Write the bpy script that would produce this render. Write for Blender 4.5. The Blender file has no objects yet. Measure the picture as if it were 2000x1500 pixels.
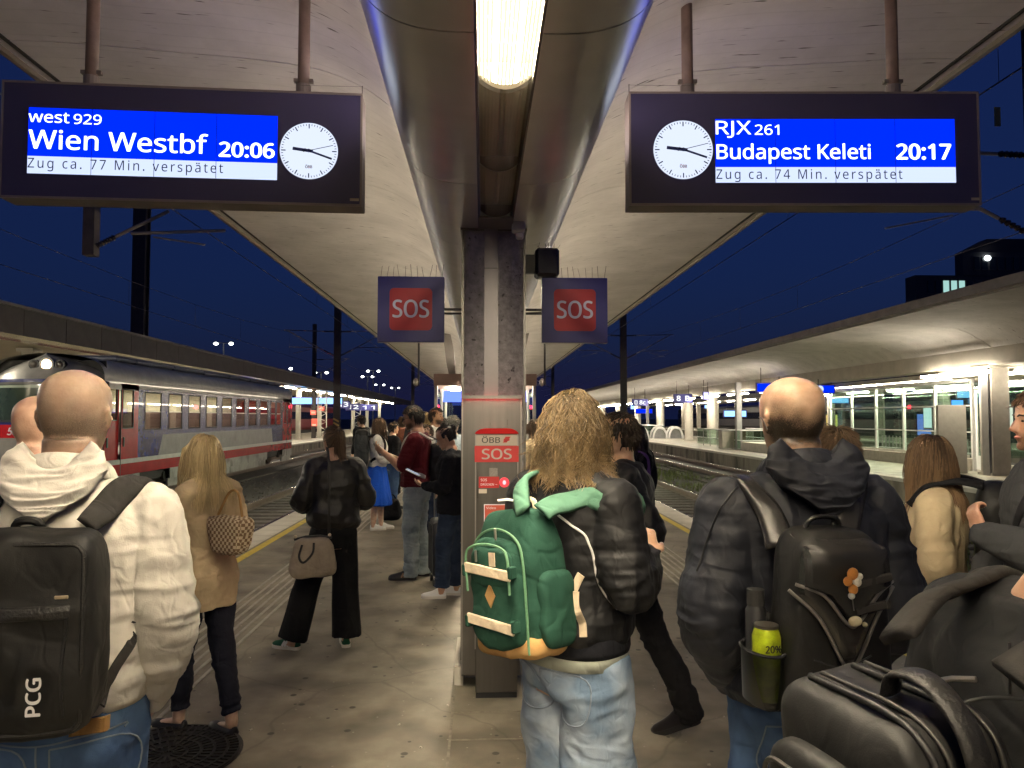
import bpy, bmesh, math, random
import numpy as np
from mathutils import Vector, Matrix, Euler, noise
from mathutils.bvhtree import BVHTree

# ------------------------------------------------------------------ camera, sky, exposure
S = bpy.context.scene
COL = S.collection
R = math.radians
FPX, YAW, PITCH = 1450.0, R(2.29), R(2.57)
CAM = Vector((-0.085, 0.0, 1.72))
cam = bpy.data.cameras.new("camera")
cam.sensor_width = 36.0
cam.lens = 36.0 * FPX / 2000.0
cam.clip_start, cam.clip_end = 0.05, 3000
camo = bpy.data.objects.new("camera", cam)
camo.location = CAM
camo.rotation_euler = (R(90) + PITCH, 0, -YAW)
COL.objects.link(camo)
S.camera = camo

W = bpy.data.worlds.new("World")
S.world = W
W.use_nodes = True
wn, wl = W.node_tree.nodes, W.node_tree.links
wn.clear()
sky = wn.new("ShaderNodeTexSky")
sky.sky_type = 'NISHITA'
sky.sun_disc = False
sky.sun_elevation = R(0.0)
sky.sun_rotation = R(200)
sky.ozone_density = 6.0
bg = wn.new("ShaderNodeBackground")
bg.inputs[1].default_value = 0.04   # last twilight
wo = wn.new("ShaderNodeOutputWorld")
wl.new(sky.outputs[0], bg.inputs[0])
bg2 = wn.new("ShaderNodeBackground")          # even night-sky glow of the city
bg2.inputs[0].default_value = (0.10, 0.17, 0.72, 1)
bg2.inputs[1].default_value = 0.034
ad = wn.new("ShaderNodeAddShader")
wl.new(bg.outputs[0], ad.inputs[0]); wl.new(bg2.outputs[0], ad.inputs[1])
wl.new(ad.outputs[0], wo.inputs[0])

S.view_settings.view_transform = 'Standard'
S.view_settings.look = 'None'
S.view_settings.exposure = 0.62
S.view_settings.gamma = 1.0
S.render.engine = 'CYCLES'
S.cycles.use_denoising = True
S.cycles.max_bounces = 6
S.cycles.diffuse_bounces = 3
S.cycles.glossy_bounces = 3
S.cycles.transparent_max_bounces = 12
S.cycles.sample_clamp_indirect = 4.0
S.cycles.caustics_reflective = False
S.cycles.caustics_refractive = False

random.seed(7)
RNG = np.random.default_rng(7)

# ------------------------------------------------------------------ pixel -> place helpers
def ray(px, py):
    x, z = (px - 1000) / FPX, (750 - py) / FPX
    f = math.cos(PITCH) - z * math.sin(PITCH)
    u = math.sin(PITCH) + z * math.cos(PITCH)
    return Vector((x * math.cos(YAW) + f * math.sin(YAW), f * math.cos(YAW) - x * math.sin(YAW), u))
def on_ground(px, py, z=0.0):
    r = ray(px, py); return CAM + r * ((z - CAM.z) / r.z)
def at_dist(px, py, y):
    r = ray(px, py); return CAM + r * (y / r.y)
def at_side(px, py, x):
    r = ray(px, py); return CAM + r * ((x - CAM.x) / r.x)

# ------------------------------------------------------------------ materials
MATS = {}
def M(name, col, rough=0.6, metal=0.0, var=0.15, scale=6.0, bump=0.0, bscale=60.0, stretch=(1, 1, 1),
      emis=None, es=0.0, spec=0.5, coat=0.0, sheen=0.0, rvar=0.0, detail=5.0, blotch=None, aniso=0.0, bdist=.01, crease=0.0):
    if name in MATS: return MATS[name]
    m = bpy.data.materials.new(name); m.use_nodes = True
    nt = m.node_tree; N = nt.nodes; L = nt.links
    b = N["Principled BSDF"]
    b.inputs["Roughness"].default_value = rough
    b.inputs["Metallic"].default_value = metal
    b.inputs["Specular IOR Level"].default_value = spec
    b.inputs["Coat Weight"].default_value = coat
    b.inputs["Sheen Weight"].default_value = sheen
    b.inputs["Anisotropic"].default_value = aniso
    c4 = (*col, 1.0)
    b.inputs["Base Color"].default_value = c4
    tc = mp = None
    def coords():
        nonlocal tc, mp
        if mp is None:
            tc = N.new("ShaderNodeTexCoord"); mp = N.new("ShaderNodeMapping")
            mp.inputs["Scale"].default_value = stretch
            L.new(tc.outputs["Object"], mp.inputs["Vector"])
        return mp.outputs[0]
    if var > 0 or rvar > 0:
        no = N.new("ShaderNodeTexNoise"); no.inputs["Scale"].default_value = scale
        no.inputs["Detail"].default_value = detail; no.inputs["Roughness"].default_value = 0.65
        L.new(coords(), no.inputs["Vector"])
        rp = N.new("ShaderNodeValToRGB")
        rp.color_ramp.elements[0].position = 0.3; rp.color_ramp.elements[1].position = 0.7
        rp.color_ramp.elements[0].color = (*[c * (1 - var) for c in col], 1)
        rp.color_ramp.elements[1].color = (*[min(1, c * (1 + var)) for c in col], 1)
        L.new(no.outputs[0], rp.inputs[0])
        out = rp.outputs[0]
        if blotch:
            bc, bs, lo, hi = blotch
            n2 = N.new("ShaderNodeTexNoise"); n2.inputs["Scale"].default_value = bs
            n2.inputs["Detail"].default_value = 3.0
            L.new(coords(), n2.inputs["Vector"])
            mr = N.new("ShaderNodeMapRange"); mr.inputs[1].default_value = lo; mr.inputs[2].default_value = hi
            L.new(n2.outputs[0], mr.inputs[0])
            mx = N.new("ShaderNodeMix"); mx.data_type = 'RGBA'
            L.new(mr.outputs[0], mx.inputs[0]); L.new(out, mx.inputs[6]); mx.inputs[7].default_value = (*bc, 1)
            out = mx.outputs[2]
        L.new(out, b.inputs["Base Color"])
        if rvar > 0:
            mr2 = N.new("ShaderNodeMapRange")
            mr2.inputs[1].default_value = 0.3; mr2.inputs[2].default_value = 0.7
            mr2.inputs[3].default_value = max(0.02, rough - rvar); mr2.inputs[4].default_value = min(1, rough + rvar)
            L.new(no.outputs[0], mr2.inputs[0]); L.new(mr2.outputs[0], b.inputs["Roughness"])
    if bump > 0:
        n3 = N.new("ShaderNodeTexNoise"); n3.inputs["Scale"].default_value = bscale
        n3.inputs["Detail"].default_value = 4.0
        L.new(coords(), n3.inputs["Vector"])
        bp = N.new("ShaderNodeBump"); bp.inputs["Strength"].default_value = bump
        bp.inputs["Distance"].default_value = bdist
        L.new(n3.outputs[0], bp.inputs["Height"]); L.new(bp.outputs[0], b.inputs["Normal"])
        if crease > 0:      # soft cloth creases
            prev = None
            for sc, am, st in ((5.0, 1.0, (1, 1, 1.7)), (12.0, .5, (1.4, 1.4, 1))):
                m2 = N.new("ShaderNodeMapping"); m2.inputs["Scale"].default_value = st; L.new(tc.outputs["Object"], m2.inputs["Vector"])
                nc = N.new("ShaderNodeTexNoise"); nc.inputs["Scale"].default_value = sc; nc.inputs["Detail"].default_value = 1.5; nc.inputs["Distortion"].default_value = .5
                L.new(m2.outputs[0], nc.inputs["Vector"])
                s1 = N.new("ShaderNodeMath"); s1.operation = 'SUBTRACT'; s1.inputs[1].default_value = .5; L.new(nc.outputs[0], s1.inputs[0])
                s2 = N.new("ShaderNodeMath"); s2.operation = 'ABSOLUTE'; L.new(s1.outputs[0], s2.inputs[0])
                s3 = N.new("ShaderNodeMapRange"); s3.interpolation_type = 'SMOOTHSTEP'; s3.inputs[2].default_value = .12; s3.inputs[4].default_value = am; L.new(s2.outputs[0], s3.inputs[0])
                if prev is None: prev = s3.outputs[0]
                else:
                    s4 = N.new("ShaderNodeMath"); s4.operation = 'ADD'; L.new(prev, s4.inputs[0]); L.new(s3.outputs[0], s4.inputs[1]); prev = s4.outputs[0]
            b2 = N.new("ShaderNodeBump"); b2.inputs["Strength"].default_value = crease; b2.inputs["Distance"].default_value = .007
            L.new(prev, b2.inputs["Height"]); L.new(bp.outputs[0], b2.inputs["Normal"]); L.new(b2.outputs[0], b.inputs["Normal"])
    if emis is not None:
        b.inputs["Emission Color"].default_value = (*emis, 1)
        b.inputs["Emission Strength"].default_value = es
    MATS[name] = m
    return m

def glow(name, col, s):
    if name in MATS: return MATS[name]
    m = bpy.data.materials.new(name); m.use_nodes = True
    nt = m.node_tree; nt.nodes.clear()
    e = nt.nodes.new("ShaderNodeEmission"); o = nt.nodes.new("ShaderNodeOutputMaterial")
    e.inputs[0].default_value = (*col, 1); e.inputs[1].default_value = s
    if s < 1.2: m.cycles.emission_sampling = 'NONE'
    nt.links.new(e.outputs[0], o.inputs[0]); MATS[name] = m
    return m

def glassmat(name, tint=(0.9, 0.97, 0.95), ior=1.5, rough=0.02, base=0.0):
    if name in MATS: return MATS[name]
    m = bpy.data.materials.new(name); m.use_nodes = True
    nt = m.node_tree; N = nt.nodes; L = nt.links; N.clear()
    t = N.new("ShaderNodeBsdfTransparent"); t.inputs[0].default_value = (*tint, 1)
    g = N.new("ShaderNodeBsdfGlossy"); g.inputs["Roughness"].default_value = rough
    f = N.new("ShaderNodeLayerWeight"); f.inputs[0].default_value = .5
    pw = N.new("ShaderNodeMath"); pw.operation = 'POWER'; pw.inputs[1].default_value = 4.0
    L.new(f.outputs["Facing"], pw.inputs[0])
    ad = N.new("ShaderNodeMath"); ad.operation = 'MULTIPLY_ADD'; ad.inputs[1].default_value = .55; ad.inputs[2].default_value = .02 + base; ad.use_clamp = True
    L.new(pw.outputs[0], ad.inputs[0])
    x = N.new("ShaderNodeMixShader"); o = N.new("ShaderNodeOutputMaterial")
    L.new(ad.outputs[0], x.inputs[0]); L.new(t.outputs[0], x.inputs[1]); L.new(g.outputs[0], x.inputs[2])
    L.new(x.outputs[0], o.inputs[0]); MATS[name] = m
    return m

# ------------------------------------------------------------------ mesh helpers
ORD = 'nearest second third fourth fifth sixth seventh eighth ninth tenth eleventh twelfth thirteenth fourteenth fifteenth sixteenth seventeenth eighteenth nineteenth twentieth twenty-first twenty-second'.split()
def catmull(P, n):
    P = [np.asarray(p, float) for p in P]
    if len(P) < 3:
        return [P[0] + (P[-1] - P[0]) * t for t in np.linspace(0, 1, max(2, n + 1))]
    out = []
    Q = [2 * P[0] - P[1]] + P + [2 * P[-1] - P[-2]]
    for i in range(1, len(Q) - 2):
        for k in range(n):
            t = k / n
            a, b, c, d = Q[i - 1], Q[i], Q[i + 1], Q[i + 2]
            out.append(0.5 * ((2 * b) + (c - a) * t + (2 * a - 5 * b + 4 * c - d) * t * t + (3 * b - a - 3 * c + d) * t ** 3))
    out.append(P[-1])
    return out

class MB:
    def __init__(self): self.v = []; self.f = []
    def add(self, vs, fs):
        o = len(self.v)
        self.v.extend([tuple(map(float, p)) for p in vs]); self.f.extend([tuple(i + o for i in f) for f in fs]); return self
    def box(self, c, s, rz=0.0, rx=0.0, ry=0.0, bev=0.0):
        x, y, z = s[0] / 2, s[1] / 2, s[2] / 2
        if bev > 0:
            b = min(bev, x * .9, y * .9, z * .9); vs = []; idx = {}
            for sx in (-1, 1):
                for sy in (-1, 1):
                    for sz in (-1, 1):
                        for a in range(3):
                            p = [sx * (x - b), sy * (y - b), sz * (z - b)]
                            p[a] = (sx, sy, sz)[a] * (x, y, z)[a]
                            idx[(sx, sy, sz, a)] = len(vs); vs.append(p)
            fs = []
            for a in range(3):
                u, w = (a + 1) % 3, (a + 2) % 3
                for sg in (-1, 1):
                    q = []
                    for su, sw in ((-1, -1), (1, -1), (1, 1), (-1, 1)):
                        k = [0, 0, 0]; k[a] = sg; k[u] = su; k[w] = sw; q.append(idx[(*k, a)])
                    fs.append(q if sg > 0 else q[::-1])
            for a in range(3):
                u, w = (a + 1) % 3, (a + 2) % 3
                for su in (-1, 1):
                    for sw in (-1, 1):
                        k0 = [0, 0, 0]; k0[a] = -1; k0[u] = su; k0[w] = sw; k1 = list(k0); k1[a] = 1
                        q = [idx[(*k0, u)], idx[(*k1, u)], idx[(*k1, w)], idx[(*k0, w)]]
                        fs.append(q if su * sw < 0 else q[::-1])
            for sx in (-1, 1):
                for sy in (-1, 1):
                    for sz in (-1, 1):
                        q = [idx[(sx, sy, sz, a)] for a in range(3)]
                        fs.append(q if sx * sy * sz > 0 else q[::-1])
        else:
            vs = [(-x, -y, -z), (x, -y, -z), (x, y, -z), (-x, y, -z), (-x, -y, z), (x, -y, z), (x, y, z), (-x, y, z)]
            fs = [(0, 3, 2, 1), (4, 5, 6, 7), (0, 1, 5, 4), (1, 2, 6, 5), (2, 3, 7, 6), (3, 0, 4, 7)]
        if rx or ry or rz:
            m = Euler((rx, ry, rz)).to_matrix(); vs = [m @ Vector(p) for p in vs]
        return self.add([(p[0] + c[0], p[1] + c[1], p[2] + c[2]) for p in vs], fs)
    def bb(self, a, b, bev=0.0):
        return self.box([(a[i] + b[i]) / 2 for i in range(3)], [abs(b[i] - a[i]) for i in range(3)], bev=bev)
    def loft(self, rings, cap=True, closed=True):
        n = len(rings[0]); vs = [p for r in rings for p in r]; fs = []
        for i in range(len(rings) - 1):
            for k in range(n if closed else n - 1):
                a, b = i * n + k, i * n + (k + 1) % n
                fs.append((a, b, b + n, a + n))
        if cap and closed:
            for e, r in ((0, rings[0]), (1, rings[-1])):
                c = np.mean(np.asarray(r, float), axis=0); ci = len(vs); vs.append(c)
                base = 0 if e == 0 else (len(rings) - 1) * n
                for k in range(n):
                    a, b = base + k, base + (k + 1) % n
                    fs.append((b, a, ci) if e == 0 else (a, b, ci))
        return self.add(vs, fs)
    def tube(self, pts, rad, n=10, sub=0, ref=None, cap=True, round_ends=False):
        pts = [np.asarray(p, float) for p in pts]
        rr = [((r, r) if np.isscalar(r) else tuple(r)) for r in (rad if isinstance(rad, (list, tuple)) and len(rad) == len(pts) else [rad] * len(pts))]
        if sub:
            q = catmull([np.concatenate([p, r]) for p, r in zip(pts, rr)], sub)
            pts = [a[:3] for a in q]; rr = [(max(1e-4, a[3]), max(1e-4, a[4])) for a in q]
        if round_ends:
            for e in (0, -1):
                d = pts[0] - pts[1] if e == 0 else pts[-1] - pts[-2]
                d = d / (np.linalg.norm(d) + 1e-9); r0 = rr[e]; m = min(r0)
                extra = [(pts[e] + d * m * math.sin(a), (r0[0] * math.cos(a), r0[1] * math.cos(a))) for a in (0.5, 1.0, 1.4)]
                if e == 0:
                    pts = [x[0] for x in extra[::-1]] + pts; rr = [x[1] for x in extra[::-1]] + rr
                else:
                    pts = pts + [x[0] for x in extra]; rr = rr + [x[1] for x in extra]
        ref = np.asarray(ref if ref is not None else (0.0, 0.0, 1.0), float)
        rings = []; side = None
        for i, p in enumerate(pts):
            t = pts[min(i + 1, len(pts) - 1)] - pts[max(i - 1, 0)]
            t = t / (np.linalg.norm(t) + 1e-9)
            if side is None:
                r0 = ref if abs(t @ ref) < 0.95 else np.array((0.0, 1.0, 0.0)) if abs(t[1]) < .9 else np.array((1.0, 0, 0))
                side = np.cross(t, r0)
            else:
                side = side - t * (side @ t)
            side = side / (np.linalg.norm(side) + 1e-9); up = np.cross(side, t)
            rings.append([p + side * rr[i][0] * math.cos(a) + up * rr[i][1] * math.sin(a) for a in np.arange(n) * 2 * math.pi / n])
        return self.loft(rings, cap)
    def cyl(self, p0, p1, r, r1=None, n=16):
        return self.tube([p0, p1], [r, r if r1 is None else r1], n)
    def prism(self, poly, y0, y1, axis=1):
        """extrude polygon given in the two other axes along axis"""
        def pt(p, t):
            q = list(p); q.insert(axis, t); return q
        n = len(poly); vs = [pt(p, y0) for p in poly] + [pt(p, y1) for p in poly]
        fs = [(k, (k + 1) % n, n + (k + 1) % n, n + k) for k in range(n)]
        fs += [tuple(range(n))[::-1], tuple(range(n, 2 * n))]
        return self.add(vs, fs)
    def sphere(self, c, r, n=16, m=10):
        r = (r, r, r) if np.isscalar(r) else r
        rings = [[(c[0] + r[0] * math.sin(b) * math.cos(a), c[1] + r[1] * math.sin(b) * math.sin(a), c[2] - r[2] * math.cos(b))
                  for a in np.arange(n) * 2 * math.pi / n] for b in np.linspace(0.08, math.pi - 0.08, m)]
        return self.loft(rings)
    def mesh(self, name="mesh"):
        me = bpy.data.meshes.new(name); me.from_pydata(self.v, [], self.f)
        bm = bmesh.new(); bm.from_mesh(me); bmesh.ops.recalc_face_normals(bm, faces=bm.faces); bm.to_mesh(me); bm.free()
        return me
    def build(self, name, mat, parent=None, smooth=False, **kw):
        return link(name, self.mesh(name), mat, parent, smooth, **kw)

def link(name, me, mat, parent=None, smooth=False, angle=None, **kw):
    if mat is not None:
        me.materials.clear(); me.materials.append(mat)
    if smooth:
        me.shade_smooth()
        if angle: me.set_sharp_from_angle(angle=R(angle))
    o = bpy.data.objects.new(name, me); COL.objects.link(o)
    if parent is not None: o.parent = parent
    for k, v in kw.items(): o[k] = v
    return o
def empty(name, loc=(0, 0, 0), rz=0.0, label=None, cat=None, group=None, **kw):
    o = bpy.data.objects.new(name, None); COL.objects.link(o); o.empty_display_size = 0.1
    o.location = loc; o.rotation_euler = (0, 0, rz)
    if label: o["label"] = label
    if cat: o["category"] = cat
    if group: o["group"] = group
    for k, v in kw.items(): o[k] = v
    return o
def tag(o, label, cat, group=None):
    o["label"] = label; o["category"] = cat
    if group: o["group"] = group
    return o
def inst(o, parent=None, loc=None, name=None):
    c = o.copy(); COL.objects.link(c)
    c.parent = parent if parent is not None else o.parent
    if loc is not None: c.location = loc
    return c
def copy_tree(o, parent=None):
    c = o.copy(); COL.objects.link(c); c.parent = parent
    for ch in list(o.children): copy_tree(ch, c)
    return c

FONT = None
try:                 # a plain sans that ships with Blender; the built-in face is the fallback
    import os
    fp = os.path.join(bpy.utils.system_resource('DATAFILES'), "fonts", "NotoSansMath-Regular.woff2")
    if os.path.exists(fp): FONT = bpy.data.fonts.load(fp)
except Exception:
    FONT = None
_CAP = []
def _raw_text(s, space, shear):
    cu = bpy.data.curves.new("lettering", 'FONT'); cu.body = s; cu.size = 1.0
    if FONT: cu.font = FONT
    cu.space_character = space; cu.resolution_u = 4; cu.shear = shear
    o = bpy.data.objects.new("lettering_source", cu); COL.objects.link(o)
    dg = bpy.context.evaluated_depsgraph_get(); me = bpy.data.meshes.new_from_object(o.evaluated_get(dg))
    bpy.data.objects.remove(o); bpy.data.curves.remove(cu)
    co = np.empty(len(me.vertices) * 3); me.vertices.foreach_get("co", co)
    return me, co.reshape(-1, 3)
def text_mesh(s, x0, x1, z0, cap, bold=0.0, space=1.0, shear=0.0):
    """flat lettering in the local XZ plane facing -Y, fitted between x0..x1, baseline z0, capital height cap"""
    if not _CAP: _CAP.append(_raw_text("H", 1, 0)[1][:, 1].max())
    UML = {'ä': 'a', 'ö': 'o', 'ü': 'u', 'Ä': 'A', 'Ö': 'O', 'Ü': 'U'}
    plain = ''.join(UML.get(c, c) for c in s) if FONT else s
    me, co = _raw_text(plain, space, shear)
    fs = [tuple(p.vertices) for p in me.polygons]
    if FONT:
        for i_, c in enumerate(s):          # set the two dots over umlauts by hand
            if c not in UML: continue
            m1, c1 = _raw_text(plain[:i_ + 1], space, shear); m2, c2 = _raw_text(plain[i_], space, shear)
            xr = c1[:, 0].max(); w_ = c2[:, 0].max() - c2[:, 0].min(); top_ = c2[:, 1].max(); h_ = _CAP[0] * .075
            for cx_ in (xr - w_ * .70, xr - w_ * .30):
                n0 = len(co); zc = top_ + h_ * 2.2
                co = np.vstack([co, [(cx_ - h_, zc - h_, 0), (cx_ + h_, zc - h_, 0), (cx_ + h_, zc + h_, 0), (cx_ - h_, zc + h_, 0)]]); fs.append((n0, n0 + 1, n0 + 2, n0 + 3))
            bpy.data.meshes.remove(m1); bpy.data.meshes.remove(m2)
    bpy.data.meshes.remove(me)
    k = cap / _CAP[0]; d = bold * k * .9
    sx = (x1 - x0 - 2 * d) / (co[:, 0].max() - co[:, 0].min())
    m = MB(); e = 0
    offs = [(0, 0)] if bold == 0 else [(-d, 0), (d, 0), (0, d * .6), (0, -d * .6), (-d / 2, 0), (d / 2, 0)]
    for ox, oz in offs:
        m.add([(x0 + d + (p[0] - co[:, 0].min()) * sx + ox, -e, z0 + p[1] * k + oz) for p in co], fs); e += .00012
    me = bpy.data.meshes.new("lettering"); me.from_pydata(m.v, [], m.f)
    return me
def lettering(name, s, box, mat, parent, y=0.0, **kw):
    me = text_mesh(s, *box, **kw)
    o = link(name, me, mat, parent); o.location = (0, y, 0)
    if len(s) > 12: o["kind"] = "stuff"
    return o
# ------------------------------------------------------------------ shared materials
concrete = M("roof_concrete", (0.56, 0.525, 0.50), 0.85, var=0.16, scale=1.2, bump=0.25, bscale=14, stretch=(1, 1, 1), detail=8)
def board_marks(m):   # short dark formwork dashes running across the shell
    nt = m.node_tree; N = nt.nodes; L = nt.links; b = N["Principled BSDF"]
    tc = N.new("ShaderNodeTexCoord"); mp = N.new("ShaderNodeMapping"); mp.inputs["Scale"].default_value = (5, 34, 5)
    L.new(tc.outputs["Object"], mp.inputs["Vector"])
    no = N.new("ShaderNodeTexNoise"); no.inputs["Scale"].default_value = 1.0; no.inputs["Detail"].default_value = 1.0
    L.new(mp.outputs[0], no.inputs["Vector"])
    mr = N.new("ShaderNodeMapRange"); mr.inputs[1].default_value = 0.70; mr.inputs[2].default_value = 0.78
    L.new(no.outputs[0], mr.inputs[0])
    wv = N.new("ShaderNodeTexWave"); wv.bands_direction = 'Y'; wv.inputs["Scale"].default_value = 1.9
    wv.inputs["Distortion"].default_value = 0.6; wv.inputs["Detail"].default_value = 1.0
    L.new(tc.outputs["Object"], wv.inputs["Vector"])
    m2 = N.new("ShaderNodeMapRange"); m2.inputs[1].default_value = 0.965; m2.inputs[2].default_value = 1.0; m2.inputs[4].default_value = 0.10
    L.new(wv.outputs[0], m2.inputs[0])
    mxx = N.new("ShaderNodeMath"); mxx.operation = 'MAXIMUM'
    L.new(mr.outputs[0], mxx.inputs[0]); L.new(m2.outputs[0], mxx.inputs[1])
    old = b.inputs["Base Color"].links[0].from_socket
    mx = N.new("ShaderNodeMix"); mx.data_type = 'RGBA'
    L.new(mxx.outputs[0], mx.inputs[0]); L.new(old, mx.inputs[6]); mx.inputs[7].default_value = (0.10, 0.085, 0.07, 1)
    L.new(mx.outputs[2], b.inputs["Base Color"])
board_marks(concrete)
dark_gap = M("joint_dark", (0.02, 0.018, 0.016), 0.9, var=0)  # near-black fill for joints, grooves and the backing above them
fascia_m = M("fascia_sheet", (0.20, 0.175, 0.15), 0.5, metal=0.3, var=0.2, scale=3)
steel = M("brushed_steel", (0.80, 0.775, 0.74), 0.28, metal=.62, var=0.06, scale=3, rvar=0.0, bump=.06, bscale=5, detail=2)
steel_v = M("brushed_steel_panel", (0.155, 0.147, 0.138), 0.33, metal=1.0, var=0.08, scale=5, rvar=0.06, stretch=(6, 6, 0.4))
alu = M("grey_aluminium", (0.30, 0.285, 0.27), 0.42, metal=0.8, var=0.08)
housing_m = M("board_housing", (0.20, 0.17, 0.15), 0.45, metal=0.5, var=0.12, scale=4)
black_m = M("black_plastic", (0.015, 0.015, 0.017), 0.45, var=0.1)
white_paint = M("white_paint", (0.78, 0.77, 0.74), 0.5, var=0.05)
brown_pole = M("brown_painted_pole", (0.17, 0.115, 0.095), 0.55, var=0.2, scale=9)
mast_m = M("dark_mast_steel", (0.035, 0.03, 0.03), 0.6, var=0.25, scale=5)
rail_m = M("rail_steel", (0.16, 0.12, 0.095), 0.45, metal=0.7, var=0.25, scale=7)
rail_top = M("rail_head_polished", (0.5, 0.46, 0.42), 0.25, metal=1.0, var=0.1)
sleeper_m = M("sleeper_concrete", (0.13, 0.115, 0.10), 0.9, var=0.3, scale=5, bump=0.3)
ballast_m = M("ballast_gravel", (0.075, 0.065, 0.055), 0.95, var=0.6, scale=22, bump=1.0, bscale=26, detail=8)
wall_m = M("platform_wall_concrete", (0.24, 0.215, 0.17), 0.9, var=0.35, scale=1.6, bump=0.3, bscale=20, stretch=(1, 1, 0.35),
           blotch=((0.05, 0.045, 0.035), 1.3, 0.5, 0.72))
coping_m = M("coping_stone", (0.52, 0.49, 0.42), 0.8, var=0.15, scale=3)
paving_m = M("asphalt_paving", (0.250, 0.222, 0.168), 0.58, var=0.38, scale=2.2, bump=0.25, bscale=160, detail=10, rvar=0.12,
             blotch=((0.125, 0.108, 0.080), 2.3, 0.44, 0.68))
def gum_spots(m):
    nt = m.node_tree; N = nt.nodes; L = nt.links; b = N["Principled BSDF"]
    tc = N.new("ShaderNodeTexCoord")
    out = b.inputs["Base Color"].links[0].from_socket
    for sc, lo, hi, col in ((2.6, 0.040, 0.058, (0.03, 0.025, 0.02, 1)), (4.3, 0.036, 0.052, (0.04, 0.034, 0.028, 1)), (7.7, 0.03, 0.05, (0.36, 0.33, 0.27, 1))):
        vo = N.new("ShaderNodeTexVoronoi"); vo.inputs["Scale"].default_value = sc; vo.inputs["Randomness"].default_value = 1.0; vo.voronoi_dimensions = '2D'
        L.new(tc.outputs["Object"], vo.inputs["Vector"])
        mr = N.new("ShaderNodeMapRange"); mr.inputs[1].default_value = lo; mr.inputs[2].default_value = hi
        mr.inputs[3].default_value = 0.8; mr.inputs[4].default_value = 0.0
        L.new(vo.outputs[0], mr.inputs[0])
        # keep only some cells
        sp = N.new("ShaderNodeSeparateColor"); L.new(vo.outputs[1], sp.inputs[0])
        gt = N.new("ShaderNodeMath"); gt.operation = 'GREATER_THAN'; gt.inputs[1].default_value = 0.66; L.new(sp.outputs[0], gt.inputs[0])
        mu = N.new("ShaderNodeMath"); mu.operation = 'MULTIPLY'; L.new(mr.outputs[0], mu.inputs[0]); L.new(gt.outputs[0], mu.inputs[1])
        mx = N.new("ShaderNodeMix"); mx.data_type = 'RGBA'
        L.new(mu.outputs[0], mx.inputs[0]); L.new(out, mx.inputs[6]); mx.inputs[7].default_value = col
        out = mx.outputs[2]
    nz = N.new("ShaderNodeTexNoise"); nz.inputs["Scale"].default_value = 2.0; nz.inputs["Detail"].default_value = 3; L.new(tc.outputs["Object"], nz.inputs["Vector"])
    vm = N.new("ShaderNodeMix"); vm.data_type = 'RGBA'; vm.inputs[0].default_value = .22; L.new(tc.outputs["Object"], vm.inputs[6]); L.new(nz.outputs[1], vm.inputs[7])
    vc = N.new("ShaderNodeTexVoronoi"); vc.feature = 'DISTANCE_TO_EDGE'; vc.voronoi_dimensions = '2D'; vc.inputs["Scale"].default_value = 1.05; L.new(vm.outputs[2], vc.inputs["Vector"])
    mr = N.new("ShaderNodeMapRange"); mr.inputs[1].default_value = .003; mr.inputs[2].default_value = .011; mr.inputs[3].default_value = .26; mr.inputs[4].default_value = 0; L.new(vc.outputs[0], mr.inputs[0])
    mx = N.new("ShaderNodeMix"); mx.data_type = 'RGBA'; L.new(mr.outputs[0], mx.inputs[0]); L.new(out, mx.inputs[6]); mx.inputs[7].default_value = (.05, .042, .032, 1); out = mx.outputs[2]
    L.new(out, b.inputs["Base Color"])
gum_spots(paving_m)
joint_m = M("paving_joint", (0.26, 0.235, 0.19), 0.9, var=0.3, scale=20)
ridge_m = M("tactile_ridge", (0.40, 0.37, 0.31), 0.7, var=0.2, scale=8)
yellow_m = M("yellow_line_paint", (0.62, 0.47, 0.06), 0.6, var=0.12, scale=8, blotch=((0.22, 0.18, 0.08), 5, 0.62, 0.75))
navy_m = M("navy_sign_face", (0.030, 0.030, 0.19), 0.4, var=0.08)
red_m = M("red_enamel", (0.50, 0.03, 0.03), 0.35, var=0.08)
offwhite = M("lettering_white", (0.82, 0.80, 0.86), 0.5, var=0)
lamp_warm = glow("lamp_tube_warm", (1.0, 0.85, 0.61), 470.0)
lamp_cool = glow("lamp_tube_neutral", (1.0, 0.89, 0.68), 100.0)
cover_lit = glow("lamp_cover_lit", (1.0, 0.84, 0.52), 0.95)
glass_m = glassmat("clear_glass")
screen_blue = glow("screen_blue", (0.0, 0.020, 1.0), .95)
screen_white = glow("screen_white", (0.60, 0.70, 1.0), .82)
screen_text = glow("screen_lettering", (0.86, 0.93, 1.0), 1.5)
screen_ink = M("screen_dark_ink", (0.01, 0.02, 0.12), 0.6, var=0)

# ------------------------------------------------------------------ ground, tracks, platforms
g = MB(); g.bb((-400, -60, -1.0), (400, 900, -0.72)); o = g.build("ground", ballast_m); o["kind"] = "structure"

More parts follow.
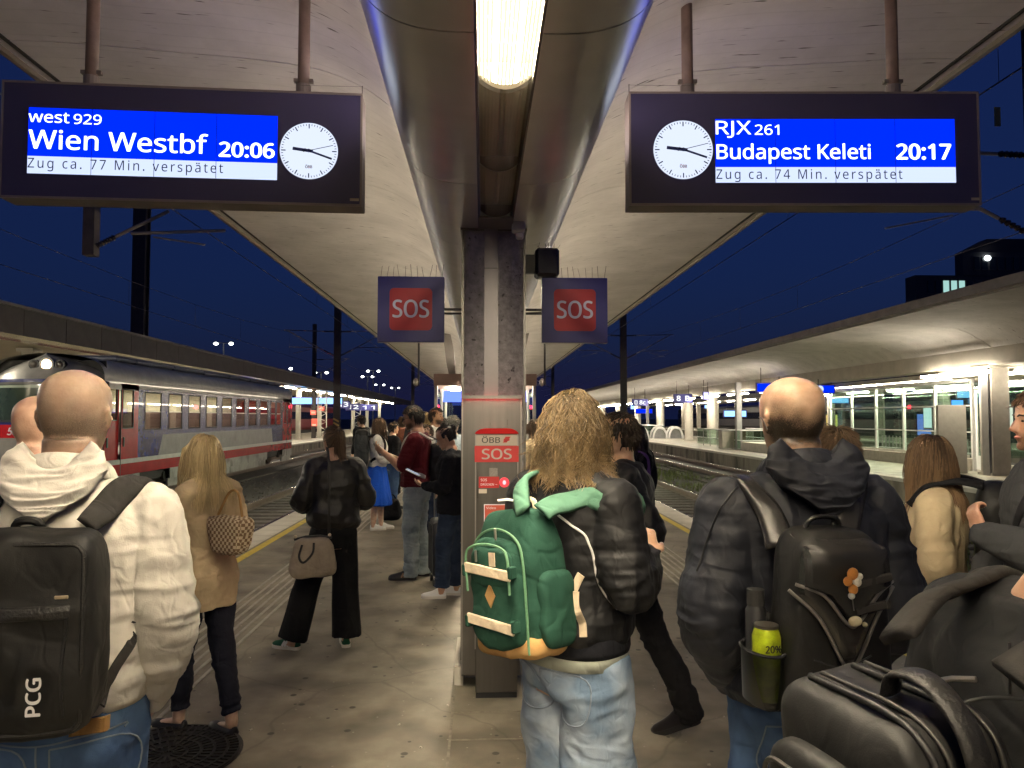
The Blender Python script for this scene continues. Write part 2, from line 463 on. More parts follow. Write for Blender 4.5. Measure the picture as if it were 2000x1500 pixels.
def platform(name, x0, x1, y0, y1, edges):
    p = empty(name); p["kind"] = "structure"
    MB().bb((x0 + .32, y0, -0.74), (x1 - .32, y1, 0.0)).build("paving", paving_m, p)
    for sgn, xe in edges:
        xw = xe + sgn * .06
        MB().bb((xw, y0, -0.75), (xw + sgn * .255, y1, -0.10)).build("retaining_wall", wall_m, p)
        # coping slabs, each its own stone
        me = MB().box((0, 0, 0), (.38, 0.988, .10), bev=.006).mesh("coping_slab"); me.materials.append(coping_m)
        yy = max(y0, 0); n = 0
        while yy < min(y1, 70):
            c = bpy.data.objects.new("coping_slab", me); COL.objects.link(c); c.parent = p
            c.location = (xe + sgn * .19, yy + .5, -.047 + random.uniform(-.002, .002)); yy += 1.0; n += 1
        MB().bb((xe, yy, -.097), (xe + sgn * .38, y1, .003)).build("coping_run", coping_m, p)
        if y0 < 0: MB().bb((xe, y0, -.097), (xe + sgn * .38, 0, .003)).build("coping_run", coping_m, p)
    return p
plat = platform("platform", -3.5, 3.5, -14, 78, ((1, -3.5), (-1, 3.5)))
platR = platform("platform_beyond_right_tracks", 11.7, 19.0, 2, 140, ((1, 11.7), (-1, 19.0)))
platL = platform("platform_beyond_left_tracks", -19.6, -12.1, 2, 140, ((-1, -12.1), (1, -19.6)))
platF = platform("platform_far_right", 28.5, 36.0, 20, 150, ((1, 28.5),))
# markings and tactile ridges on our platform
for sg in (-1, 1):
    MB().bb((sg * 2.97, -14, .0), (sg * 3.075, 78, .004)).build("yellow_line", yellow_m, plat)
    for k in range(6):
        x = sg * (1.93 + .082 * k)
        MB().bb((x - .012, -14, 0), (x + .012, 78, .007)).build("tactile_ridge", ridge_m, plat)
# slab joints beside the pillar: thin lines of lighter mortar, slightly uneven
for x, y0, y1 in ((-.255, 1.2, 4.97), (.26, 1.2, 4.97)):
    MB().bb((x - .007, y0, 0), (x + .007, y1, .003)).build("mortar_joint", joint_m, plat)
for y in (2.05, 2.9, 3.42, 4.05, 4.42):
    MB().bb((-.248, y - .006, 0), (.253, y + .006, .0035)).build("mortar_joint", joint_m, plat)
# stone plinth strips round the pillar
MB().bb((-.262, 4.86, 0), (-.205, 5.5, .12)).build("plinth", coping_m, plat)

# manhole cover
mh = empty("manhole_cover", (-1.69, 3.93, 0), label="round dark cast-iron manhole cover set in the platform beside the tan trench coat", cat="manhole cover")
iron = M("cast_iron", (0.03, 0.027, 0.024), 0.5, metal=0.6, var=0.3)
MB().cyl((0, 0, -.01), (0, 0, .004), .37, n=48).build("plate", iron, mh)
rg = MB()
for r in (.36, .30, .235, .17, .10):
    rg.loft([[(q * math.cos(a), q * math.sin(a), h) for a in np.arange(48) * math.pi / 24] for q, h in ((r, .003), (r, .011), (r - .012, .011), (r - .012, .003))], cap=False)
rg.build("ring", iron, mh)
rb = MB()
for r0, r1, n in ((.302, .348, 60), (.238, .288, 48), (.175, .223, 36), (.105, .158, 26), (.03, .088, 14)):
    for k in range(n):
        a = 2 * math.pi * k / n
        rb.box(((r0 + r1) / 2 * math.cos(a), (r0 + r1) / 2 * math.sin(a), .007), (r1 - r0, .010, .008), rz=a)
rb.build("rib_pattern", iron, mh)

# tracks
rail_prof = [(-.07, 0), (.07, 0), (.07, .015), (.012, .04), (.012, .12), (.036, .13), (.036, .168), (-.036, .168), (-.036, .13), (-.012, .12), (-.012, .04), (-.07, .015)]
sl_me = MB().box((0, 0, 0), (2.5, .26, .18), bev=.02).mesh("sleeper"); sl_me.materials.append(sleeper_m)
def track(name, xc, y0, y1, ys1):
    t = empty(name, (xc, 0, 0)); t["kind"] = "structure"
    for s in (-1, 1):
        MB().prism([(s * .755 + x, -.62 + z) for x, z in rail_prof], y0, y1).build("rail", rail_m, t)
        MB().bb((s * .755 - .03, y0, -.4525), (s * .755 + .03, y1, -.4495)).build("rail_head", rail_top, t)
    y = max(4.0, y0)
    while y < ys1:
        c = bpy.data.objects.new("sleeper", sl_me); COL.objects.link(c); c.parent = t
        c.location = (random.uniform(-.02, .02), y, -.70); y += .62
    MB().bb((-1.7, y0, -.8), (1.7, y1, -.675)).build("ballast_bed", ballast_m, t)
track("track_left_near", -5.2, -20, 260, 42)
track("track_left_far", -10.9, -20, 260, 12)
track("track_right_near", 5.2, -20, 260, 42)
track("track_right_far", 9.9, -20, 260, 42)
track("track_right_third", 21.0, 0, 260, 0)
# ballast stones, loose
st = MB(); tet = [(1, 1, 1), (1, -1, -1), (-1, 1, -1), (-1, -1, 1)]
ico = [(0, -.8, .6), (.8, 0, .5), (0, .9, .4), (-.9, .1, .5), (.5, -.6, -.5), (.5, .7, -.4), (-.6, .5, -.6), (-.5, -.7, -.4), (.1, 0, .9)]
icf = [(0, 1, 8), (1, 2, 8), (2, 3, 8), (3, 0, 8), (0, 4, 1), (4, 5, 1), (1, 5, 2), (5, 6, 2), (2, 6, 3), (6, 7, 3), (3, 7, 0), (7, 4, 0)]
for xc, n in ((-5.2, 2600), (5.2, 3000), (7.4, 900), (-7.9, 900), (9.9, 900)):
    for k in range(n):
        y = 5 + 30 * random.random() ** 1.6
        x = xc + random.uniform(-1.6, 1.6); r = random.uniform(.022, .05)
        z = -.672 + random.uniform(0, .02) if abs(x - xc) < 1.6 and abs(xc) in (5.2, 9.9) else -.71
        a = random.random() * 6.28; ca, sa = math.cos(a), math.sin(a)
        st.add([(x + r * (p[0] * ca - p[1] * sa) * 1.2, y + r * (p[0] * sa + p[1] * ca), z + r * p[2] * .8) for p in ico], icf)
o = st.build("ballast_stones", M("ballast_stone", (0.10, 0.085, 0.07), 0.9, var=0.5, scale=14)); o["kind"] = "stuff"; o["label"] = "loose grey-brown ballast stones between the rails"; o["category"] = "gravel"
# weeds on the right between the tracks
wd = MB()
for k in range(5200):
    y = 9 + 34 * random.random() ** 1.3
    x = random.choice((7.0, 7.6, 8.2, 8.6)) + random.gauss(0, .35)
    if noise.noise(Vector((x * .9, y * .35, 3))) < -.08: continue
    h = random.uniform(.08, .30); a = random.random() * 6.28; w = .012
    dx, dy = math.cos(a), math.sin(a); le = random.uniform(.02, .14)
    p = (x, y, -.73)
    wd.add([(p[0] - dy * w, p[1] + dx * w, p[2]), (p[0] + dy * w, p[1] - dx * w, p[2]), (p[0] + dx * le * .5 + dy * w, p[1] + dy * le * .5 - dx * w, p[2] + h * .6), (p[0] + dx * le, p[1] + dy * le, p[2] + h)], [(0, 1, 2), (0, 2, 3)])
o = wd.build("weeds", M("weed_green", (0.10, 0.12, 0.03), 0.8, var=0.5, scale=3)); o["kind"] = "stuff"; o["label"] = "yellow-green weeds growing between the right-hand tracks"; o["category"] = "weeds"

# ------------------------------------------------------------------ canopies (gull-wing concrete shells)
PROF = [(.40, 3.70), (.60, 3.88), (.75, 3.965), (.92, 4.085), (1.15, 4.19), (1.38, 4.25), (1.8, 4.30), (2.24, 4.33), (3.0, 4.385), (3.55, 4.40)]
def canopy(name, xc, y0, seams, kw=1.0, dz=0.0, label="", far_end=None, gap=.012, shell=concrete):
    c = empty(name, (xc, 0, 0), label=label, cat="canopy")
    P = [(x * kw, z + dz) for x, z in PROF]
    xe = P[-1][0]; ze = P[-1][1]
    dense = [tuple(p) for p in catmull([np.array(p) for p in P], 4)]
    ys = seams
    for s in (-1, 1):
        for a, b in zip(ys[:-1], ys[1:]):
            low = [(s * x, z) for x, z in dense]
            poly = low + [(s * xe, ze + .06), (s * .40 * kw, ze + .14)]
            m = MB(); n = max(1, int((b - a) / 4))
            m.prism(poly, a + gap / 2, b - gap / 2)
            ob = m.build("roof_slab", shell, c, smooth=True, angle=35)
        # dark backing above the joints, edge gutter and fascia
        MB().bb((s * .3, ys[0], ze + .15), (s * (xe + .02), ys[-1], ze + .19)).build("roof_top", dark_gap, c)
        MB().bb((s * (xe + .004), ys[0], ze - .035), (s * (xe + .03), ys[-1], ze + .19)).build("edge_strip", fascia_m, c)
        MB().bb((s * (xe + .034), ys[0], ze + .02), (s * (xe + .12), ys[-1], ze + .24)).build("gutter", fascia_m, c)
        MB().bb((s * (xe - .10), ys[0], ze - .012), (s * (xe - .07), ys[-1], ze + .01)).build("drip_groove", dark_gap, c)
    return c
seams = [-13.6, -10.9, -8.2, -5.5, -2.8, -.1, 2.6, 5.3, 8.0] + [8 + 2.7 * k for k in range(1, 26)]
can = canopy("canopy", 0, -13.6, seams, label="grey concrete gull-wing canopy over the platform with steel duct along its middle")
# ------------------------------------------------------------------ steel duct with lamp trough under our canopy
duct = empty("ceiling_duct", (0, 0, 0), label="rounded brushed steel duct with lamp trough running along the canopy centre", cat="duct")
def duct_profile():
    pts = []
    for t in np.linspace(0, 1, 22):
        a = t * math.pi / 2
        n = 2.9
        x = .115 + (.545 - .115) * (math.sin(a) ** (2 / n)) if t > 0 else .115
        z = 3.0 + .42 * (1 - math.cos(a) ** (2 / n))
        pts.append((x, z))
    return pts + [(.545, 4.2)]
dp = duct_profile()
ys = [-6.9, -5.3, -3.7, -2.1, -.5, .85, 2.42, 4.03, 5.5] + [5.5 + 1.6 * k for k in range(1, 42)]
for a, b in zip(ys[:-1], ys[1:]):
    for s in (-1, 1):
        out = [(s * x, z) for x, z in dp]
        inn = [(s * (x - .012 if i > 2 else x), z + .012) for i, (x, z) in enumerate(dp)]
        m = MB(); n = len(out)
        vs = [(x, a + .004, z) for x, z in out] + [(x, b - .004, z) for x, z in out] + [(x, a + .004, z) for x, z in inn] + [(x, b - .004, z) for x, z in inn]
        fs = []
        for k in range(n - 1):
            fs += [(k, k + 1, n + k + 1, n + k), (2 * n + k, 3 * n + k, 3 * n + k + 1, 2 * n + k + 1), (k, 2 * n + k, 2 * n + k + 1, k + 1), (n + k, n + k + 1, 3 * n + k + 1, 3 * n + k)]
        fs += [(0, n, 3 * n, 2 * n)]
        m.add(vs, fs)
        m.build("duct_section", steel, duct, smooth=True, angle=40)
        MB().add([(x - s * .006, b - .02, z + .006) for x, z in out] + [(x - s * .006, b + .02, z + .006) for x, z in out],
                 [(k, k + 1, n + k + 1, n + k) for k in range(n - 1)]).build("joint_band", dark_gap, duct)
for s in (-1, 1):
    MB().bb((s * .1135, -6.9, 2.992), (s * .104, 70, 3.12)).build("trough_side", M("trough_grey", (.12, .11, .10), .4, metal=.6, var=.1), duct)
MB().bb((-.103, -6.9, 3.105), (.103, 70, 3.125)).build("trough_back", M("trough_white", (.55, .52, .46), .5, var=.1), duct)

def ribbed_cover(y0, y1, ribs=26):
    """curved prismatic cover hanging slightly below the trough"""
    prof = []
    for k in range(ribs * 2 + 1):
        t = -1 + k / ribs
        x = t * .101
        z = 3.032 - .042 * (1 - t * t) + (.0022 if k % 2 else 0)
        prof.append((x, z))
    n = len(prof)
    m = MB(); m.add([(x, y0, z) for x, z in prof] + [(x, y1, z) for x, z in prof], [(k, k + 1, n + k + 1, n + k) for k in range(n - 1)])
    return m
cover_m = glassmat("ribbed_cover", (0.93, 0.86, 0.74), 1.45, 0.25, base=0.10)
plast = M("cover_end_plastic", (0.75, 0.66, 0.48), .4, var=.05, emis=(1, .75, .42), es=.35)
dim_plast = M("cover_end_dull", (0.30, 0.27, 0.24), .4, var=.05)
lamps = [(-7.0, -4.0), (-3.4, -.4), (-.2, 2.79), (7.4, 10.4), (12.4, 15.4), (17.4, 20.4), (22.4, 25.4), (28, 31), (34, 37), (41, 44), (49, 52), (58, 61)]
for i, (a, b) in enumerate(lamps):
    lb = ("strip lamp glowing warm over the front row at the top of the picture" if i == 2 else
          "strip lamp in the ceiling trough, %s" % (("just behind the camera", "well behind the camera")[1 - i] if i < 2 else "%s lit one beyond the pillar" % ORD[i - 3]))
    lo = empty("strip_lamp", (0, 0, 0), label=lb, cat="ceiling lamp", group="lit strip lamps in the duct trough")
    for s in (-1, 1):
        MB().cyl((s * .042, a + .03, 3.055), (s * .042, b - .03, 3.055), .013, n=10).build("tube", lamp_warm, lo, smooth=True)
    # lit prismatic ribs: thin bars beside and between the tubes give a soft glow, tubes show between
    prof = []
    for k in range(15):
        t = -1 + 2 * k / 14
        x = t * .097; z = 3.028 - .040 * (1 - t * t)
        if .36 < abs(x) / .097 < .50: continue
        MB().bb((x - .0052, a, z - .002), (x + .0052, b, z + .002)).build("cover_rib", cover_lit, lo)
    arc = [(t * .099, 3.03 - .046 * (1 - t * t)) for t in np.linspace(-1, 1, 17)]
    for yy in (a, b):
        m = MB(); n = len(arc); y0, y1 = (yy - .02, yy + .02)
        m.add([(x, y0, z) for x, z in arc] + [(x, y1, z) for x, z in arc] + [(x, y0, 3.07) for x, z in arc] + [(x, y1, 3.07) for x, z in arc],
              [(k, k + 1, n + k + 1, n + k) for k in range(n - 1)] + [(k, 2 * n + k, 2 * n + k + 1, k + 1) for k in range(n - 1)] + [(n + k, n + k + 1, 3 * n + k + 1, 3 * n + k) for k in range(n - 1)])
        m.build("end_cap", plast, lo)
for i, (a, b) in enumerate(((2.86, 3.78), (3.80, 4.66))):
    uo = empty("strip_lamp", (0, 0, 0), label=("unlit strip lamp with clear ribbed cover next to the glowing lamp", "unlit strip lamp with clear ribbed cover ending at the pillar")[i], cat="ceiling lamp")
    ribbed_cover(a, b, 14).build("cover", cover_m, uo, smooth=False)
    MB().cyl((0, a + .05, 3.07), (0, b - .05, 3.07), .013, n=10).build("tube", M("tube_off", (.7, .68, .62), .3, var=0), uo, smooth=True)
    arc = [(t * .099, 3.03 - .044 * (1 - t * t)) for t in np.linspace(-1, 1, 15)]
    n = len(arc); m = MB()
    m.add([(x, b - .01, z) for x, z in arc] + [(x, b + .005, z) for x, z in arc] + [(x, b + .005, 3.07) for x, z in arc],
          [(k, k + 1, n + k + 1, n + k) for k in range(n - 1)] + [(n + k, n + k + 1, 2 * n + k + 1, 2 * n + k) for k in range(n - 1)])
    m.build("end_cap", dim_plast, uo)
# added tubes on the duct flanks brighten the shell; an added ledge hides them
for s in (-1, 1):
    MB().prism([(s * .542, 3.420), (s * .578, 3.424), (s * .578, 3.436), (s * .574, 3.436), (s * .574, 3.428), (s * .542, 3.427)], -6.9, 70).build("added_wash_ledge", steel, duct)
    for a, b, mt in ((-6.5, 5.2, glow("added_wash_near", (1.0, .83, .80), 24.0)), (5.2, 69, glow("added_wash_far", (1.0, .86, .64), 50.0))):
        MB().bb((s * .546, a, 3.432), (s * .552, b, 3.468)).build("added_wash_tube", mt, duct)
MB().bb((-.113, 4.67, 2.985), (.113, 4.95, 3.0)).build("trough_lid", alu, duct)

# ------------------------------------------------------------------ pillar with emergency call point and signs
conc_dark = M("pillar_concrete", (0.25, 0.235, 0.25), 0.85, var=0.35, scale=24, bump=0.8, bscale=55, detail=8,
              blotch=((0.05, 0.047, 0.05), 28, 0.64, 0.7))
pil = empty("platform_pillar", (0, 5.2, 0), label="rough concrete pillar with steel edge strips in the middle of the platform", cat="pillar")
MB().bb((-.213, -.2, 0), (.195, .22, 3.02)).build("shaft", conc_dark, pil)
for x0, x1 in ((-.226, -.210), (.192, .208)):
    MB().bb((x0, -.215, .1), (x1, -.19, 2.99)).build("edge_strip", steel_v, pil)
    MB().bb((x0, -.19, .1), (x0 + .006 if x0 < 0 else x1, .22, 2.99)).build("side_strip", steel_v, pil)
MB().bb((-.073, -.245, 1.83), (.020, -.203, 3.0)).build("cable_cover", M("cover_grey", (.22, .205, .21), .45, metal=.4, var=.08), pil)
MB().bb((-.073, -.249, 2.72), (.020, -.201, 2.724)).build("cover_joint", dark_gap, pil)
MB().bb((-.235, -.22, 2.985), (.217, .24, 3.012)).build("top_collar", M("collar_dark", (.10, .09, .08), .4, metal=.7, var=.1), pil)

ecb = empty("emergency_call_point", (0, 0, 0), label="stainless steel emergency call cabinet with red band on the front of the pillar", cat="call point")
MB().bb((-.214, 4.74, .10), (.166, 4.985, 1.845), bev=.006).build("cabinet", steel_v, ecb)
MB().bb((-.2155, 4.737, .10), (-.207, 4.75, 1.846)).build("edge_trim", alu, ecb)
MB().bb((.159, 4.737, .10), (.1675, 4.75, 1.846)).build("edge_trim", alu, ecb)
TX0, TX1, TY = -.124, .134, 4.63
MB().bb((TX0, TY, .035), (TX1, 4.739, 1.62), bev=.004).build("terminal", steel_v, ecb)
MB().bb((TX0 + .004, TY + .01, .0), (TX1 - .004, 4.72, .034)).build("terminal_foot", black_m, ecb)
for x in (TX0 - .006, TX1 - .002):
    MB().bb((x, TY - .006, .3), (x + .008, TY + .012, 1.62)).build("side_rail", alu, ecb)
m = MB()
arc = [(TX0 - .006 + (TX1 - TX0 + .012) * t, 1.622 + .03 * (1 - (2 * t - 1) ** 6)) for t in np.linspace(0, 1, 25)]
poly = arc + [(TX1 + .006, 1.622), (TX0 - .006, 1.622)][:0]
m.prism([(x, z) for x, z in arc] + [(TX1 + .006, 1.618), (TX0 - .006, 1.618)], TY - .02, 4.738)
m.build("red_cap", M("red_gloss", (.48, .02, .02), .12, var=.05, coat=.6), ecb, smooth=True, angle=40)
MB().bb((TX0 + .002, TY - .003, 1.545), (TX1 - .002, TY - .0005, 1.612)).build("logo_plate", M("plate_beige", (.36, .31, .26), .4, metal=.4, var=.05), ecb)
lettering("logo_lettering", "ÖBB", (-.088, .026, 1.562, .034), M("ink_dark", (.04, .035, .035), .5, var=0), ecb, y=TY - .0045, bold=.014)
lg = MB()   # slanted double-stroke emblem
lg.add([(.042, TY - .0045, 1.563), (.066, TY - .0045, 1.563), (.078, TY - .0045, 1.578), (.052, TY - .0045, 1.578)], [(0, 1, 2, 3)])
lg.add([(.050, TY - .0045, 1.583), (.078, TY - .0045, 1.583), (.094, TY - .0045, 1.600), (.060, TY - .0045, 1.600)], [(0, 1, 2, 3)])
lg.add([(.046, TY - .0045, 1.5735), (.084, TY - .0045, 1.5735), (.086, TY - .0045, 1.5865), (.048, TY - .0045, 1.5865)], [(0, 1, 2, 3)])
lg.build("emblem", red_m, ecb)
MB().bb((TX0 - .008, TY - .008, 1.443), (TX1 + .007, TY - .0015, 1.543)).build("red_band", red_m, ecb)
lettering("band_lettering", "SOS", (-.088, .098, 1.462, .062), M("band_grey", (.42, .36, .33), .5, var=0), ecb, y=TY - .0095, bold=.016)
MB().bb((-.04, TY - .0015, 1.355), (.012, TY + .002, 1.405)).build("speaker_grille", M("grille", (.25, .23, .21), .5, metal=.6, var=.3, scale=200), ecb)
MB().bb((-.106, TY - .004, 1.283), (.02, TY - .001, 1.352)).build("instruction_plate", red_m, ecb)
lettering("plate_lettering", "SOS", (-.094, -.056, 1.325, .015), offwhite, ecb, y=TY - .0055, bold=.006)
lettering("plate_lettering", "DRÜCKEN →", (-.094, .008, 1.298, .013), offwhite, ecb, y=TY - .0055, bold=.006)
MB().cyl((.052, TY - .014, 1.317), (.052, TY + .002, 1.317), .03, n=28).build("call_button", M("button_red", (.7, .05, .06), .3, var=0, emis=(1, .05, .08), es=.5), ecb, smooth=True, angle=40)
MB().add([(.052 + .011 * math.cos(a), TY - .0155, 1.317 + .014 * math.sin(a)) for a in np.arange(10) * math.pi / 5], [tuple(range(10))]).build("button_mark", M("button_pink", (.9, .4, .45), .4, var=0, emis=(1, .35, .45), es=.8), ecb)
MB().bb((-.106, TY - .004, 1.250), (-.056, TY - .001, 1.276)).build("small_tag", M("tag_beige", (.6, .55, .45), .5, var=.05), ecb)
MB().bb((-.074, TY - .003, 1.075), (.07, TY - .0008, 1.182)).build("notice_frame", offwhite, ecb)
MB().bb((-.069, TY - .0045, 1.08), (.065, TY - .0025, 1.177)).build("notice", M("notice_red", (.55, .09, .05), .5, var=.05), ecb)
lettering("notice_lettering", "Video", (-.06, 0, 1.153, .014), offwhite, ecb, y=TY - .0055)
# added unseen red strips tint the cabinet top; added hood and lip hide them
MB().bb((-.214, 4.708, 1.852), (.166, 4.76, 1.858)).build("added_light_hood", steel_v, ecb)
MB().bb((-.214, 4.702, 1.836), (.166, 4.7075, 1.858)).build("added_light_lip", steel_v, ecb)
MB().bb((-.19, 4.712, 1.8465), (.145, 4.734, 1.8515)).build("added_red_light", glow("added_red_glow", (1, .03, .04), 40.0), ecb)
MB().bb((-.10, 4.87, 1.8465), (.06, 4.89, 1.855)).build("added_red_light", glow("added_red_glow_dim", (1, .03, .04), 4.0), ecb)

def sos_sign(xc, side, lb):
    t = empty("sos_sign", (xc, 5.08, 2.46), label=lb, cat="sign", group="square emergency signs on the pillar")
    MB().box((0, .03, 0), (.455, .06, .452), bev=.004).build("sign_box", navy_m, t)
    m = MB(); r = .03; h = .145; pts = []
    for cx, cz, a0 in ((h - r, h - r, 0), (-h + r, h - r, 90), (-h + r, -h + r, 180), (h - r, -h + r, 270)):
        pts += [(cx + r * math.cos(R(a0 + k * 15)), cz + r * math.sin(R(a0 + k * 15))) for k in range(7)]
    m.prism(pts, -.003, .0005); m.build("red_field", M("sign_red_dull", (.52, .018, .026), .45, var=.08), t)
    lettering("sign_lettering", "SOS", (-.125, .125, -.056, .118), M("sign_lettering_dull", (.78, .75, .84), .5, var=0), t, y=-.0045, bold=.014)
    MB().bb((-.2275, .002, -.2275), (.2275, .058, -.226)).build("bottom_edge", alu, t)
    MB().bb((side * .2275, .02, -.004), (side * .36, .04, .012)).build("arm", black_m, t)
    MB().bb((side * .2275, .02, -.03), (side * .36, .04, -.018)).build("arm", black_m, t)
    for k in range(11):
        x = -.21 + .042 * k
        MB().cyl((x, .03, .226), (x + random.uniform(-.02, .02), .03 + random.uniform(-.03, .03), .226 + random.uniform(.07, .10)), .0013, n=4).build("bird_spike", mast_m, t)
    return t
sos_sign(-.575, 1, "dark blue square SOS sign on the left side of the pillar")
sos_sign(.553, -1, "dark blue square SOS sign on the right side of the pillar")

cm = empty("ceiling_camera", (.15, 4.84, 2.99), label="small pale grey box clamped under the duct at the pillar top", cat="camera")
MB().box((0, 0, -.012), (.085, .10, .075), bev=.008).build("body", M("pale_grey_plastic", (.55, .53, .56), .5, var=.05), cm)
MB().box((.01, .02, -.07), (.05, .06, .045), bev=.01).build("base", M("pale_grey_plastic", (.55, .53, .56)), cm)
sp = empty("loudspeaker", (.362, 5.13, 2.79), label="square black loudspeaker on the right side of the pillar above the SOS sign", cat="loudspeaker")
MB().box((0, 0, 0), (.165, .16, .198), bev=.018).build("case", black_m, sp)
MB().box((0, -.083, 0), (.135, .008, .165), bev=.003).build("grille", M("speaker_grille_black", (.02, .02, .022), .7, var=.4, scale=250), sp)
MB().box((-.12, .02, 0), (.08, .05, .13)).build("bracket", black_m, sp)
for k in range(12):
    x = -.07 + .0127 * k
    MB().cyl((x, 0, .098), (x + random.uniform(-.04, .04), random.uniform(-.03, .03), .13 + random.uniform(0, .03)), .001, n=4).build("bird_spike", mast_m, sp)

# ------------------------------------------------------------------ departure boards
def board(name, center, rz, Wd, H, x_scr, z_scr, z_strip, clock, texts, lb, poles, side, tagx):
    """local: x right, z up from centre, front at y=0 facing -y"""
    b = empty(name, center, rz, label=lb, cat="departure board", group="hanging departure boards")
    D = .16
    MB().bb((-Wd / 2, .012, -H / 2), (Wd / 2, D, H / 2), bev=.004).build("housing", housing_m, b)
    fm = MB(); e = .012
    for a, c in (((-Wd / 2, -.004, -H / 2), (-Wd / 2 + e, .0115, H / 2)), ((Wd / 2 - e, -.004, -H / 2), (Wd / 2, .0115, H / 2)),
                 ((-Wd / 2 + e, -.004, -H / 2), (Wd / 2 - e, .0115, -H / 2 + e)), ((-Wd / 2 + e, -.004, H / 2 - e), (Wd / 2 - e, .0115, H / 2))):
        fm.bb(a, c)
    fm.build("front_frame", alu if False else M("frame_brown", (.27, .23, .20), .4, metal=.6, var=.1), b)
    MB().bb((-Wd / 2 + e, 0, -H / 2 + e), (Wd / 2 - e, .011, H / 2 - e)).build("front_glass", M("board_glass", (.040, .036, .085), .28, var=0, coat=.2), b)  # navy glass, lifted in the colour to stand in for screen bloom
    x0, x1 = x_scr; z0, z1 = z_scr
    MB().bb((x0 - .03, -.0005, z0 - .012), (x1 + .006, .001, z1 + .006)).build("screen_surround", M("surround", (.03, .03, .07), .3, var=0), b)
    MB().bb((x0, -.003, z_strip), (x1, -.001, z1)).build("screen", screen_blue, b)
    MB().bb((x0, -.003, z0), (x1, -.001, z_strip)).build("message_strip", screen_white, b)
    for k in (1, 2, 3):
        x = x0 + (x1 - x0) * k / 4
        MB().bb((x - .0014, -.0036, z0), (x + .0014, -.0032, z1)).build("module_seam", M("seam_ink", (.0, .005, .05), .5, var=0), b)
    for s, bx, kw in texts:
        ink = kw.pop("ink", None)
        lettering("lettering", s, bx, screen_ink if ink else screen_text, b, y=-.0045, **kw)
    cx, cz, r = clock
    MB().cyl((cx, -.004, cz), (cx, .002, cz), r, n=64).build("clock_face", glow("clock_white", (.74, .82, 1.0), .72), b)
    tk = MB()
    for k in range(60):
        a = 2 * math.pi * k / 60; L0 = .80 if k % 5 == 0 else .89; w = .022 if k % 5 == 0 else .012
        mid = (L0 + .955) / 2 * r
        tk.box((cx + mid * math.sin(a), -.005, cz + mid * math.cos(a)), (w * r * 1.6, .0015, (.955 - L0) * r), ry=a)
    tk.build("minute_marks", screen_ink, b)
    for nm, ang, L0, L1, w, yy in (("hour_hand", 277, -.14, .56, .055, -.007), ("minute_hand", 109, -.16, .84, .034, -.0085), ("second_hand", 76, -.2, .86, .010, -.010)):
        a = R(ang); mid = (L0 + L1) / 2 * r
        MB().box((cx + mid * math.sin(a), yy, cz + mid * math.cos(a)), (w * r * 2, .001, (L1 - L0) * r), ry=a).build(nm, screen_ink, b)
    MB().cyl((cx, -.012, cz), (cx, -.006, cz), r * .06, n=16).build("hand_hub", screen_ink, b)
    lettering("clock_logo", "ÖBB", (cx - .12 * r, cx + .12 * r, cz - .62 * r, .1 * r), red_m, b, y=-.006, bold=.02)
    # the board is double sided: its back shows the same kind of screen
    MB().bb((-x1, D + .001, z0), (-x0, D + .004, z1)).build("rear_screen", screen_blue, b)
    MB().bb((tagx - .025, -.002, -H / 2 + .03), (tagx + .025, .0005, -H / 2 + .045)).build("maker_plate", M("plate_gold", (.5, .42, .28), .4, metal=.5, var=0), b)
    for px in poles:
        MB().cyl((px, D / 2, H / 2), (px, D / 2, 1.12), .034, n=14).build("hanger_pole", brown_pole, b, smooth=True)
        cl = MB(); cl.cyl((px, D / 2, H / 2 + .01), (px, D / 2, H / 2 + .07), .042, n=14)
        cl.box((px, D / 2, H / 2 + .095), (.11, .03, .02)); cl.build("pole_clamp", housing_m, b)
    MB().bb((poles[0] - .07, .04, H / 2), (poles[1] + .04, .13, H / 2 + .014)).build("mounting_rail", brown_pole, b)
    ex = side * (Wd / 2 - .004)
    MB().cyl((ex, .01, H / 2), (ex, .01, H / 2 + .05), .0025, n=6).build("wire_stud", mast_m, b)
    MB().cyl((ex, .01, H / 2 + .045), (poles[1 if side > 0 else 0], .01, H / 2 + .04), .001, n=4).build("bird_wire", mast_m, b)
    return b
# left board: pixels -> metres about the board centre (356,286)
k = 1.95 / 702
def lx(p): return (p - 356) * k
def lz(p): return (285 - p) * k
board("departure_board", (-1.745, 4.15, 3.243), R(2.9), 1.95, .652, (lx(57), lx(537)), (lz(353), lz(221)), lz(318.5), (lx(600), lz(291), 58 * k),
      [("west", (lx(57), lx(134), lz(250.5), 22 * k), dict(bold=.006)), ("929", (lx(142), lx(195), lz(251.5), 19.5 * k), dict(bold=.006)),
       ("Wien Westbf", (lx(58), lx(401), lz(303.5), 37 * k), dict(bold=.010)), ("20:06", (lx(422), lx(532), lz(308), 29 * k), dict(bold=.026)),
       ("Zug ca. 77 Min. verspätet", (lx(58), lx(431), lz(342), 19.5 * k), dict(ink=1, space=1.2))],
      "departure board for Wien Westbf with its clock on the right, hanging at upper left", (lx(160), lx(582)), 1, lx(692))
k = 2.05 / 675
def rx_(p): return (p - 1567.5) * k
def rz_(p): return (290 - p) * k
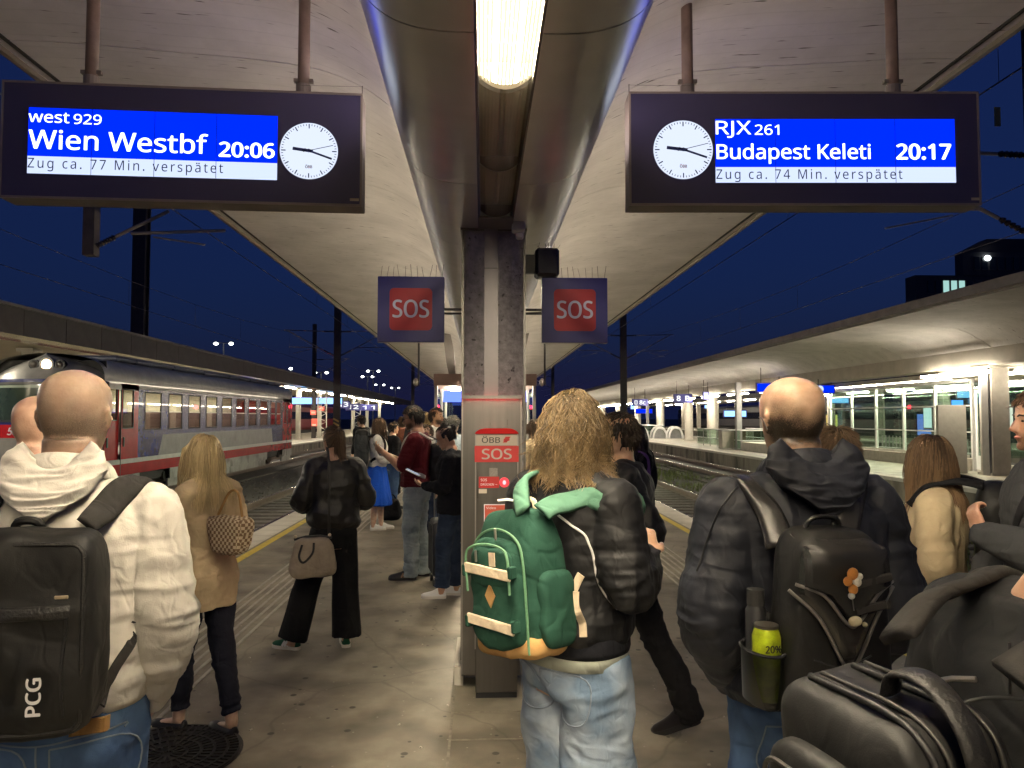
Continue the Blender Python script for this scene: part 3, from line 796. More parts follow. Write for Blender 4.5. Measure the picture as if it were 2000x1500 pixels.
board("departure_board", (1.793, 4.2, 3.29), R(-2.3), 2.05, .674, (rx_(1396), rx_(1857)), (rz_(357), rz_(233)), rz_(327), (rx_(1334), rz_(293), 57 * k),
      [("RJX", (rx_(1397), rx_(1465), rz_(263), 26 * k), dict(bold=.003)), ("261", (rx_(1472), rx_(1519), rz_(264), 19.5 * k), dict(bold=.003)),
       ("Budapest Keleti", (rx_(1398), rx_(1694), rz_(311), 28 * k), dict(bold=.010)), ("20:17", (rx_(1743), rx_(1849), rz_(311.5), 29 * k), dict(bold=.026)),
       ("Zug ca. 74 Min. verspätet", (rx_(1397), rx_(1754), rz_(350), 18.5 * k), dict(ink=1, space=1.2))],
      "departure board for Budapest Keleti with its clock on the left, hanging at upper right", (rx_(1350), rx_(1754)), -1, rx_(1894))
# ------------------------------------------------------------------ railcar on the far left track
tr_grey = M("train_grey", (.25, .245, .235), .38, metal=.1, var=.2, scale=2.5, coat=.2, blotch=((.20, .19, .18), 2.0, .55, .75))
tr_blue = M("train_blue", (.020, .027, .13), .26, var=.25, scale=3, coat=.25)
tr_red = M("train_red", (.36, .014, .016), .26, var=.2, scale=3, coat=.25)
tr_skirt = M("train_skirt", (.36, .34, .31), .6, var=.25, scale=2, blotch=((.12, .11, .10), 1.5, .5, .7))
tr_white = M("train_white", (.55, .53, .5), .4, var=.1)
tr_dark = M("train_underframe", (.02, .019, .018), .7, var=.3)
tr_roof = M("train_roof", (.05, .06, .10), .5, var=.2)
gasket = M("window_gasket", (.012, .012, .014), .5, var=0)
tglass = glassmat("train_window_glass", (.80, .80, .74), 1.5, .015, base=.05)
train = empty("railcar", (-10.9, 0, 0), label="grey, blue and red diesel railcar standing on the far left track", cat="train")
XS = 1.4                      # half width, near side at local x=+1.4
Y0, Y1 = 19.0, 37.2
def side_panel(name, y0, y1, z0, z1, mat, off=0.0, th=.03, cut=None):
    return MB().bb((XS - th + off, y0, z0), (XS + off, y1, z1)).build(name, mat, train)
# roof: rounded
rp = [(XS, 2.62), (XS - .02, 2.86), (XS - .14, 3.06), (XS - .42, 3.2), (XS - .9, 3.29), (0, 3.32)]
full = rp + [(-x, z) for x, z in rp[::-1][1:]]
dense = [tuple(p) for p in catmull([np.array(p) for p in full], 4)]
sec = MB(); n = len(dense)
sec.add([(x, 18.88, z) for x, z in dense] + [(x, Y1, z) for x, z in dense], [(k_, k_ + 1, n + k_ + 1, n + k_) for k_ in range(n - 1)])
sec.build("roof", tr_grey, train, smooth=True, angle=40)
MB().bb((-.95, Y0 + 1.5, 3.24), (.95, Y1 - .4, 3.40), bev=.05).build("roof_box", tr_roof, train)
for q in np.arange(Y0 + 2.5, Y1 - 1, 2.6):
    MB().bb((.55, q, 3.22), (1.0, q + .9, 3.36), bev=.04).build("roof_vent", tr_roof, train)
# side wall: below, above and piers between windows, all real pieces round real openings
wins = [(21.13, 22.2), (22.7, 23.72), (24.22, 25.23), (25.74, 26.78), (27.29, 28.33), (28.85, 29.87), (30.37, 31.4), (31.93, 33.0), (33.5, 34.25), (34.42, 35.15)]
ZW0, ZW1 = 1.36, 2.44
side_panel("wall_upper", Y0 + .12, Y1, ZW1, 2.64, tr_grey)
side_panel("window_band_top", 20.75, 35.5, ZW1 - .0, ZW1 + .05, tr_blue, .004)
edges = [20.75] + [v for w in wins for v in w] + [35.5]
for a, b in zip(edges[0::2], edges[1::2]):
    side_panel("window_pier", a, b, ZW0, ZW1, tr_blue)
side_panel("blue_band", 20.75, 35.5, 1.22, ZW0, tr_blue)
# slanted grey lower panel between the blue end fields
MB().prism([(20.75, .62), (22.05, .62), (22.35, 1.22), (20.75, 1.22)], XS - .03, XS, axis=0).build("blue_end_field", tr_blue, train)
MB().prism([(22.05, .62), (33.9, .62), (33.7, 1.22), (22.35, 1.22)], XS - .028, XS - .002, axis=0).build("lower_panel", tr_grey, train)
MB().prism([(33.9, .62), (35.5, .62), (35.5, 1.22), (33.7, 1.22)], XS - .03, XS, axis=0).build("blue_end_field", tr_blue, train)
side_panel("white_line", Y0 + .1, Y1, .50, .62, tr_white)
side_panel("red_stripe", Y0 + .1, Y1, .20, .50, tr_red, .004)
for a, b in ((Y0 + .1, 20.9), (22.9, 33.0), (35.6, Y1)):
    side_panel("skirt", a, b, -.12, .20, tr_skirt)
    MB().prism([(a, -.36), (b, -.36), (b, -.12), (a, -.12)], XS - .12, XS - .06, axis=0).build("lower_skirt", tr_skirt, train)
# red door fields at both ends with recessed doors
def door(y0, y1, wy0, wy1, wz0, wz1, mat=tr_red, off=0.0, handle=True):
    d = empty("door", (0, 0, 0)); d.parent = train
    m = MB()
    zt = 2.60
    m.bb((XS - .03 + off, y0, .62), (XS + off, wy0, zt)); m.bb((XS - .03 + off, wy1, .62), (XS + off, y1, zt))
    m.bb((XS - .03 + off, wy0, .62), (XS + off, wy1, wz0)); m.bb((XS - .03 + off, wy0, wz1), (XS + off, wy1, zt))
    m.build("leaf", mat, d)
    gk = MB(); t = .03
    gk.bb((XS - .02 + off, wy0 - t, wz0 - t), (XS + .006 + off, wy0, wz1 + t)); gk.bb((XS - .02 + off, wy1, wz0 - t), (XS + .006 + off, wy1 + t, wz1 + t))
    gk.bb((XS - .02 + off, wy0, wz0 - t), (XS + .006 + off, wy1, wz0)); gk.bb((XS - .02 + off, wy0, wz1), (XS + .006 + off, wy1, wz1 + t))
    gk.build("gasket", gasket, d)
    MB().bb((XS - .015 + off, wy0, wz0), (XS - .009 + off, wy1, wz1)).build("pane", tglass, d)
    if handle:
        MB().bb((XS + off, y0 + .1, .95), (XS + .02 + off, y0 + .17, 1.2)).build("handle", gasket, d)
door(19.05, 19.78, 19.17, 19.66, 1.66, 2.46, off=-.06)
door(19.80, 20.75, 19.88, 20.44, 1.45, 2.44)
door(35.5, 36.25, 35.72, 36.05, 1.45, 2.44)
door(36.25, 37.2, 36.42, 36.85, 1.45, 2.44)
for sy in (19.785, 36.25):
    MB().bb((XS - .02, sy - .012, -.1), (XS + .008, sy + .012, 2.6)).build("door_gap", gasket, train)
# windows: gasket, split panes, mid bar
frame_alu = M("window_bar", (.5, .48, .42), .35, metal=.8, var=.1)
for a, b in wins:
    w = empty("window"); w.parent = train
    t = .035; m = MB()
    m.bb((XS - .02, a, ZW0), (XS + .008, a + t, ZW1)); m.bb((XS - .02, b - t, ZW0), (XS + .008, b, ZW1))
    m.bb((XS - .02, a + t, ZW0), (XS + .008, b - t, ZW0 + t)); m.bb((XS - .02, a + t, ZW1 - t), (XS + .008, b - t, ZW1))
    m.build("gasket", gasket, w)
    zm = (ZW0 + ZW1) / 2 - .02
    MB().bb((XS - .018, a + t, zm - .015), (XS + .002, b - t, zm + .015)).build("bar", frame_alu, w)
    MB().bb((XS - .014, a + t, ZW0 + t), (XS - .009, b - t, zm - .015)).build("pane", tglass, w)
    MB().bb((XS - .010, a + t, zm + .015), (XS - .005, b - t, ZW1 - t)).build("pane", tglass, w)
# interior
inner_w = M("train_interior", (.62, .58, .47), .7, var=.1)
MB().bb((-1.36, Y0 + .6, .9), (-1.32, Y1 - .3, 2.6)).build("inner_wall", inner_w, train)
MB().bb((-1.3, Y0 + .6, .72), (1.3, Y1 - .3, .76)).build("floor", M("train_floor", (.12, .11, .1), .7), train)
MB().bb((-1.3, Y0 + .6, 2.60), (1.3, Y1 - .3, 2.63)).build("ceiling", inner_w, train)
MB().bb((-.12, Y0 + 1.9, 2.565), (.12, Y1 - 1.4, 2.59)).build("ceiling_light", glow("train_light", (1, .90, .72), 34.0), train)
seat_me = MB().box((0, 0, .25), (.95, .12, .85), bev=.04).box((0, .22, .0), (.95, .42, .12), bev=.03).mesh("seat"); seat_me.materials.append(M("train_seat", (.15, .09, .085), .8, var=.2))
for q in np.arange(21.5, 35, 1.53):
    for sx in (-.78, .78):
        c = bpy.data.objects.new("seat", seat_me); COL.objects.link(c); c.parent = train; c.location = (sx, q, 1.2)
# far side wall, underframe, wheels
MB().bb((-1.4, Y0 + .1, -.1), (-1.37, Y1, 2.62)).build("wall_far", tr_grey, train)
MB().bb((-1.2, Y0 + .5, -.05), (1.2, Y1 - .2, .5)).build("underframe", tr_dark, train)
MB().bb((-1.36, 19.08, .4), (1.34, 19.1, 3.15)).build("bulkhead", tr_dark, train)
MB().bb((-1.37, Y1 - .03, -.05), (1.365, Y1 - .005, 2.62)).build("end_wall", tr_red, train)
wheel_me = MB().tube([(-.07, 0, 0), (.07, 0, 0)], [.42, .42], 28).mesh("wheel"); wheel_me.materials.append(rail_m)
for q in (21.0, 22.9, 33.6, 35.4):
    for sx in (-.755, .755):
        c = bpy.data.objects.new("wheel", wheel_me); COL.objects.link(c); c.parent = train; c.location = (sx, q, -.03)
for q in (21.95, 34.5):
    MB().bb((.9, q - 1.2, -.12), (1.15, q + 1.2, .12), bev=.04).build("bogie_frame", tr_dark, train)
    for e in (-.95, .95):
        MB().cyl((1.15, q + e, -.03), (1.25, q + e, -.03), .13, n=14).build("axle_box", tr_dark, train)
for q, h in ((24.2, .32), (26.5, .38), (29.0, .3), (31.2, .36)):
    MB().bb((.5, q, -.12 - h * .4), (1.18, q + 1.5, .1), bev=.05).build("equipment_box", tr_dark, train)
# cab front: curved nose
def nose(z, u):               # u -1..1 across, returns y of the front skin
    lean = .10 * max(0, z - 1.25) + (.12 * max(0, z - 2.6) * 3 if z > 2.6 else 0)
    return 18.35 + .55 * abs(u) ** 2.6 + lean
def half_w(z):
    if z <= 2.6: return 1.4
    t = (z - 2.6) / .72
    return 1.4 * max(.02, 1 - t ** 2.4)
def front_patch(name, z0, z1, u0, u1, mat, off=0.0, parent=train, nu=26, nz=8, curve_top=True):
    m = MB(); zs = np.linspace(z0, z1, nz + 1); us = np.linspace(u0, u1, nu + 1)
    vs = [(u * half_w(z), nose(z, u) - off, z) for z in zs for u in us]
    fs = [(i * (nu + 1) + j, i * (nu + 1) + j + 1, (i + 1) * (nu + 1) + j + 1, (i + 1) * (nu + 1) + j) for i in range(nz) for j in range(nu)]
    m.add(vs, fs); return m.build(name, mat, parent, smooth=True)
cab = empty("cab_front"); cab.parent = train
front_patch("lower_skirt", -.35, .25, -1, 1, tr_skirt, parent=cab)
front_patch("grey_apron", .25, 1.22, -1, 1, tr_grey, parent=cab)
front_patch("red_band", 1.22, 1.54, -1, 1, tr_red, parent=cab)
front_patch("blue_field", 1.54, 2.66, -1, 1, tr_blue, parent=cab)
front_patch("grey_brow", 2.66, 3.32, -1, 1, tr_grey, parent=cab, nz=14)
front_patch("windscreen_seal", 1.60, 2.58, -.93, .36, gasket, .012, parent=cab)
front_patch("windscreen", 1.66, 2.52, -.90, .33, M("windscreen_dark", (.03, .045, .035), .08, var=.3, scale=2, coat=.5), .02, parent=cab)
front_patch("corner_window", 1.62, 2.52, .52, .86, M("windscreen_dark", (.03, .045, .035)), .015, parent=cab)
front_patch("windscreen_top_shade", 2.44, 2.50, -.86, .28, M("shade_green", (.25, .30, .24), .4, var=.1), .026, parent=cab)
MB().tube([(-.25, 18.31, 1.60), (.05, 18.36, 2.02)], [.014, .010], 6).build("wiper", gasket, cab)
lettering("number", "5047", (-.58, -.07, 1.30, .17), offwhite, cab, y=18.315, bold=.03, shear=.25)
for u, r_, lit in ((.08, .16, True), (-.14, .105, False), (.30, .105, False)):
    x = u * 1.4; z = 3.02; y = nose(z, u)
    h = empty("headlight"); h.parent = cab
    MB().tube([(x, y + .08, z), (x, y - .04, z)], [r_ + .02, r_ + .02], 24).build("ring", gasket if not lit else tr_grey, h)
    MB().sphere((x, y - .02, z), (r_ * .92, .04, r_ * .92), 20, 10).build("lens", glow("headlight_glow", (1.0, .72, .42), 6.0) if lit else M("headlight_dark", (.05, .04, .035), .15, var=.1), h, smooth=True)
for u in (-.62, .62):
    MB().tube([(u * 1.4, nose(.45, u) + .1, .45), (u * 1.4, nose(.45, u) - .35, .45)], [.08, .08], 14).build("buffer_stem", tr_dark, cab)
    MB().tube([(u * 1.4, nose(.45, u) - .35, .45), (u * 1.4, nose(.45, u) - .42, .45)], [.22, .20], 20).build("buffer_plate", tr_dark, cab)
MB().bb((-1.2, 18.6, -.42), (1.2, 18.8, -.1)).build("rail_guard", tr_dark, cab)

# ------------------------------------------------------------------ canopy beyond the left tracks
canL = empty("left_canopy", (0, 0, 0), label="flat brown-edged canopy over the platform behind the railcar", cat="canopy")
XE = -12.2
pan_me = MB().box((0, 0, 0), (.05, 1.985, .70), bev=.006).mesh("fascia_panel"); pan_me.materials.append(M("fascia_brown", (.075, .062, .052), .55, var=.2, scale=2))
for i in range(62):
    c = bpy.data.objects.new("fascia_panel", pan_me); COL.objects.link(c); c.parent = canL
    c.location = (XE, 6 + 2 * i + 1, 4.24 - .003 * i)
MB().prism([(6, 4.60), (130, 4.40), (130, 4.48), (6, 4.68)], XE - .1, XE + .06, axis=0).build("fascia_cap", fascia_m, canL)
MB().bb((-19.6, 6, 4.0), (XE - .03, 130, 4.3)).build("roof_deck", fascia_m, canL)
soffit = M("soffit_cream", (.55, .50, .41), .6, var=.1, scale=2)
MB().bb((-19.5, 6, 3.93), (-13.5, 130, 3.99)).build("soffit", soffit, canL)
me = MB().prism([(-13.45, 3.96), (-12.9, 3.80), (-12.45, 3.80), (-12.23, 3.90), (-12.23, 3.97), (-13.45, 3.99)], 0, 1.985).mesh("edge_panel"); me.materials.append(M("edge_panel_metal", (.60, .56, .48), .22, metal=.8, var=.12))
for i in range(62):
    c = bpy.data.objects.new("edge_panel", me); COL.objects.link(c); c.parent = canL; c.location = (0, 6 + 2 * i, 0)
lamp_me = MB().box((0, 0, 0), (.16, 2.6, .07), bev=.01).mesh("strip_tube"); lamp_me.materials.append(lamp_cool)
shield_me = MB().box((0, 0, .06), (.24, 3.3, .04)).mesh("light_shield"); shield_me.materials.append(white_paint)  # added over each tube to block its upward light
for i in [0, 1, 2] + list(range(4, 22)):
    lo = empty("strip_lamp", (-13.9, 9 + 5.0 * i, 3.86), label="white strip lamp under the canopy behind the railcar, %s along it" % ORD[min(i, 21)], cat="ceiling lamp", group="strip lamps under the left canopy")
    c = bpy.data.objects.new("diffuser", lamp_me); COL.objects.link(c); c.parent = lo
    c = bpy.data.objects.new("light_shield", shield_me); COL.objects.link(c); c.parent = lo
post_m = M("cream_post", (.55, .52, .45), .5, var=.12, scale=3)
def post(x, y, w, h, lb, grp, mat=post_m, rnd=False, cap=True):
    t = empty("canopy_post", (x, y, 0), label=lb, cat="post", group=grp)
    (MB().cyl((0, 0, 0), (0, 0, h), w / 2, n=24) if rnd else MB().box((0, 0, h / 2), (w, w, h), bev=.02)).build("shaft", mat, t, smooth=rnd, angle=40)
    if cap: (MB().cyl((0, 0, h - .12), (0, 0, h), w * .8, n=24) if rnd else MB().box((0, 0, h - .06), (w * 1.5, w * 1.5, .10))).build("head", mat, t)
    MB().box((0, 0, .04), (w * 1.2, w * 1.2, .08)).build("foot", mat, t)
    return t
for i, y in enumerate((14, 24, 34, 41.5, 44.5, 52, 58.5, 66, 74, 83, 93, 104)):
    post(-14.4, y, .34, 3.9, "square cream canopy post on the platform behind the railcar, %s along it" % ORD[i], "posts under the left canopy")
# lattice posts
for y in (62.0, 79.0):
    t = empty("lattice_post", (-13.3, y, 0), label="white steel lattice post on the platform behind the railcar, %s one" % ("nearer" if y < 70 else "farther"), cat="post")
    for sx in (-.35, .35):
        MB().box((sx, 0, 1.95), (.09, .09, 3.9)).build("upright", post_m, t)
    for k_ in range(5):
        z = .3 + .7 * k_
        MB().tube([(-.35, 0, z), (.35, 0, z + .35)], .03, 6).build("brace", post_m, t)
        MB().tube([(.35, 0, z + .35), (-.35, 0, z + .7)], .03, 6).build("brace", post_m, t)
sign_blue = glow("sign_lightblue", (.25, .55, 1.0), 1.6)
def hang_sign(x, y, z, w, h, lb, mat=navy_m, txt=None, clock=False, rz=0.0, lit=False, zroof=3.9):
    t = empty("hanging_sign", (x, y, z), rz, label=lb, cat="sign")
    MB().box((0, .06, 0), (w, .12, h), bev=.01).build("case", navy_m, t)
    if lit: MB().bb((-w / 2 + .06, -.008, -h / 2 + .06), (w / 2 - .06, -.003, h / 2 - .06)).build("lit_face", mat, t)
    if clock: MB().cyl((-w / 2 + h / 2, -.012, 0), (-w / 2 + h / 2, -.004, 0), h * .38, n=24).build("clock_face", screen_white, t)
    if txt:
        lettering("lettering", txt, (-w * .34, w * .34, -h * .28, h * .56), glow("sign_text", (.9, .93, 1), .9), t, y=-.012, bold=.03)
    for sx in (-w * .32, w * .32):
        MB().cyl((sx, .06, h / 2), (sx, .06, zroof - z), .02, n=6).build("hanger", mast_m, t)
    return t
p = at_side(585, 783, -13.6); hang_sign(-13.6, p.y, p.z, 1.9, .55, "lit pale blue display just past the far end of the railcar", sign_blue, lit=True)
p = at_side(640, 783, -13.6); hang_sign(-13.6, p.y, p.z, 2.6, .62, "lit pale blue display with round clock beyond the railcar", sign_blue, clock=True, lit=True)
p = at_side(671, 790, -13.4); hang_sign(-13.4, p.y, p.z, 1.3, .7, "small dark blue platform number sign right of the lit clock display", txt="13")
p = at_side(690, 795, -13.4); hang_sign(-13.4, p.y, p.z, 1.6, .7, "dark blue sign reading 12 under the left canopy", txt="12")
p = at_side(720, 796, -13.6); hang_sign(-13.6, p.y, p.z, 2.2, .75, "widest dark blue sign under the left canopy, reading 11", txt="11")
# poster case, red notices, bench rail on that platform
pc = empty("poster_case", (-13.6, 48.5, 0), label="grey poster case with white and purple posters beyond the railcar end", cat="poster case")
MB().bb((-.7, 0, 0), (.7, .2, 2.1)).build("case", alu, pc)
MB().bb((-.6, -.02, 1.0), (-.08, -.005, 2.0)).build("poster", glow("poster_purple", (.35, .3, .8), .6), pc)
MB().bb((.02, -.02, .95), (.6, -.005, 2.0)).build("poster", glow("poster_white", (.9, .85, .85), .8), pc)
for i, (px, py) in enumerate(((628, 798), (612, 806), (614, 825))):
    q = at_side(px, py, -13.5)
    rn = empty("red_notice", q, label=("red lit notice on the left platform below the clock display", "small red lamp box on the left platform post", "red notice with white label lower on the left platform post")[i], cat="notice")
    MB().box((0, 0, 0), (.45, .1, .35 if i != 2 else .6), bev=.02).build("plate", M("notice_red_lit", (.5, .06, .05), .5, var=.1, emis=(1, .15, .08), es=.6), rn)
    MB().box((0, -.06, .0 if i != 2 else -.2), (.3, .02, .12)).build("label_field", glow("notice_pale", (1, .6, .4), .8), rn)
rl = empty("glass_railing", (-13.2, 41, 0), label="low glass railing on the platform just past the railcar end", cat="railing")
MB().bb((-.6, 0, .08), (.9, .03, 1.0)).build("pane", glassmat("railing_glass", (.72, .85, .78), 1.5, .03, base=.06), rl)
MB().bb((-.7, -.02, 1.0), (1.0, .05, 1.06)).build("handrail", white_paint, rl)
MB().bb((-.7, -.02, .0), (1.0, .05, .08)).build("base", alu, rl)
# dark red train in the distance beyond
rt = empty("red_train", (-24.5, 0, 0), label="dark red train standing far away behind the left platform posts", cat="train")
MB().bb((-1.4, 30, .1), (1.4, 120, 3.3), bev=.3).build("body", M("far_red", (.16, .02, .02), .4, var=.2, scale=.5), rt)
MB().bb((1.4, 30, 1.5), (1.42, 120, 2.4)).build("window_band", M("far_window", (.02, .02, .025), .1, var=0), rt)
MB().bb((-1.2, 30.5, -.7), (1.2, 119.5, .1)).build("underframe", tr_dark, rt)

# ------------------------------------------------------------------ canopy, posts and furniture beyond the right tracks
canR = canopy("right_canopy", 15.2, 3, [3 + 4.5 * k_ for k_ in range(28)], kw=1.17, dz=.06, label="concrete gull-wing canopy over the platform across the right tracks", gap=.03)
MB().bb((-.42, 3, 3.25), (.42, 127, 3.9)).build("spine_beam", M("spine_concrete", (.45, .41, .35), .8, var=.12, scale=2), canR)
lampR_me = MB().box((0, 0, 0), (.14, 3.2, .07), bev=.01).mesh("strip_tube"); lampR_me.materials.append(glow("lamp_tube_right", (1.0, 0.90, 0.71), 82.0))
for i, (x, y) in enumerate([(14.55, 22.5), (15.9, 22.5)] + [(14.6, 37 + 5.2 * k_) for k_ in range(16)] + [(16.0, 26), (16.0, 31)]):
    lo = empty("strip_lamp", (x, y, 3.05), label="white strip lamp under the canopy across the right tracks, %s along it" % ORD[i], cat="ceiling lamp", group="strip lamps under the right canopy")
    c = bpy.data.objects.new("diffuser", lampR_me); COL.objects.link(c); c.parent = lo
    MB().box((0, 0, .045), (.135, 3.2, .012)).build("light_shield", white_paint, lo)  # added shield above the diffuser, keeps its light off the shell
conc_post = M("post_concrete", (.42, .38, .32), .75, var=.15, scale=3)
t = post(15.2, 21.6, .56, 3.3, "wide grey concrete post across the right tracks beside the glass room", "posts under the right canopy", conc_post)
MB().box((-.33, -.1, 1.6), (.06, .3, 3.2)).build("steel_strip", alu, t)
MB().box((-.75, .9, 1.05), (.9, .12, 2.1), bev=.01).build("side_panel", M("grey_panel", (.24, .22, .19), .6, var=.1), t)
for i, y in enumerate((49.5, 55.2, 64, 73.5, 84, 95)):
    post(15.4, y, .72 if y < 52 else .62, 3.3, "round pale post across the right tracks, %s beyond the glass room" % ORD[i], "round posts under the right canopy", M("post_pale", (.62, .58, .50), .5, var=.08), rnd=True)
for i, (px, py, w) in enumerate(((1443, 878, .30), (1265, 850, .26), (1285, 852, .26))):
    q = on_ground(px, py)
    post(q.x, q.y, w, 3.6, ("slim grey steel post in front of the glass stair railing", "slim steel post left of the 8c sign", "slim steel post right of the 8c sign")[i], "slim posts on the right platform", M("post_steel", (.36, .35, .34), .45, metal=.5, var=.1), cap=False)
# glass waiting room
wr = empty("glass_waiting_room", (0, 0, 0), label="glass walled waiting room with steel bars on the platform across the right tracks", cat="waiting room")
XW, YA, YB, ZT = 15.75, 23.4, 33.2, 2.95
wg = glassmat("waiting_room_glass", (.80, .90, .85), 1.5, .02, base=.05)
fr_m = M("room_frame", (.62, .61, .58), .4, metal=.1, var=.1)
ny = 5; dyy = (YB - YA) / ny
for i in range(ny):
    y0_, y1_ = YA + dyy * i, YA + dyy * (i + 1)
    MB().bb((XW - .05, y0_ - .04, 0), (XW + .05, y0_ + .04, ZT)).build("mullion", fr_m, wr)
    for za, zb in ((.42, 1.22), (1.26, 2.08), (2.12, 2.85)):
        MB().bb((XW - .006, y0_ + .04, za), (XW + .006, y1_ - .04, zb)).build("pane", wg, wr)
MB().bb((XW - .05, YB - .04, 0), (XW + .05, YB + .04, ZT)).build("mullion", fr_m, wr)
for z in (1.24, 2.10):
    MB().bb((XW - .07, YA, z - .022), (XW - .02, YB, z + .022)).build("rail", fr_m, wr)
MB().bb((XW - .1, YA, 2.86), (XW + .1, YB, 2.99)).build("head_beam", fr_m, wr)
MB().bb((XW - .12, YA, 0), (XW + .1, YB, .40), bev=.01).build("plinth", M("plinth_grey", (.30, .27, .22), .7, var=.15), wr)
MB().bb((XW - .1, YA + .2, .43), (XW - .0, YB, .50)).build("ledge", coping_m, wr)
for z in (2.85,):
    MB().bb((XW, YB - .01, .4), (XW + 2.4, YB + .01, z)).build("pane", wg, wr)
    MB().bb((XW, YA - .01, .4), (XW + 2.4, YA + .01, z)).build("pane", wg, wr)
MB().bb((XW + 2.38, YA, .4), (XW + 2.4, YB, 2.85)).build("pane", wg, wr)
MB().bb((XW - .45, 21.8, 3.0), (XW + 2.6, 24.4, 3.3), bev=.01).build("roof_box", M("roof_box_cream", (.62, .58, .48), .6, var=.06), wr)
MB().bb((XW - .3, 24.4, 3.05), (XW + 2.5, YB + .5, 3.2)).build("roof", M("roof_grey", (.35, .32, .27), .6, var=.1), wr)
for q in np.arange(24.2, 32.5, 2.0):
    MB().bb((XW + .3, q, 2.90), (XW + .5, q + 1.4, 2.96)).build("lamp", lamp_cool, wr)
dr = empty("sliding_door"); dr.parent = wr
MB().bb((XW - .02, 22.35, .06), (XW + .02, 22.45, 2.6)).build("stile", white_paint, dr); MB().bb((XW - .02, 23.15, .06), (XW + .02, 23.25, 2.6)).build("stile", white_paint, dr)
MB().bb((XW - .02, 22.45, .06), (XW + .02, 23.15, .5)).build("bottom_panel", white_paint, dr); MB().bb((XW - .02, 22.45, 2.5), (XW + .02, 23.15, 2.6)).build("top_bar", white_paint, dr)
MB().bb((XW - .005, 22.45, .5), (XW + .005, 23.15, 2.5)).build("pane", wg, dr)
# furniture seen through the glass
for i, y in enumerate((25.5, 28.2, 30.6)):
    b_ = empty("bench", (16.9, y, 0), label="wire bench inside the glass waiting room, %s" % ("nearest the door", "in the middle", "at the far end")[i], cat="bench")
    MB().bb((-.25, -.9, .42), (.2, .9, .47)).build("seat", alu, b_); 
    for k_ in range(7): MB().bb((.2, -.9 + .27 * k_, .45), (.23, -.86 + .27 * k_, .95)).build("back_bar", alu, b_)
    for e in (-.7, .7): MB().bb((-.05, e - .03, 0), (.05, e + .03, .42)).build("leg", alu, b_)
for i, (y, z, c1) in enumerate(((24.9, 1.75, (.9, .8, .7)), (25.6, 1.75, (.8, .45, .3)), (29.5, 1.7, (.6, .8, .75)))):
    ps = empty("lit_poster", (18.0, y, z), label=("white lit poster seen through the glass room near its door", "orange lit poster seen through the glass room", "greenish lit timetable at the back of the glass room")[i], cat="poster")
    MB().box((.03, 0, 0), (.05, .62, .95)).build("case", black_m, ps); MB().box((-.005, 0, 0), (.01, .52, .8)).build("sheet", glow("poster_lit_%d" % i, c1, .9), ps)
q = at_side(1870, 789, 17.6); sc_ = empty("small_screen", q, label="small bright blue screen hanging inside the glass room", cat="screen")
MB().box((0, .03, 0), (.5, .05, .34)).build("case", black_m, sc_); MB().box((0, 0, 0), (.44, .008, .28)).build("panel", glow("small_blue", (.1, .35, 1.0), 1.6), sc_); MB().cyl((0, .03, .17), (0, .03, 3.05 - q.z), .015, n=6).build("hanger", mast_m, sc_)
# signs across the tracks
p = at_side(1334, 778, 14.0); hang_sign(14.0, p.y, p.z, 1.35, .62, "dark blue platform sign reading 8 B across the right tracks", txt="8  B", zroof=4.3)
p = at_side(1250, 786, 13.6); hang_sign(13.6, p.y, p.z, 1.4, .6, "dark blue platform sign reading 8c farther along", txt="▫ 8c", zroof=4.3)
p = at_side(1505, 757, 14.3); hang_sign(14.3, p.y, p.z, 1.45, .5, "wide bright blue departure display left of the navy jacket wearer's head", screen_blue, lit=True, zroof=4.2)
p = at_side(1612, 760, 15.0); hang_sign(15.0, p.y, p.z, .9, .42, "small bright blue display with round clock right of the navy jacket wearer's head", screen_blue, lit=True, clock=True, zroof=3.4)
p = at_side(1379, 773, 14.3); hang_sign(14.3, p.y, p.z, .42, .55, "small lit white and violet sign next to the round post", glow("sign_violet", (.7, .65, 1), 1.2), lit=True, zroof=4.2)
for i, (px, py, w) in enumerate(((1239, 795, .8), (1258, 803, 1.7), (1180, 792, 1.2), (1436, 808, 1.6))):
    p = at_side(px, py, 15.2 + i * .6); hang_sign(15.2 + i * .6, p.y, p.z, w, .5, ("lit blue sign just right of the black mast", "lit blue display below the 8c sign", "lit blue and white display left of the black mast", "lit blue sign far behind the glass railing")[i], sign_blue if i != 1 else screen_blue, lit=True, zroof=3.3)
# stair railing of glass, escalator hoods, bin
def glass_rail(x0, x1, y0, y1, lb):
    t = empty("glass_railing", (0, 0, 0), label=lb, cat="railing")
    rgm = glassmat("railing_glass")
    for a, b in (((x0, y0), (x1, y0)), ((x0, y0), (x0, y1)), ((x1, y0), (x1, y1))):
        L_ = math.hypot(b[0] - a[0], b[1] - a[1]); n_ = max(1, int(L_ / 1.2))
        for k_ in range(n_):
            f0, f1 = (k_ + .03) / n_, (k_ + .97) / n_
            A = (a[0] + (b[0] - a[0]) * f0, a[1] + (b[1] - a[1]) * f0); B = (a[0] + (b[0] - a[0]) * f1, a[1] + (b[1] - a[1]) * f1)
            MB().bb((A[0] - .006, A[1] - .006, .1), (B[0] + .006, B[1] + .006, 1.0)).build("pane", rgm, t)
            MB().bb((A[0] - .02, A[1] - .02, .0), (A[0] + .02, A[1] + .02, 1.0)).build("baluster", alu, t)
        MB().tube([(*a, 1.03), (*b, 1.03)], .03, 8).build("handrail", white_paint, t)
        MB().tube([(*a, .5), (*b, .5)], .02, 8).build("mid_rail", white_paint, t)
    return t
q0 = on_ground(1375, 868); q1 = on_ground(1443, 880)
glass_rail(13.5, 16.6, 38.6, 46.5, "glass stair railing behind the slim steel post across the right tracks")
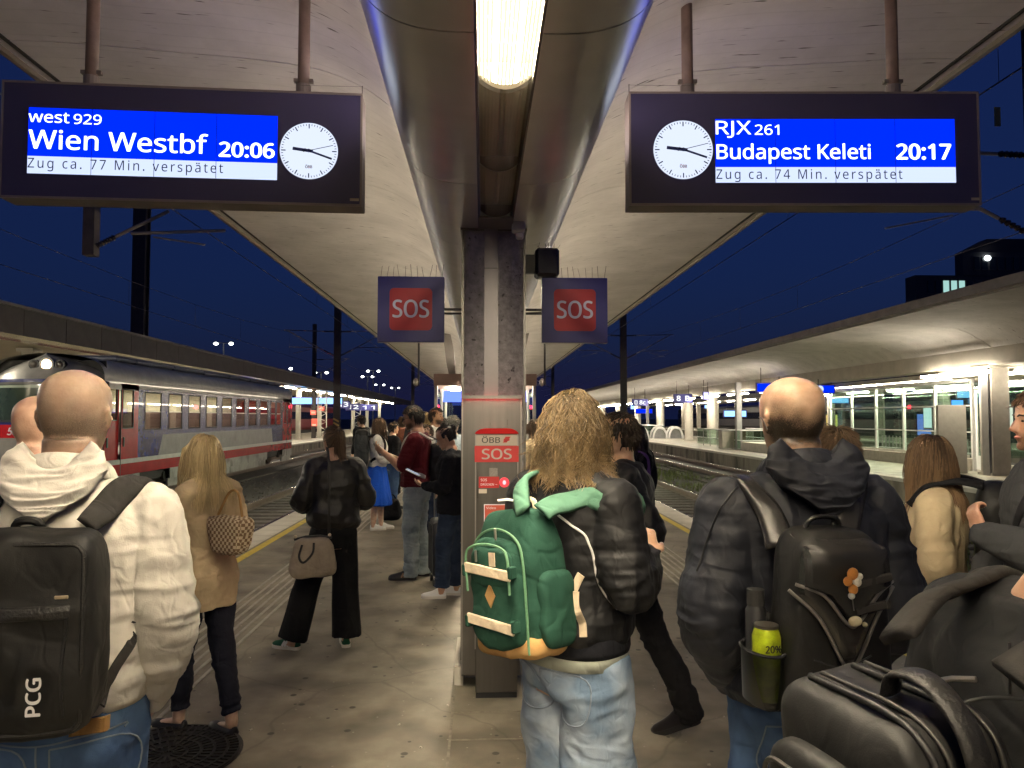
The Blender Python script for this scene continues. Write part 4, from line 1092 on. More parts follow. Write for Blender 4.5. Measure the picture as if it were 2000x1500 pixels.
glass_rail(13.3, 15.2, 62, 72, "glass railing round the farther stairs across the right tracks")
MB().bb((13.4, 33.8, 0), (16.4, 38.3, .45), bev=.02).build("stair_kerb", coping_m, platR)
for i, px in enumerate((1272, 1303, 1236)):
    q = on_ground(px, 856)
    e_ = empty("escalator_hood", (q.x + .6, q.y, 0), label=("rounded white escalator hood, nearest the bin", "rounded white escalator hood in the middle", "rounded white escalator hood farthest along")[(1, 0, 2)[i]], cat="escalator")
    arc = [(math.cos(a) * .62, math.sin(a) * 1.0) for a in np.linspace(0, math.pi, 17)]
    for off, wdt in ((-.6, .16), (.45, .16)):
        m = MB(); m.prism([(x, z) for x, z in arc] + [(x * .8, z * .82) for x, z in arc[::-1]], off, off + wdt); m.build("balustrade", white_paint, e_, smooth=True, angle=40)
    m = MB(); m.prism([(x * .78, z * .78) for x, z in arc], -.4, .4); m.build("steps", M("escalator_grey", (.3, .3, .3), .4, metal=.5), e_)
q = on_ground(1420, 877)
bn = empty("metal_bin", (q.x, q.y, 0), label="square pale metal bin at the foot of the round post across the tracks", cat="bin")
MB().box((0, 0, .5), (.75, .6, .92), bev=.03).build("body", M("bin_beige", (.46, .42, .34), .5, var=.1), bn); MB().box((0, 0, .99), (.8, .65, .06), bev=.01).build("lid", alu, bn)
bk = empty("brick_bench", (0, 0, 0), label="brown block bench beyond the metal bin across the right tracks", cat="bench")
q = on_ground(1440, 862)
MB().bb((q.x - .2, q.y, 0), (q.x + 2.2, q.y + .8, .75), bev=.02).build("base", M("bench_brown", (.20, .13, .08), .7, var=.3, scale=4), bk); MB().bb((q.x - .25, q.y - .05, .75), (q.x + 2.25, q.y + .85, .83)).build("top", coping_m, bk)
# wall letter plate on the retaining wall
wp = empty("number_plate", (11.75, 0, 0), label="small white oval number plate with red rim on the platform wall", cat="plate")
q = at_side(1697, 950, 11.745)
MB().tube([(0, q.y, q.z), (-.015, q.y, q.z)], [(.10, .16), (.10, .16)], 24).build("plate", red_m, wp); MB().tube([(-.014, q.y, q.z), (-.02, q.y, q.z)], [(.075, .13), (.075, .13)], 24).build("field", white_paint, wp); MB().bb((-.024, q.y - .012, q.z - .08), (-.02, q.y + .012, q.z + .08)).build("digit", black_m, wp)

# far-right platform: posts, lamps, roof, dark train between
fc = empty("far_canopy", (32, 0, 0), label="far canopy with rows of lights behind the right platform", cat="canopy")
MB().bb((-4, 18, 3.75), (4.2, 150, 4.05)).build("roof_slab", concrete, fc); MB().bb((-4.05, 18, 3.72), (-4.002, 150, 4.2)).build("edge_strip", fascia_m, fc)
for i, y in enumerate(np.arange(24, 120, 8)):
    post(30.5, float(y), .5, 3.75, "pale post of the far canopy beyond the right platform, %s in its row" % ORD[i], "posts of the far canopy", conc_post, cap=False)
for i, y in enumerate(np.arange(22, 130, 6)):
    lo = empty("strip_lamp", (29.8, float(y), 3.66), label="white strip lamp under the far canopy, %s in its row" % ORD[i], cat="ceiling lamp", group="strip lamps under the far canopy")
    c = bpy.data.objects.new("diffuser", lampR_me); COL.objects.link(c); c.parent = lo
for i, (y, x) in enumerate(((44, 29.5), (60, 29.3), (76, 29.4), (95, 29.4))):
    hang_sign(x, y, 3.1, 1.6, .5, "lit blue sign under the far canopy, %s from the camera" % ("first", "second", "third", "fourth")[i], sign_blue, lit=True, zroof=3.75)
ft = empty("far_train", (38.5, 0, 0), label="dark train in the background under the far canopy", cat="train")
MB().bb((-1.4, 20, .2), (1.4, 140, 3.4), bev=.3).build("body", M("far_train_dark", (.05, .045, .05), .4, var=.3, scale=.4), ft)
MB().bb((-1.43, 20, 1.5), (-1.4, 140, 2.4)).build("window_band", M("far_window2", (.015, .015, .018), .1, var=0), ft)
MB().bb((-1.2, 20.5, -.7), (1.2, 139.5, .2)).build("underframe", tr_dark, ft)
for i, (y, c1) in enumerate(((40, (.9, .85, .7)), (52, (.2, .3, .9)), (66, (.9, .7, .2)), (31, (.95, .9, .8)))):
    vb = empty("lit_advert", (31.5, y, 0), label=("white lit advert case on the far right platform", "blue lit advert case on the far right platform", "yellow lit vending case on the far right platform", "cream lit advert case on the far right platform seen through the glass room")[i], cat="advert")
    MB().box((0, .1, 1.1), (1.2, .25, 2.0), bev=.02).build("case", black_m, vb); MB().box((0, -.03, 1.2), (1.0, .02, 1.5)).build("face", glow("advert_%d" % i, c1, 1.0), vb)

# ------------------------------------------------------------------ station building, masts, wires, yard lamps
bl = empty("dark_building", (0, 0, 0), label="dark multi-storey building against the night sky at far right", cat="building")
bwall = M("building_dark", (.06, .056, .06), .8, var=.2, scale=.2)
MB().bb((72, 120, 0), (140, 123, 25.4)).build("wing", bwall, bl); MB().bb((80.1, 119.9, 25.4), (140, 122, 29.4)).build("upper_storey", bwall, bl)
MB().prism([(80.1, 29.4), (84.4, 31.6), (140, 32.4), (140, 29.4)], 120, 122, axis=1).build("roof", M("building_roof", (.05, .04, .04), .7), bl)
win_dark = M("building_window", (.012, .013, .016), .15, var=0)
win_lit = glow("building_window_lit", (.45, .8, .75), .55)
for r_, z in enumerate((22.4, 26.4)):
    for k_ in range(22):
        x = (74.0 if r_ == 0 else 82.0) + 1.35 * k_
        lit = r_ == 0 and 2 <= k_ <= 4
        w = empty("window"); w.parent = bl
        yy_ = 119.9 if r_ == 0 else 119.8
        MB().bb((x, yy_, z), (x + .95, yy_ + .08, z + 2.1)).build("pane", win_lit if lit else win_dark, w)
        MB().bb((x - .08, yy_ - .03, z - .12), (x + 1.03, yy_ + .02, z)).build("sill", bwall, w)
q = at_dist(1929, 504, 119.6); MB().sphere(q, (.55, .3, .45), 12, 8).build("wall_lamp", glow("wall_lamp", (.9, 1, 1), 5), bl)

def mast(x, y, w, h, lb, foot_hatch=False):
    t = empty("catenary_mast", (x, y, 0), label=lb, cat="mast")
    for s in (-1, 1):
        MB().box((0, s * w * .42, h / 2 - .4), (w, w * .12, h + .7)).build("flange", mast_m, t)
    MB().box((0, 0, h / 2 - .4), (w * .6, w * .74, h + .7)).build("web", mast_m, t)
    if foot_hatch:
        for k_ in range(7):
            MB().box((0, -w * .5, .25 + .22 * k_), (w * 1.02, .02, .09), ry=.5).build("hazard_stripe", M("hazard_ochre", (.35, .24, .08), .6), t)
    MB().box((0, 0, -.6), (w * 2, w * 2, .3)).build("footing", sleeper_m, t)
    return t
def bracket(t, pts, r, nm="cantilever_tube"):
    return MB().tube(pts, r, 6).build(nm, M("cantilever_grey", (.30, .27, .25), .5, metal=.4, var=.1), t)
def insulator(t, a, b):
    a, b = np.array(a), np.array(b); m = MB(); n_ = 7
    for k_ in range(n_):
        c0 = a + (b - a) * (k_ / n_); c1 = a + (b - a) * ((k_ + .55) / n_)
        m.tube([c0, c1], [.055, .04], 10)
    m.tube([a, b], .025, 6); return m.build("insulator", M("insulator_brown", (.03, .022, .02), .25, var=.1), t)
def cantilever(t, sx, z0=5.1, reach=2.7):
    """sx: direction of the track; mast-local coordinates"""
    insulator(t, (sx * .2, 0, z0), (sx * .75, 0, z0 + .28)); bracket(t, [(sx * .75, 0, z0 + .28), (sx * reach, 0, z0 + 1.35)], .03)
    insulator(t, (sx * .2, 0, z0 + 1.3), (sx * .75, 0, z0 + 1.32)); bracket(t, [(sx * .75, 0, z0 + 1.32), (sx * (reach + .2), 0, z0 + 1.38)], .028)
    bracket(t, [(sx * 1.0, 0, z0 + .42), (sx * (reach - .1), 0, z0 + .46)], .024)
    bracket(t, [(sx * 1.5, 0, z0 + .32), (sx * (reach - .3), 0, z0 + .1)], .014, "steady_arm")
m1 = mast(-8.0, 40.8, .34, 9.5, "black mast with striped foot left of the platform between the tracks", True); cantilever(m1, 1); cantilever(m1, -1)
m2 = mast(8.0, 42.2, .34, 9.5, "black mast right of the platform between the tracks"); cantilever(m2, -1); cantilever(m2, 1)
m3 = mast(8.86, 11.35, .34, 9.5, "dark mast with yellow warning plate at the right picture edge"); cantilever(m3, -1, 4.6, 2.9); cantilever(m3, 1, 4.6)
wy = empty("warning_plate"); wy.parent = m3
m4 = mast(-26.0, 57, .95, 30, "broad dark mast rising behind the left canopy")
m5 = mast(-14.0, 62, .3, 9.5, "thin dark mast behind the left canopy left of the striped one"); cantilever(m5, 1, 5.2)
m6 = mast(-8.0, 85, .34, 9.5, "far dark mast left of the pillar"); cantilever(m6, 1); m7 = mast(8.0, 85, .34, 9.5, "far dark mast right of the pillar"); cantilever(m7, -1)
q = at_dist(1948, 228, 11.1)
MB().box((q.x - 8.86, q.y - 11.35, q.z), (.09, .02, .30)).build("warning_plate", M("warning_yellow", (.42, .33, .10), .6, var=.15), m3)
bpy.data.objects.remove(wy)
# drop post and cantilever of the near left track, carried by a cross beam above the canopy
dq = at_side(177, 500, -7.0)
m8 = empty("drop_post", (-7.0, dq.y, 0), label="hanging steel drop post with insulator below the left departure board", cat="post")
MB().box((0, 0, (dq.z + 9.3) / 2), (.20, .20, 9.3 - dq.z)).build("tube", M("drop_post_grey", (.09, .075, .07), .6, var=.2), m8)
MB().box((-7.2, 0, 9.4), (16, .3, .3)).build("cross_beam", mast_m, m8)
MB().box((-15.0, 0, 4.4), (.25, .25, 10.2)).build("beam_leg", mast_m, m8)
a_ = at_dist(190, 480, dq.y); b_ = at_dist(226, 462, dq.y); c_ = at_dist(330, 412, dq.y)
L3 = lambda v: (v.x + 7.0, 0, v.z)
insulator(m8, L3(a_), L3(b_)); bracket(m8, [L3(b_), L3(c_)], .03); bracket(m8, [L3(at_dist(256, 456, dq.y)), L3(at_dist(440, 450, dq.y))], .028); bracket(m8, [L3(at_dist(300, 463, dq.y)), L3(at_dist(400, 478, dq.y))], .016, "steady_arm")
wire_m = M("wire_dark", (.10, .09, .10), .5, metal=.5, var=0)
for i, (xt, lb) in enumerate(((-5.2, "left near track"), (5.2, "right near track"), (9.9, "right far track"), (-10.9, "railcar track"))):
    wv = empty("overhead_wire", (xt, 0, 0), label="overhead contact and carrier wires above the " + lb, cat="wire")
    MB().tube([(0, 2, 5.15), (0, 42, 5.15), (.1, 120, 5.15)], .009, 5).build("contact_wire", wire_m, wv)
    pts = []
    for s0 in (2, 42, 85):
        e0 = {2: 42, 42: 85, 85: 130}[s0]
        pts += [(0, s0 + (e0 - s0) * t_, 6.5 - 2.4 * t_ * (1 - t_)) for t_ in np.linspace(0, .92, 8)]
    MB().tube(pts, .008, 5).build("carrier_wire", wire_m, wv)
    for y in np.arange(8, 120, 7.0):
        k_ = min(range(len(pts)), key=lambda j: abs(pts[j][1] - y))
        MB().tube([(0, pts[k_][1], 5.15), (0, pts[k_][1], pts[k_][2])], .004, 4).build("dropper", wire_m, wv)
def yard_lamp(px, py, dist, lb, two=True):
    q = at_dist(px, py, dist)
    t = empty("yard_lamp", (q.x, q.y, -.7), label=lb, cat="lamp post")
    MB().cyl((0, 0, 0), (0, 0, q.z + .7), .12, .07, n=8).build("pole", M("lamp_pole", (.3, .3, .28), .5), t)
    for s in ((-1, 1) if two else (1,)):
        x = s * .9 if two else 0
        MB().box((x * .6, 0, q.z + .7), (abs(x) * 1.2 + .1, .1, .1)).build("arm", alu, t)
        MB().sphere((x, -.05, q.z + .62), (.26, .2, .17), 12, 8).build("lamp_head", glow("yard_light", (.95, 1.0, .9), 9), t)
for a in ((437, 670, 90, "twin yard lamp glowing above the railcar roof", True), (568, 719, 110, "single yard lamp above the left canopy", False), (627, 727, 120, "twin yard lamp left of the striped mast", True),
          (718, 735, 135, "twin yard lamp right of the striped mast, lower one", True), (729, 724, 128, "tall twin yard lamp right of the striped mast", True), (742, 751, 170, "small distant twin yard lamp", True), (772, 757, 190, "farthest yard lamp left of the SOS sign", True)):
    yard_lamp(*a)

# ------------------------------------------------------------------ stair house farther along our platform
sh = empty("stair_house", (0, 21, 0), label="stair entrance with brown fascia and glass sides farther along the platform", cat="stair entrance")
MB().bb((-1.46, 0, 2.62), (1.46, 6, 2.95), bev=.01).build("fascia", M("fascia_pinkbrown", (.26, .17, .15), .6, var=.08), sh)
for x in (-1.4, 1.4):
    for y in (.2, 3, 5.8):
        MB().box((x, y, 1.31), (.09, .09, 2.62)).build("post", alu, sh)
    for y in (.3, 3.1):
        MB().bb((x - .006, y, .1), (x + .006, y + 2.6, 2.5)).build("pane", wg, sh)
MB().bb((-1.35, 5.7, .1), (1.35, 5.72, 2.6)).build("pane", wg, sh)
for x in (-.95, .95):
    MB().bb((x - .12, .8, 2.55), (x + .12, 5, 2.6)).build("lamp", lamp_cool, sh)
MB().bb((-1.3, 2.2, 2.2), (-.3, 2.3, 2.55)).build("blue_display", glow("stair_display", (.12, .2, 1.0), 1.4), sh)
MB().bb((.3, 2.2, 2.2), (1.3, 2.3, 2.55)).build("blue_display", glow("stair_display", (.12, .2, 1.0), 1.4), sh)
for s in (-1, 1):   # curved brackets up to the shell
    pf = [(1.05, 2.95), (1.12, 3.3), (1.18, 3.8), (1.26, 4.15), (1.0, 4.10), (.9, 3.6), (.86, 2.95)]
    MB().prism([(s * x, z) for x, z in pf], .3, .6).build("bracket", M("bracket_grey", (.20, .18, .17), .6, var=.1), sh)
for i, x in enumerate((-1.85, 1.75)):
    q = at_dist((855, 1036)[i], (792, 793)[i], 60)
    sg = empty("track_signal", (q.x, 60, -.7), label=("red track signal lamp left of the pillar", "red track signal lamp right of the pillar")[i], cat="signal")
    MB().cyl((0, 0, 0), (0, 0, q.z + .7), .06, n=8).build("pole", mast_m, sg); MB().box((0, .1, q.z + .7), (.5, .2, .9), bev=.03).build("head", black_m, sg)
    MB().sphere((0, -.03, q.z + .6), (.17, .08, .17), 12, 8).build("lamp", glow("signal_red", (1, .02, .06), 14), sg)
for i, px in enumerate((818, 1064)):
    q = at_dist(px, 690, 16.0)
    hp = empty("hanging_pipe", (q.x, 16, 0), label=("thin hanging pipe frame under the canopy left of the pillar", "thin hanging pipe frame under the canopy right of the pillar")[i], cat="pipe frame")
    zb = at_dist(px, 752, 16.0).z
    MB().cyl((0, 0, zb), (0, 0, 4.0), .022, n=8).build("pipe", mast_m, hp); MB().cyl((0, 0, 4.0), (-.9 if q.x > 0 else .9, 0, 3.95), .018, n=8).build("cross_pipe", mast_m, hp)
    MB().sphere((-.06, 0, zb + .06), (.06, .06, .09), 8, 6).build("lens", alu, hp)
# ------------------------------------------------------------------ people: helpers
def vnoise(P, seed=0):
    """vectorised 3-D value noise, about -1..1"""
    P = np.asarray(P, float); i = np.floor(P).astype(np.int64); f = P - i; f = f * f * (3 - 2 * f)
    def h(a, b, c):
        n = (a * 374761393 + b * 668265263 + c * 2147483647 + seed * 974634777) & 0xffffffff
        n = ((n ^ (n >> 13)) * 1274126177) & 0xffffffff
        n = n ^ (n >> 16)
        return (n & 0xffff) / 32767.5 - 1
    out = 0
    for dx in (0, 1):
        for dy in (0, 1):
            for dz in (0, 1):
                w = (f[:, 0] if dx else 1 - f[:, 0]) * (f[:, 1] if dy else 1 - f[:, 1]) * (f[:, 2] if dz else 1 - f[:, 2])
                out = out + w * h(i[:, 0] + dx, i[:, 1] + dy, i[:, 2] + dz)
    return out
def coords(me):
    co = np.empty(len(me.vertices) * 3); me.vertices.foreach_get("co", co); return co.reshape(-1, 3)
def normals(me):
    no = np.empty(len(me.vertices) * 3); me.vertex_normals.foreach_get("vector", no); return no.reshape(-1, 3)
def set_coords(me, co):
    me.vertices.foreach_set("co", np.ascontiguousarray(co).ravel()); me.update()
def solid(mb, voxel=.008, smooth=2, folds=(), seed=0, post=None, spots={}):
    """weld overlapping closed shapes into one continuous skin, then press cloth folds into it"""
    o = bpy.data.objects.new("weld_source", mb.mesh()); COL.objects.link(o)
    r = o.modifiers.new("r", 'REMESH'); r.mode = 'VOXEL'; r.voxel_size = voxel
    if smooth:
        sm = o.modifiers.new("s", 'SMOOTH'); sm.factor = .5; sm.iterations = smooth
    dg = bpy.context.evaluated_depsgraph_get(); me = bpy.data.meshes.new_from_object(o.evaluated_get(dg))
    old = o.data; bpy.data.objects.remove(o); bpy.data.meshes.remove(old)
    if folds:
        co, no = coords(me), normals(me); d = np.zeros(len(co))
        for k, fo in enumerate(folds):
            amp, fr, kind = fo[:3]; w_ = 1.0
            if len(fo) > 3 and fo[3] in spots:      # folds gather round joints
                w_ = np.max([np.exp(-(np.linalg.norm((co - c) * np.array((1, 1, zk)), axis=1) / rr) ** 2) for c, rr, zk in spots[fo[3]]], axis=0)
            elif len(fo) > 3: continue
            q = co * np.array(fr) + seed * 7.3 + k * 3.1
            q = q + .55 * np.stack([vnoise(q * .6 + 11, 5), vnoise(q * .6 + 23, 6), vnoise(q * .6 + 37, 7)], 1)
            n = vnoise(q, seed + k)
            if kind == 'r': n = 1 - 2.2 * np.abs(n)            # sharp creases
            if kind == 'v': n = -np.maximum(0, 1 - np.abs(n) / .20)     # sparse sharp creases
            d += amp * n * w_
        set_coords(me, co + no * d[:, None])
    if post is not None:
        co = coords(me); set_coords(me, post(co))
    return me
def sup(rx, ry, e, n=32):
    a = np.arange(n) * 2 * math.pi / n
    c, s = np.cos(a), np.sin(a)
    return np.stack([rx * np.sign(c) * np.abs(c) ** (2 / e), ry * np.sign(s) * np.abs(s) ** (2 / e)], 1)
def interp(tab, z):
    t = np.array(tab); return [np.interp(z, t[:, 0], t[:, k]) for k in range(1, t.shape[1])]
TOR_M = [(.78, .145, .11, 0), (.90, .170, .125, -.012), (.98, .165, .12, -.008), (1.08, .152, .108, 0), (1.18, .158, .112, 0), (1.30, .175, .122, 0), (1.38, .182, .118, -.006), (1.44, .168, .098, -.012), (1.485, .118, .078, -.014), (1.52, .072, .066, -.010), (1.60, .057, .062, .004)]
TOR_F = [(.78, .140, .105, 0), (.90, .170, .122, -.015), (.98, .158, .112, -.008), (1.08, .128, .095, 0), (1.18, .134, .100, .005), (1.30, .150, .118, .012), (1.38, .156, .108, 0), (1.44, .146, .088, -.010), (1.485, .098, .068, -.012), (1.52, .058, .056, -.008), (1.60, .048, .054, .004)]
HEAD = [(.000, .040, -.020, .022), (.012, .078, -.030, .036), (.030, .090, -.040, .050), (.055, .093, -.056, .060), (.085, .091, -.078, .067), (.115, .089, -.094, .073), (.145, .094, -.101, .0765), (.170, .090, -.101, .0765), (.192, .080, -.094, .071), (.212, .060, -.075, .058), (.226, .036, -.048, .038), (.234, .012, -.018, .014)]
def rot(yaw=0, pitch=0, roll=0):
    return Matrix.Rotation(R(yaw), 4, 'Z') @ Matrix.Rotation(R(pitch), 4, 'X') @ Matrix.Rotation(R(roll), 4, 'Y')
def xf(Mx, pts): return [tuple(Mx @ Vector(p)) for p in pts]

skin_cache = {}
def skin_mat(tone, hair):
    key = (tone, hair)
    if key in skin_cache: return skin_cache[key]
    m = bpy.data.materials.new("skin"); m.use_nodes = True
    N = m.node_tree.nodes; L = m.node_tree.links; b = N["Principled BSDF"]
    b.inputs["Roughness"].default_value = .37; b.inputs["Specular IOR Level"].default_value = .45
    b.inputs["Subsurface Weight"].default_value = .12; b.inputs["Subsurface Radius"].default_value = (.02, .008, .004); b.inputs["Subsurface Scale"].default_value = .5
    at = N.new("ShaderNodeAttribute"); at.attribute_name = "hairmask"
    tc = N.new("ShaderNodeTexCoord")
    n1 = N.new("ShaderNodeTexNoise"); n1.inputs["Scale"].default_value = 22; n1.inputs["Detail"].default_value = 5; L.new(tc.outputs["Object"], n1.inputs["Vector"])
    r1 = N.new("ShaderNodeValToRGB"); r1.color_ramp.elements[0].position = .35; r1.color_ramp.elements[1].position = .68
    r1.color_ramp.elements[0].color = (tone[0] * .86, tone[1] * .78, tone[2] * .74, 1); r1.color_ramp.elements[1].color = (*[min(1, t * 1.08) for t in tone], 1); L.new(n1.outputs[0], r1.inputs[0])
    n2 = N.new("ShaderNodeTexNoise"); n2.inputs["Scale"].default_value = 420; n2.inputs["Detail"].default_value = 2; L.new(tc.outputs["Object"], n2.inputs["Vector"])
    mu = N.new("ShaderNodeMath"); mu.operation = 'MULTIPLY_ADD'; L.new(n2.outputs[0], mu.inputs[0]); mu.inputs[1].default_value = 1.3; mu.inputs[2].default_value = -.65
    a2 = N.new("ShaderNodeMath"); a2.operation = 'MULTIPLY_ADD'; a2.use_clamp = True; L.new(mu.outputs[0], a2.inputs[0]); L.new(at.outputs["Fac"], a2.inputs[1]); L.new(at.outputs["Fac"], a2.inputs[2])
    mx = N.new("ShaderNodeMix"); mx.data_type = 'RGBA'; L.new(a2.outputs[0], mx.inputs[0]); L.new(r1.outputs[0], mx.inputs[6]); mx.inputs[7].default_value = (*hair, 1)
    L.new(mx.outputs[2], b.inputs["Base Color"])
    bp = N.new("ShaderNodeBump"); bp.inputs["Strength"].default_value = .3; bp.inputs["Distance"].default_value = .002
    n3 = N.new("ShaderNodeTexNoise"); n3.inputs["Scale"].default_value = 160; L.new(tc.outputs["Object"], n3.inputs["Vector"]); L.new(n3.outputs[0], bp.inputs["Height"]); L.new(bp.outputs[0], b.inputs["Normal"])
    skin_cache[key] = m
    return m
def hair_mat(name, col, tips):
    if name in MATS: return MATS[name]
    m = bpy.data.materials.new(name); m.use_nodes = True
    N = m.node_tree.nodes; L = m.node_tree.links; b = N["Principled BSDF"]
    b.inputs["Roughness"].default_value = .42; b.inputs["Specular IOR Level"].default_value = .35
    at = N.new("ShaderNodeAttribute"); at.attribute_name = "tone"
    mx = N.new("ShaderNodeMix"); mx.data_type = 'RGBA'; L.new(at.outputs["Fac"], mx.inputs[0])
    mx.inputs[6].default_value = (*col, 1); mx.inputs[7].default_value = (*tips, 1); L.new(mx.outputs[2], b.inputs["Base Color"])
    MATS[name] = m; return m

def strand_mesh(paths, r0, tone):
    """paths: (n, steps, 3) -> thin three-sided tapering strands"""
    n, k, _ = paths.shape
    t = np.gradient(paths, axis=1); t /= np.linalg.norm(t, axis=2, keepdims=True) + 1e-9
    ref = np.array((.3, .9, .2)); s = np.cross(t, ref); s /= np.linalg.norm(s, axis=2, keepdims=True) + 1e-9; u = np.cross(s, t)
    rad = r0 * (1 - .75 * np.linspace(0, 1, k) ** 2)[None, :, None] * RNG.uniform(.7, 1.3, (n, 1, 1))
    V = np.stack([paths + rad * (s * math.cos(a) + u * math.sin(a)) for a in (0, 2.094, 4.189)], 2)   # n,k,3,3
    V = V.reshape(-1, 3)
    base = (np.arange(n)[:, None, None] * k + np.arange(k - 1)[None, :, None]) * 3
    j = np.arange(3)[None, None, :]; j2 = (j + 1) % 3
    F = np.stack([base + j, base + j2, base + 3 + j2, base + 3 + j], 3).reshape(-1, 4)
    me = bpy.data.meshes.new("hair"); me.from_pydata(V.tolist(), [], F.tolist())
    at = me.attributes.new("tone", 'FLOAT', 'POINT')
    along = np.linspace(0, 1, k)[None, :]
    vals = np.clip(np.repeat((tone[:, None] * .65 + along * .35).reshape(-1), 3), 0, 1)
    at.data.foreach_set("value", vals.astype(np.float32))
    me.shade_smooth()
    return me
SC, SR = np.array((0, -.006, .126)), np.array((.080, .103, .113))
def grow_hair(Hm, hs, n, steps, length, kind, r0, wave=.0, seed=1, shoulder=None, lift=1.03, tie=(0, -.125, .15), clump=22, flick=0.0):
    """grow strands over the head (head coordinates), let them fall, keep them out of head and shoulders"""
    rng = np.random.default_rng(seed)
    d = rng.normal(size=(n * 4, 3)); d /= np.linalg.norm(d, axis=1, keepdims=True)
    x, y, z = d.T
    keep = np.where(y > .25, z > .30 + .55 * np.maximum(0, y - .25), np.where(y > -.15, z > -.12, z > -.62))
    d = d[keep][:n]; n = len(d)
    Mx = np.array(Hm); A = Mx[:3, :3]; T = Mx[:3, 3]
    Ai = np.linalg.inv(A)
    p = SC + SR * d * 1.0
    nrm = d / SR; nrm /= np.linalg.norm(nrm, axis=1, keepdims=True)
    L = length * rng.uniform(.60, 1.12, n)
    if kind == 'long': L = L * (.42 + .58 * np.clip((d[:, 2] + .62) / 1.5, 0, 1))
    # initial direction: away from the crown, tangent to the skull
    crown = np.array((.0, -.03, .24)); v = p - crown; v -= nrm * (v * nrm).sum(1, keepdims=True); v /= np.linalg.norm(v, axis=1, keepdims=True) + 1e-6
    side = np.sign(p[:, 0] + rng.normal(0, .008, n))
    v[:, 0] += side * .35
    g = Ai @ np.array((0, 0, -1.0)); g /= np.linalg.norm(g)
    fl_ = rng.uniform(-.6, 1.0, n); out = [p.copy()]; lf = lift + rng.uniform(-.02, .07, n); ph = rng.uniform(0, 6.28, (n, 3)); tie = np.array(tie)
    for s_ in range(1, steps):
        f = s_ / (steps - 1)
        st = (L / (steps - 1))[:, None]
        if kind in ('tail',) and f < .42:
            w = tie - p; w /= np.linalg.norm(w, axis=1, keepdims=True) + 1e-6; v = .35 * v + .65 * w
        elif kind == 'short':
            v = .75 * v + .22 * nrm * (1 - f) + .25 * g * f + rng.normal(0, .10, (n, 3))
        else:
            v = .70 * v + (.42 if kind != 'tail' else .5) * g + rng.normal(0, .05, (n, 3))
        if kind == 'long' and flick: v = v + flick * max(0, f - .45) * (out[0] - SC) / SR * fl_[:, None]
        if wave: v = v + wave * np.sin(ph + f * np.array((9, 8, 5)) + out[0] * 60) * np.array((1, 1, .3))
        v /= np.linalg.norm(v, axis=1, keepdims=True) + 1e-6
        p = p + v * st
        if kind == 'tail' and f >= .42:
            k_ = .30 * max(0, 1 - (f - .42) * 3.0); tgt = tie + g * .02; p[:, 0] += (tgt[0] - p[:, 0]) * k_; p[:, 1] += (tgt[1] - .01 - p[:, 1]) * k_
        q = (p - SC) / (SR * lf[:, None]); r = np.linalg.norm(q, axis=1); m = r < 1
        p[m] = SC + (q[m] / r[m, None]) * (SR * lf[m, None])
        # jaw and neck
        low = p[:, 2] < .09
        rr = np.hypot(p[:, 0], p[:, 1] + .012); lim = .074; m = low & (rr < lim)
        p[m, 0] *= lim / rr[m]; p[m, 1] = (p[m, 1] + .012) * lim / rr[m] - .012
        # keep hair off the face
        m = (p[:, 1] > .055) & (np.abs(p[:, 0]) < .07) & (p[:, 2] < .17); p[m, 0] = np.sign(p[m, 0] + 1e-6) * .072
        if shoulder is not None:
            W_ = p @ A.T + T
            zz = W_[:, 2]; 
            rx, ry, cy = shoulder(zz)
            e = np.sqrt((W_[:, 0] / rx) ** 2 + ((W_[:, 1] - cy) / ry) ** 2); m = (e < 1) & (rx > .01)
            W_[m, 0] /= np.maximum(e[m], .3); W_[m, 1] = cy[m] + (W_[m, 1] - cy[m]) / np.maximum(e[m], .3)
            p = (W_ - T) @ Ai.T
        out.append(p.copy())
    P = np.stack(out, 1) @ A.T + T
    tone = np.clip(rng.beta(1.3, 1.3, n), 0, 1)
    if clump and kind != 'short':
        G_ = P[rng.choice(n, max(6, n // clump), replace=False)]
        k_ = np.argmin(((P[:, None, 0] - G_[None, :, 0]) ** 2).sum(2), axis=1)
        w = (np.linspace(0, 1, P.shape[1]) ** 1.3 * .72)[None, :, None]
        P = P * (1 - w) + (G_[k_] + (P[:, :1] - G_[k_][:, :1]) * .35 + rng.normal(0, .004, (n, 1, 3))) * w
        if wave > .1:       # locks wave as they fall
            kk = np.linspace(0, 1, P.shape[1])[None, :, None]; dr_ = rng.normal(size=(len(G_), 1, 3)) * np.array((1, 1, .25)); phs = rng.uniform(0, 6.28, (len(G_), 1, 1)); nw = rng.uniform(2.0, 3.4, (len(G_), 1, 1))
            P = P + (wave * .030 * kk * np.sin(6.283 * nw * kk + phs) * dr_)[k_]
        tone = np.clip(tone * .35 + rng.beta(.9, .9, len(G_))[k_] * .75, 0, 1)
    return strand_mesh(P, r0 * hs, tone)
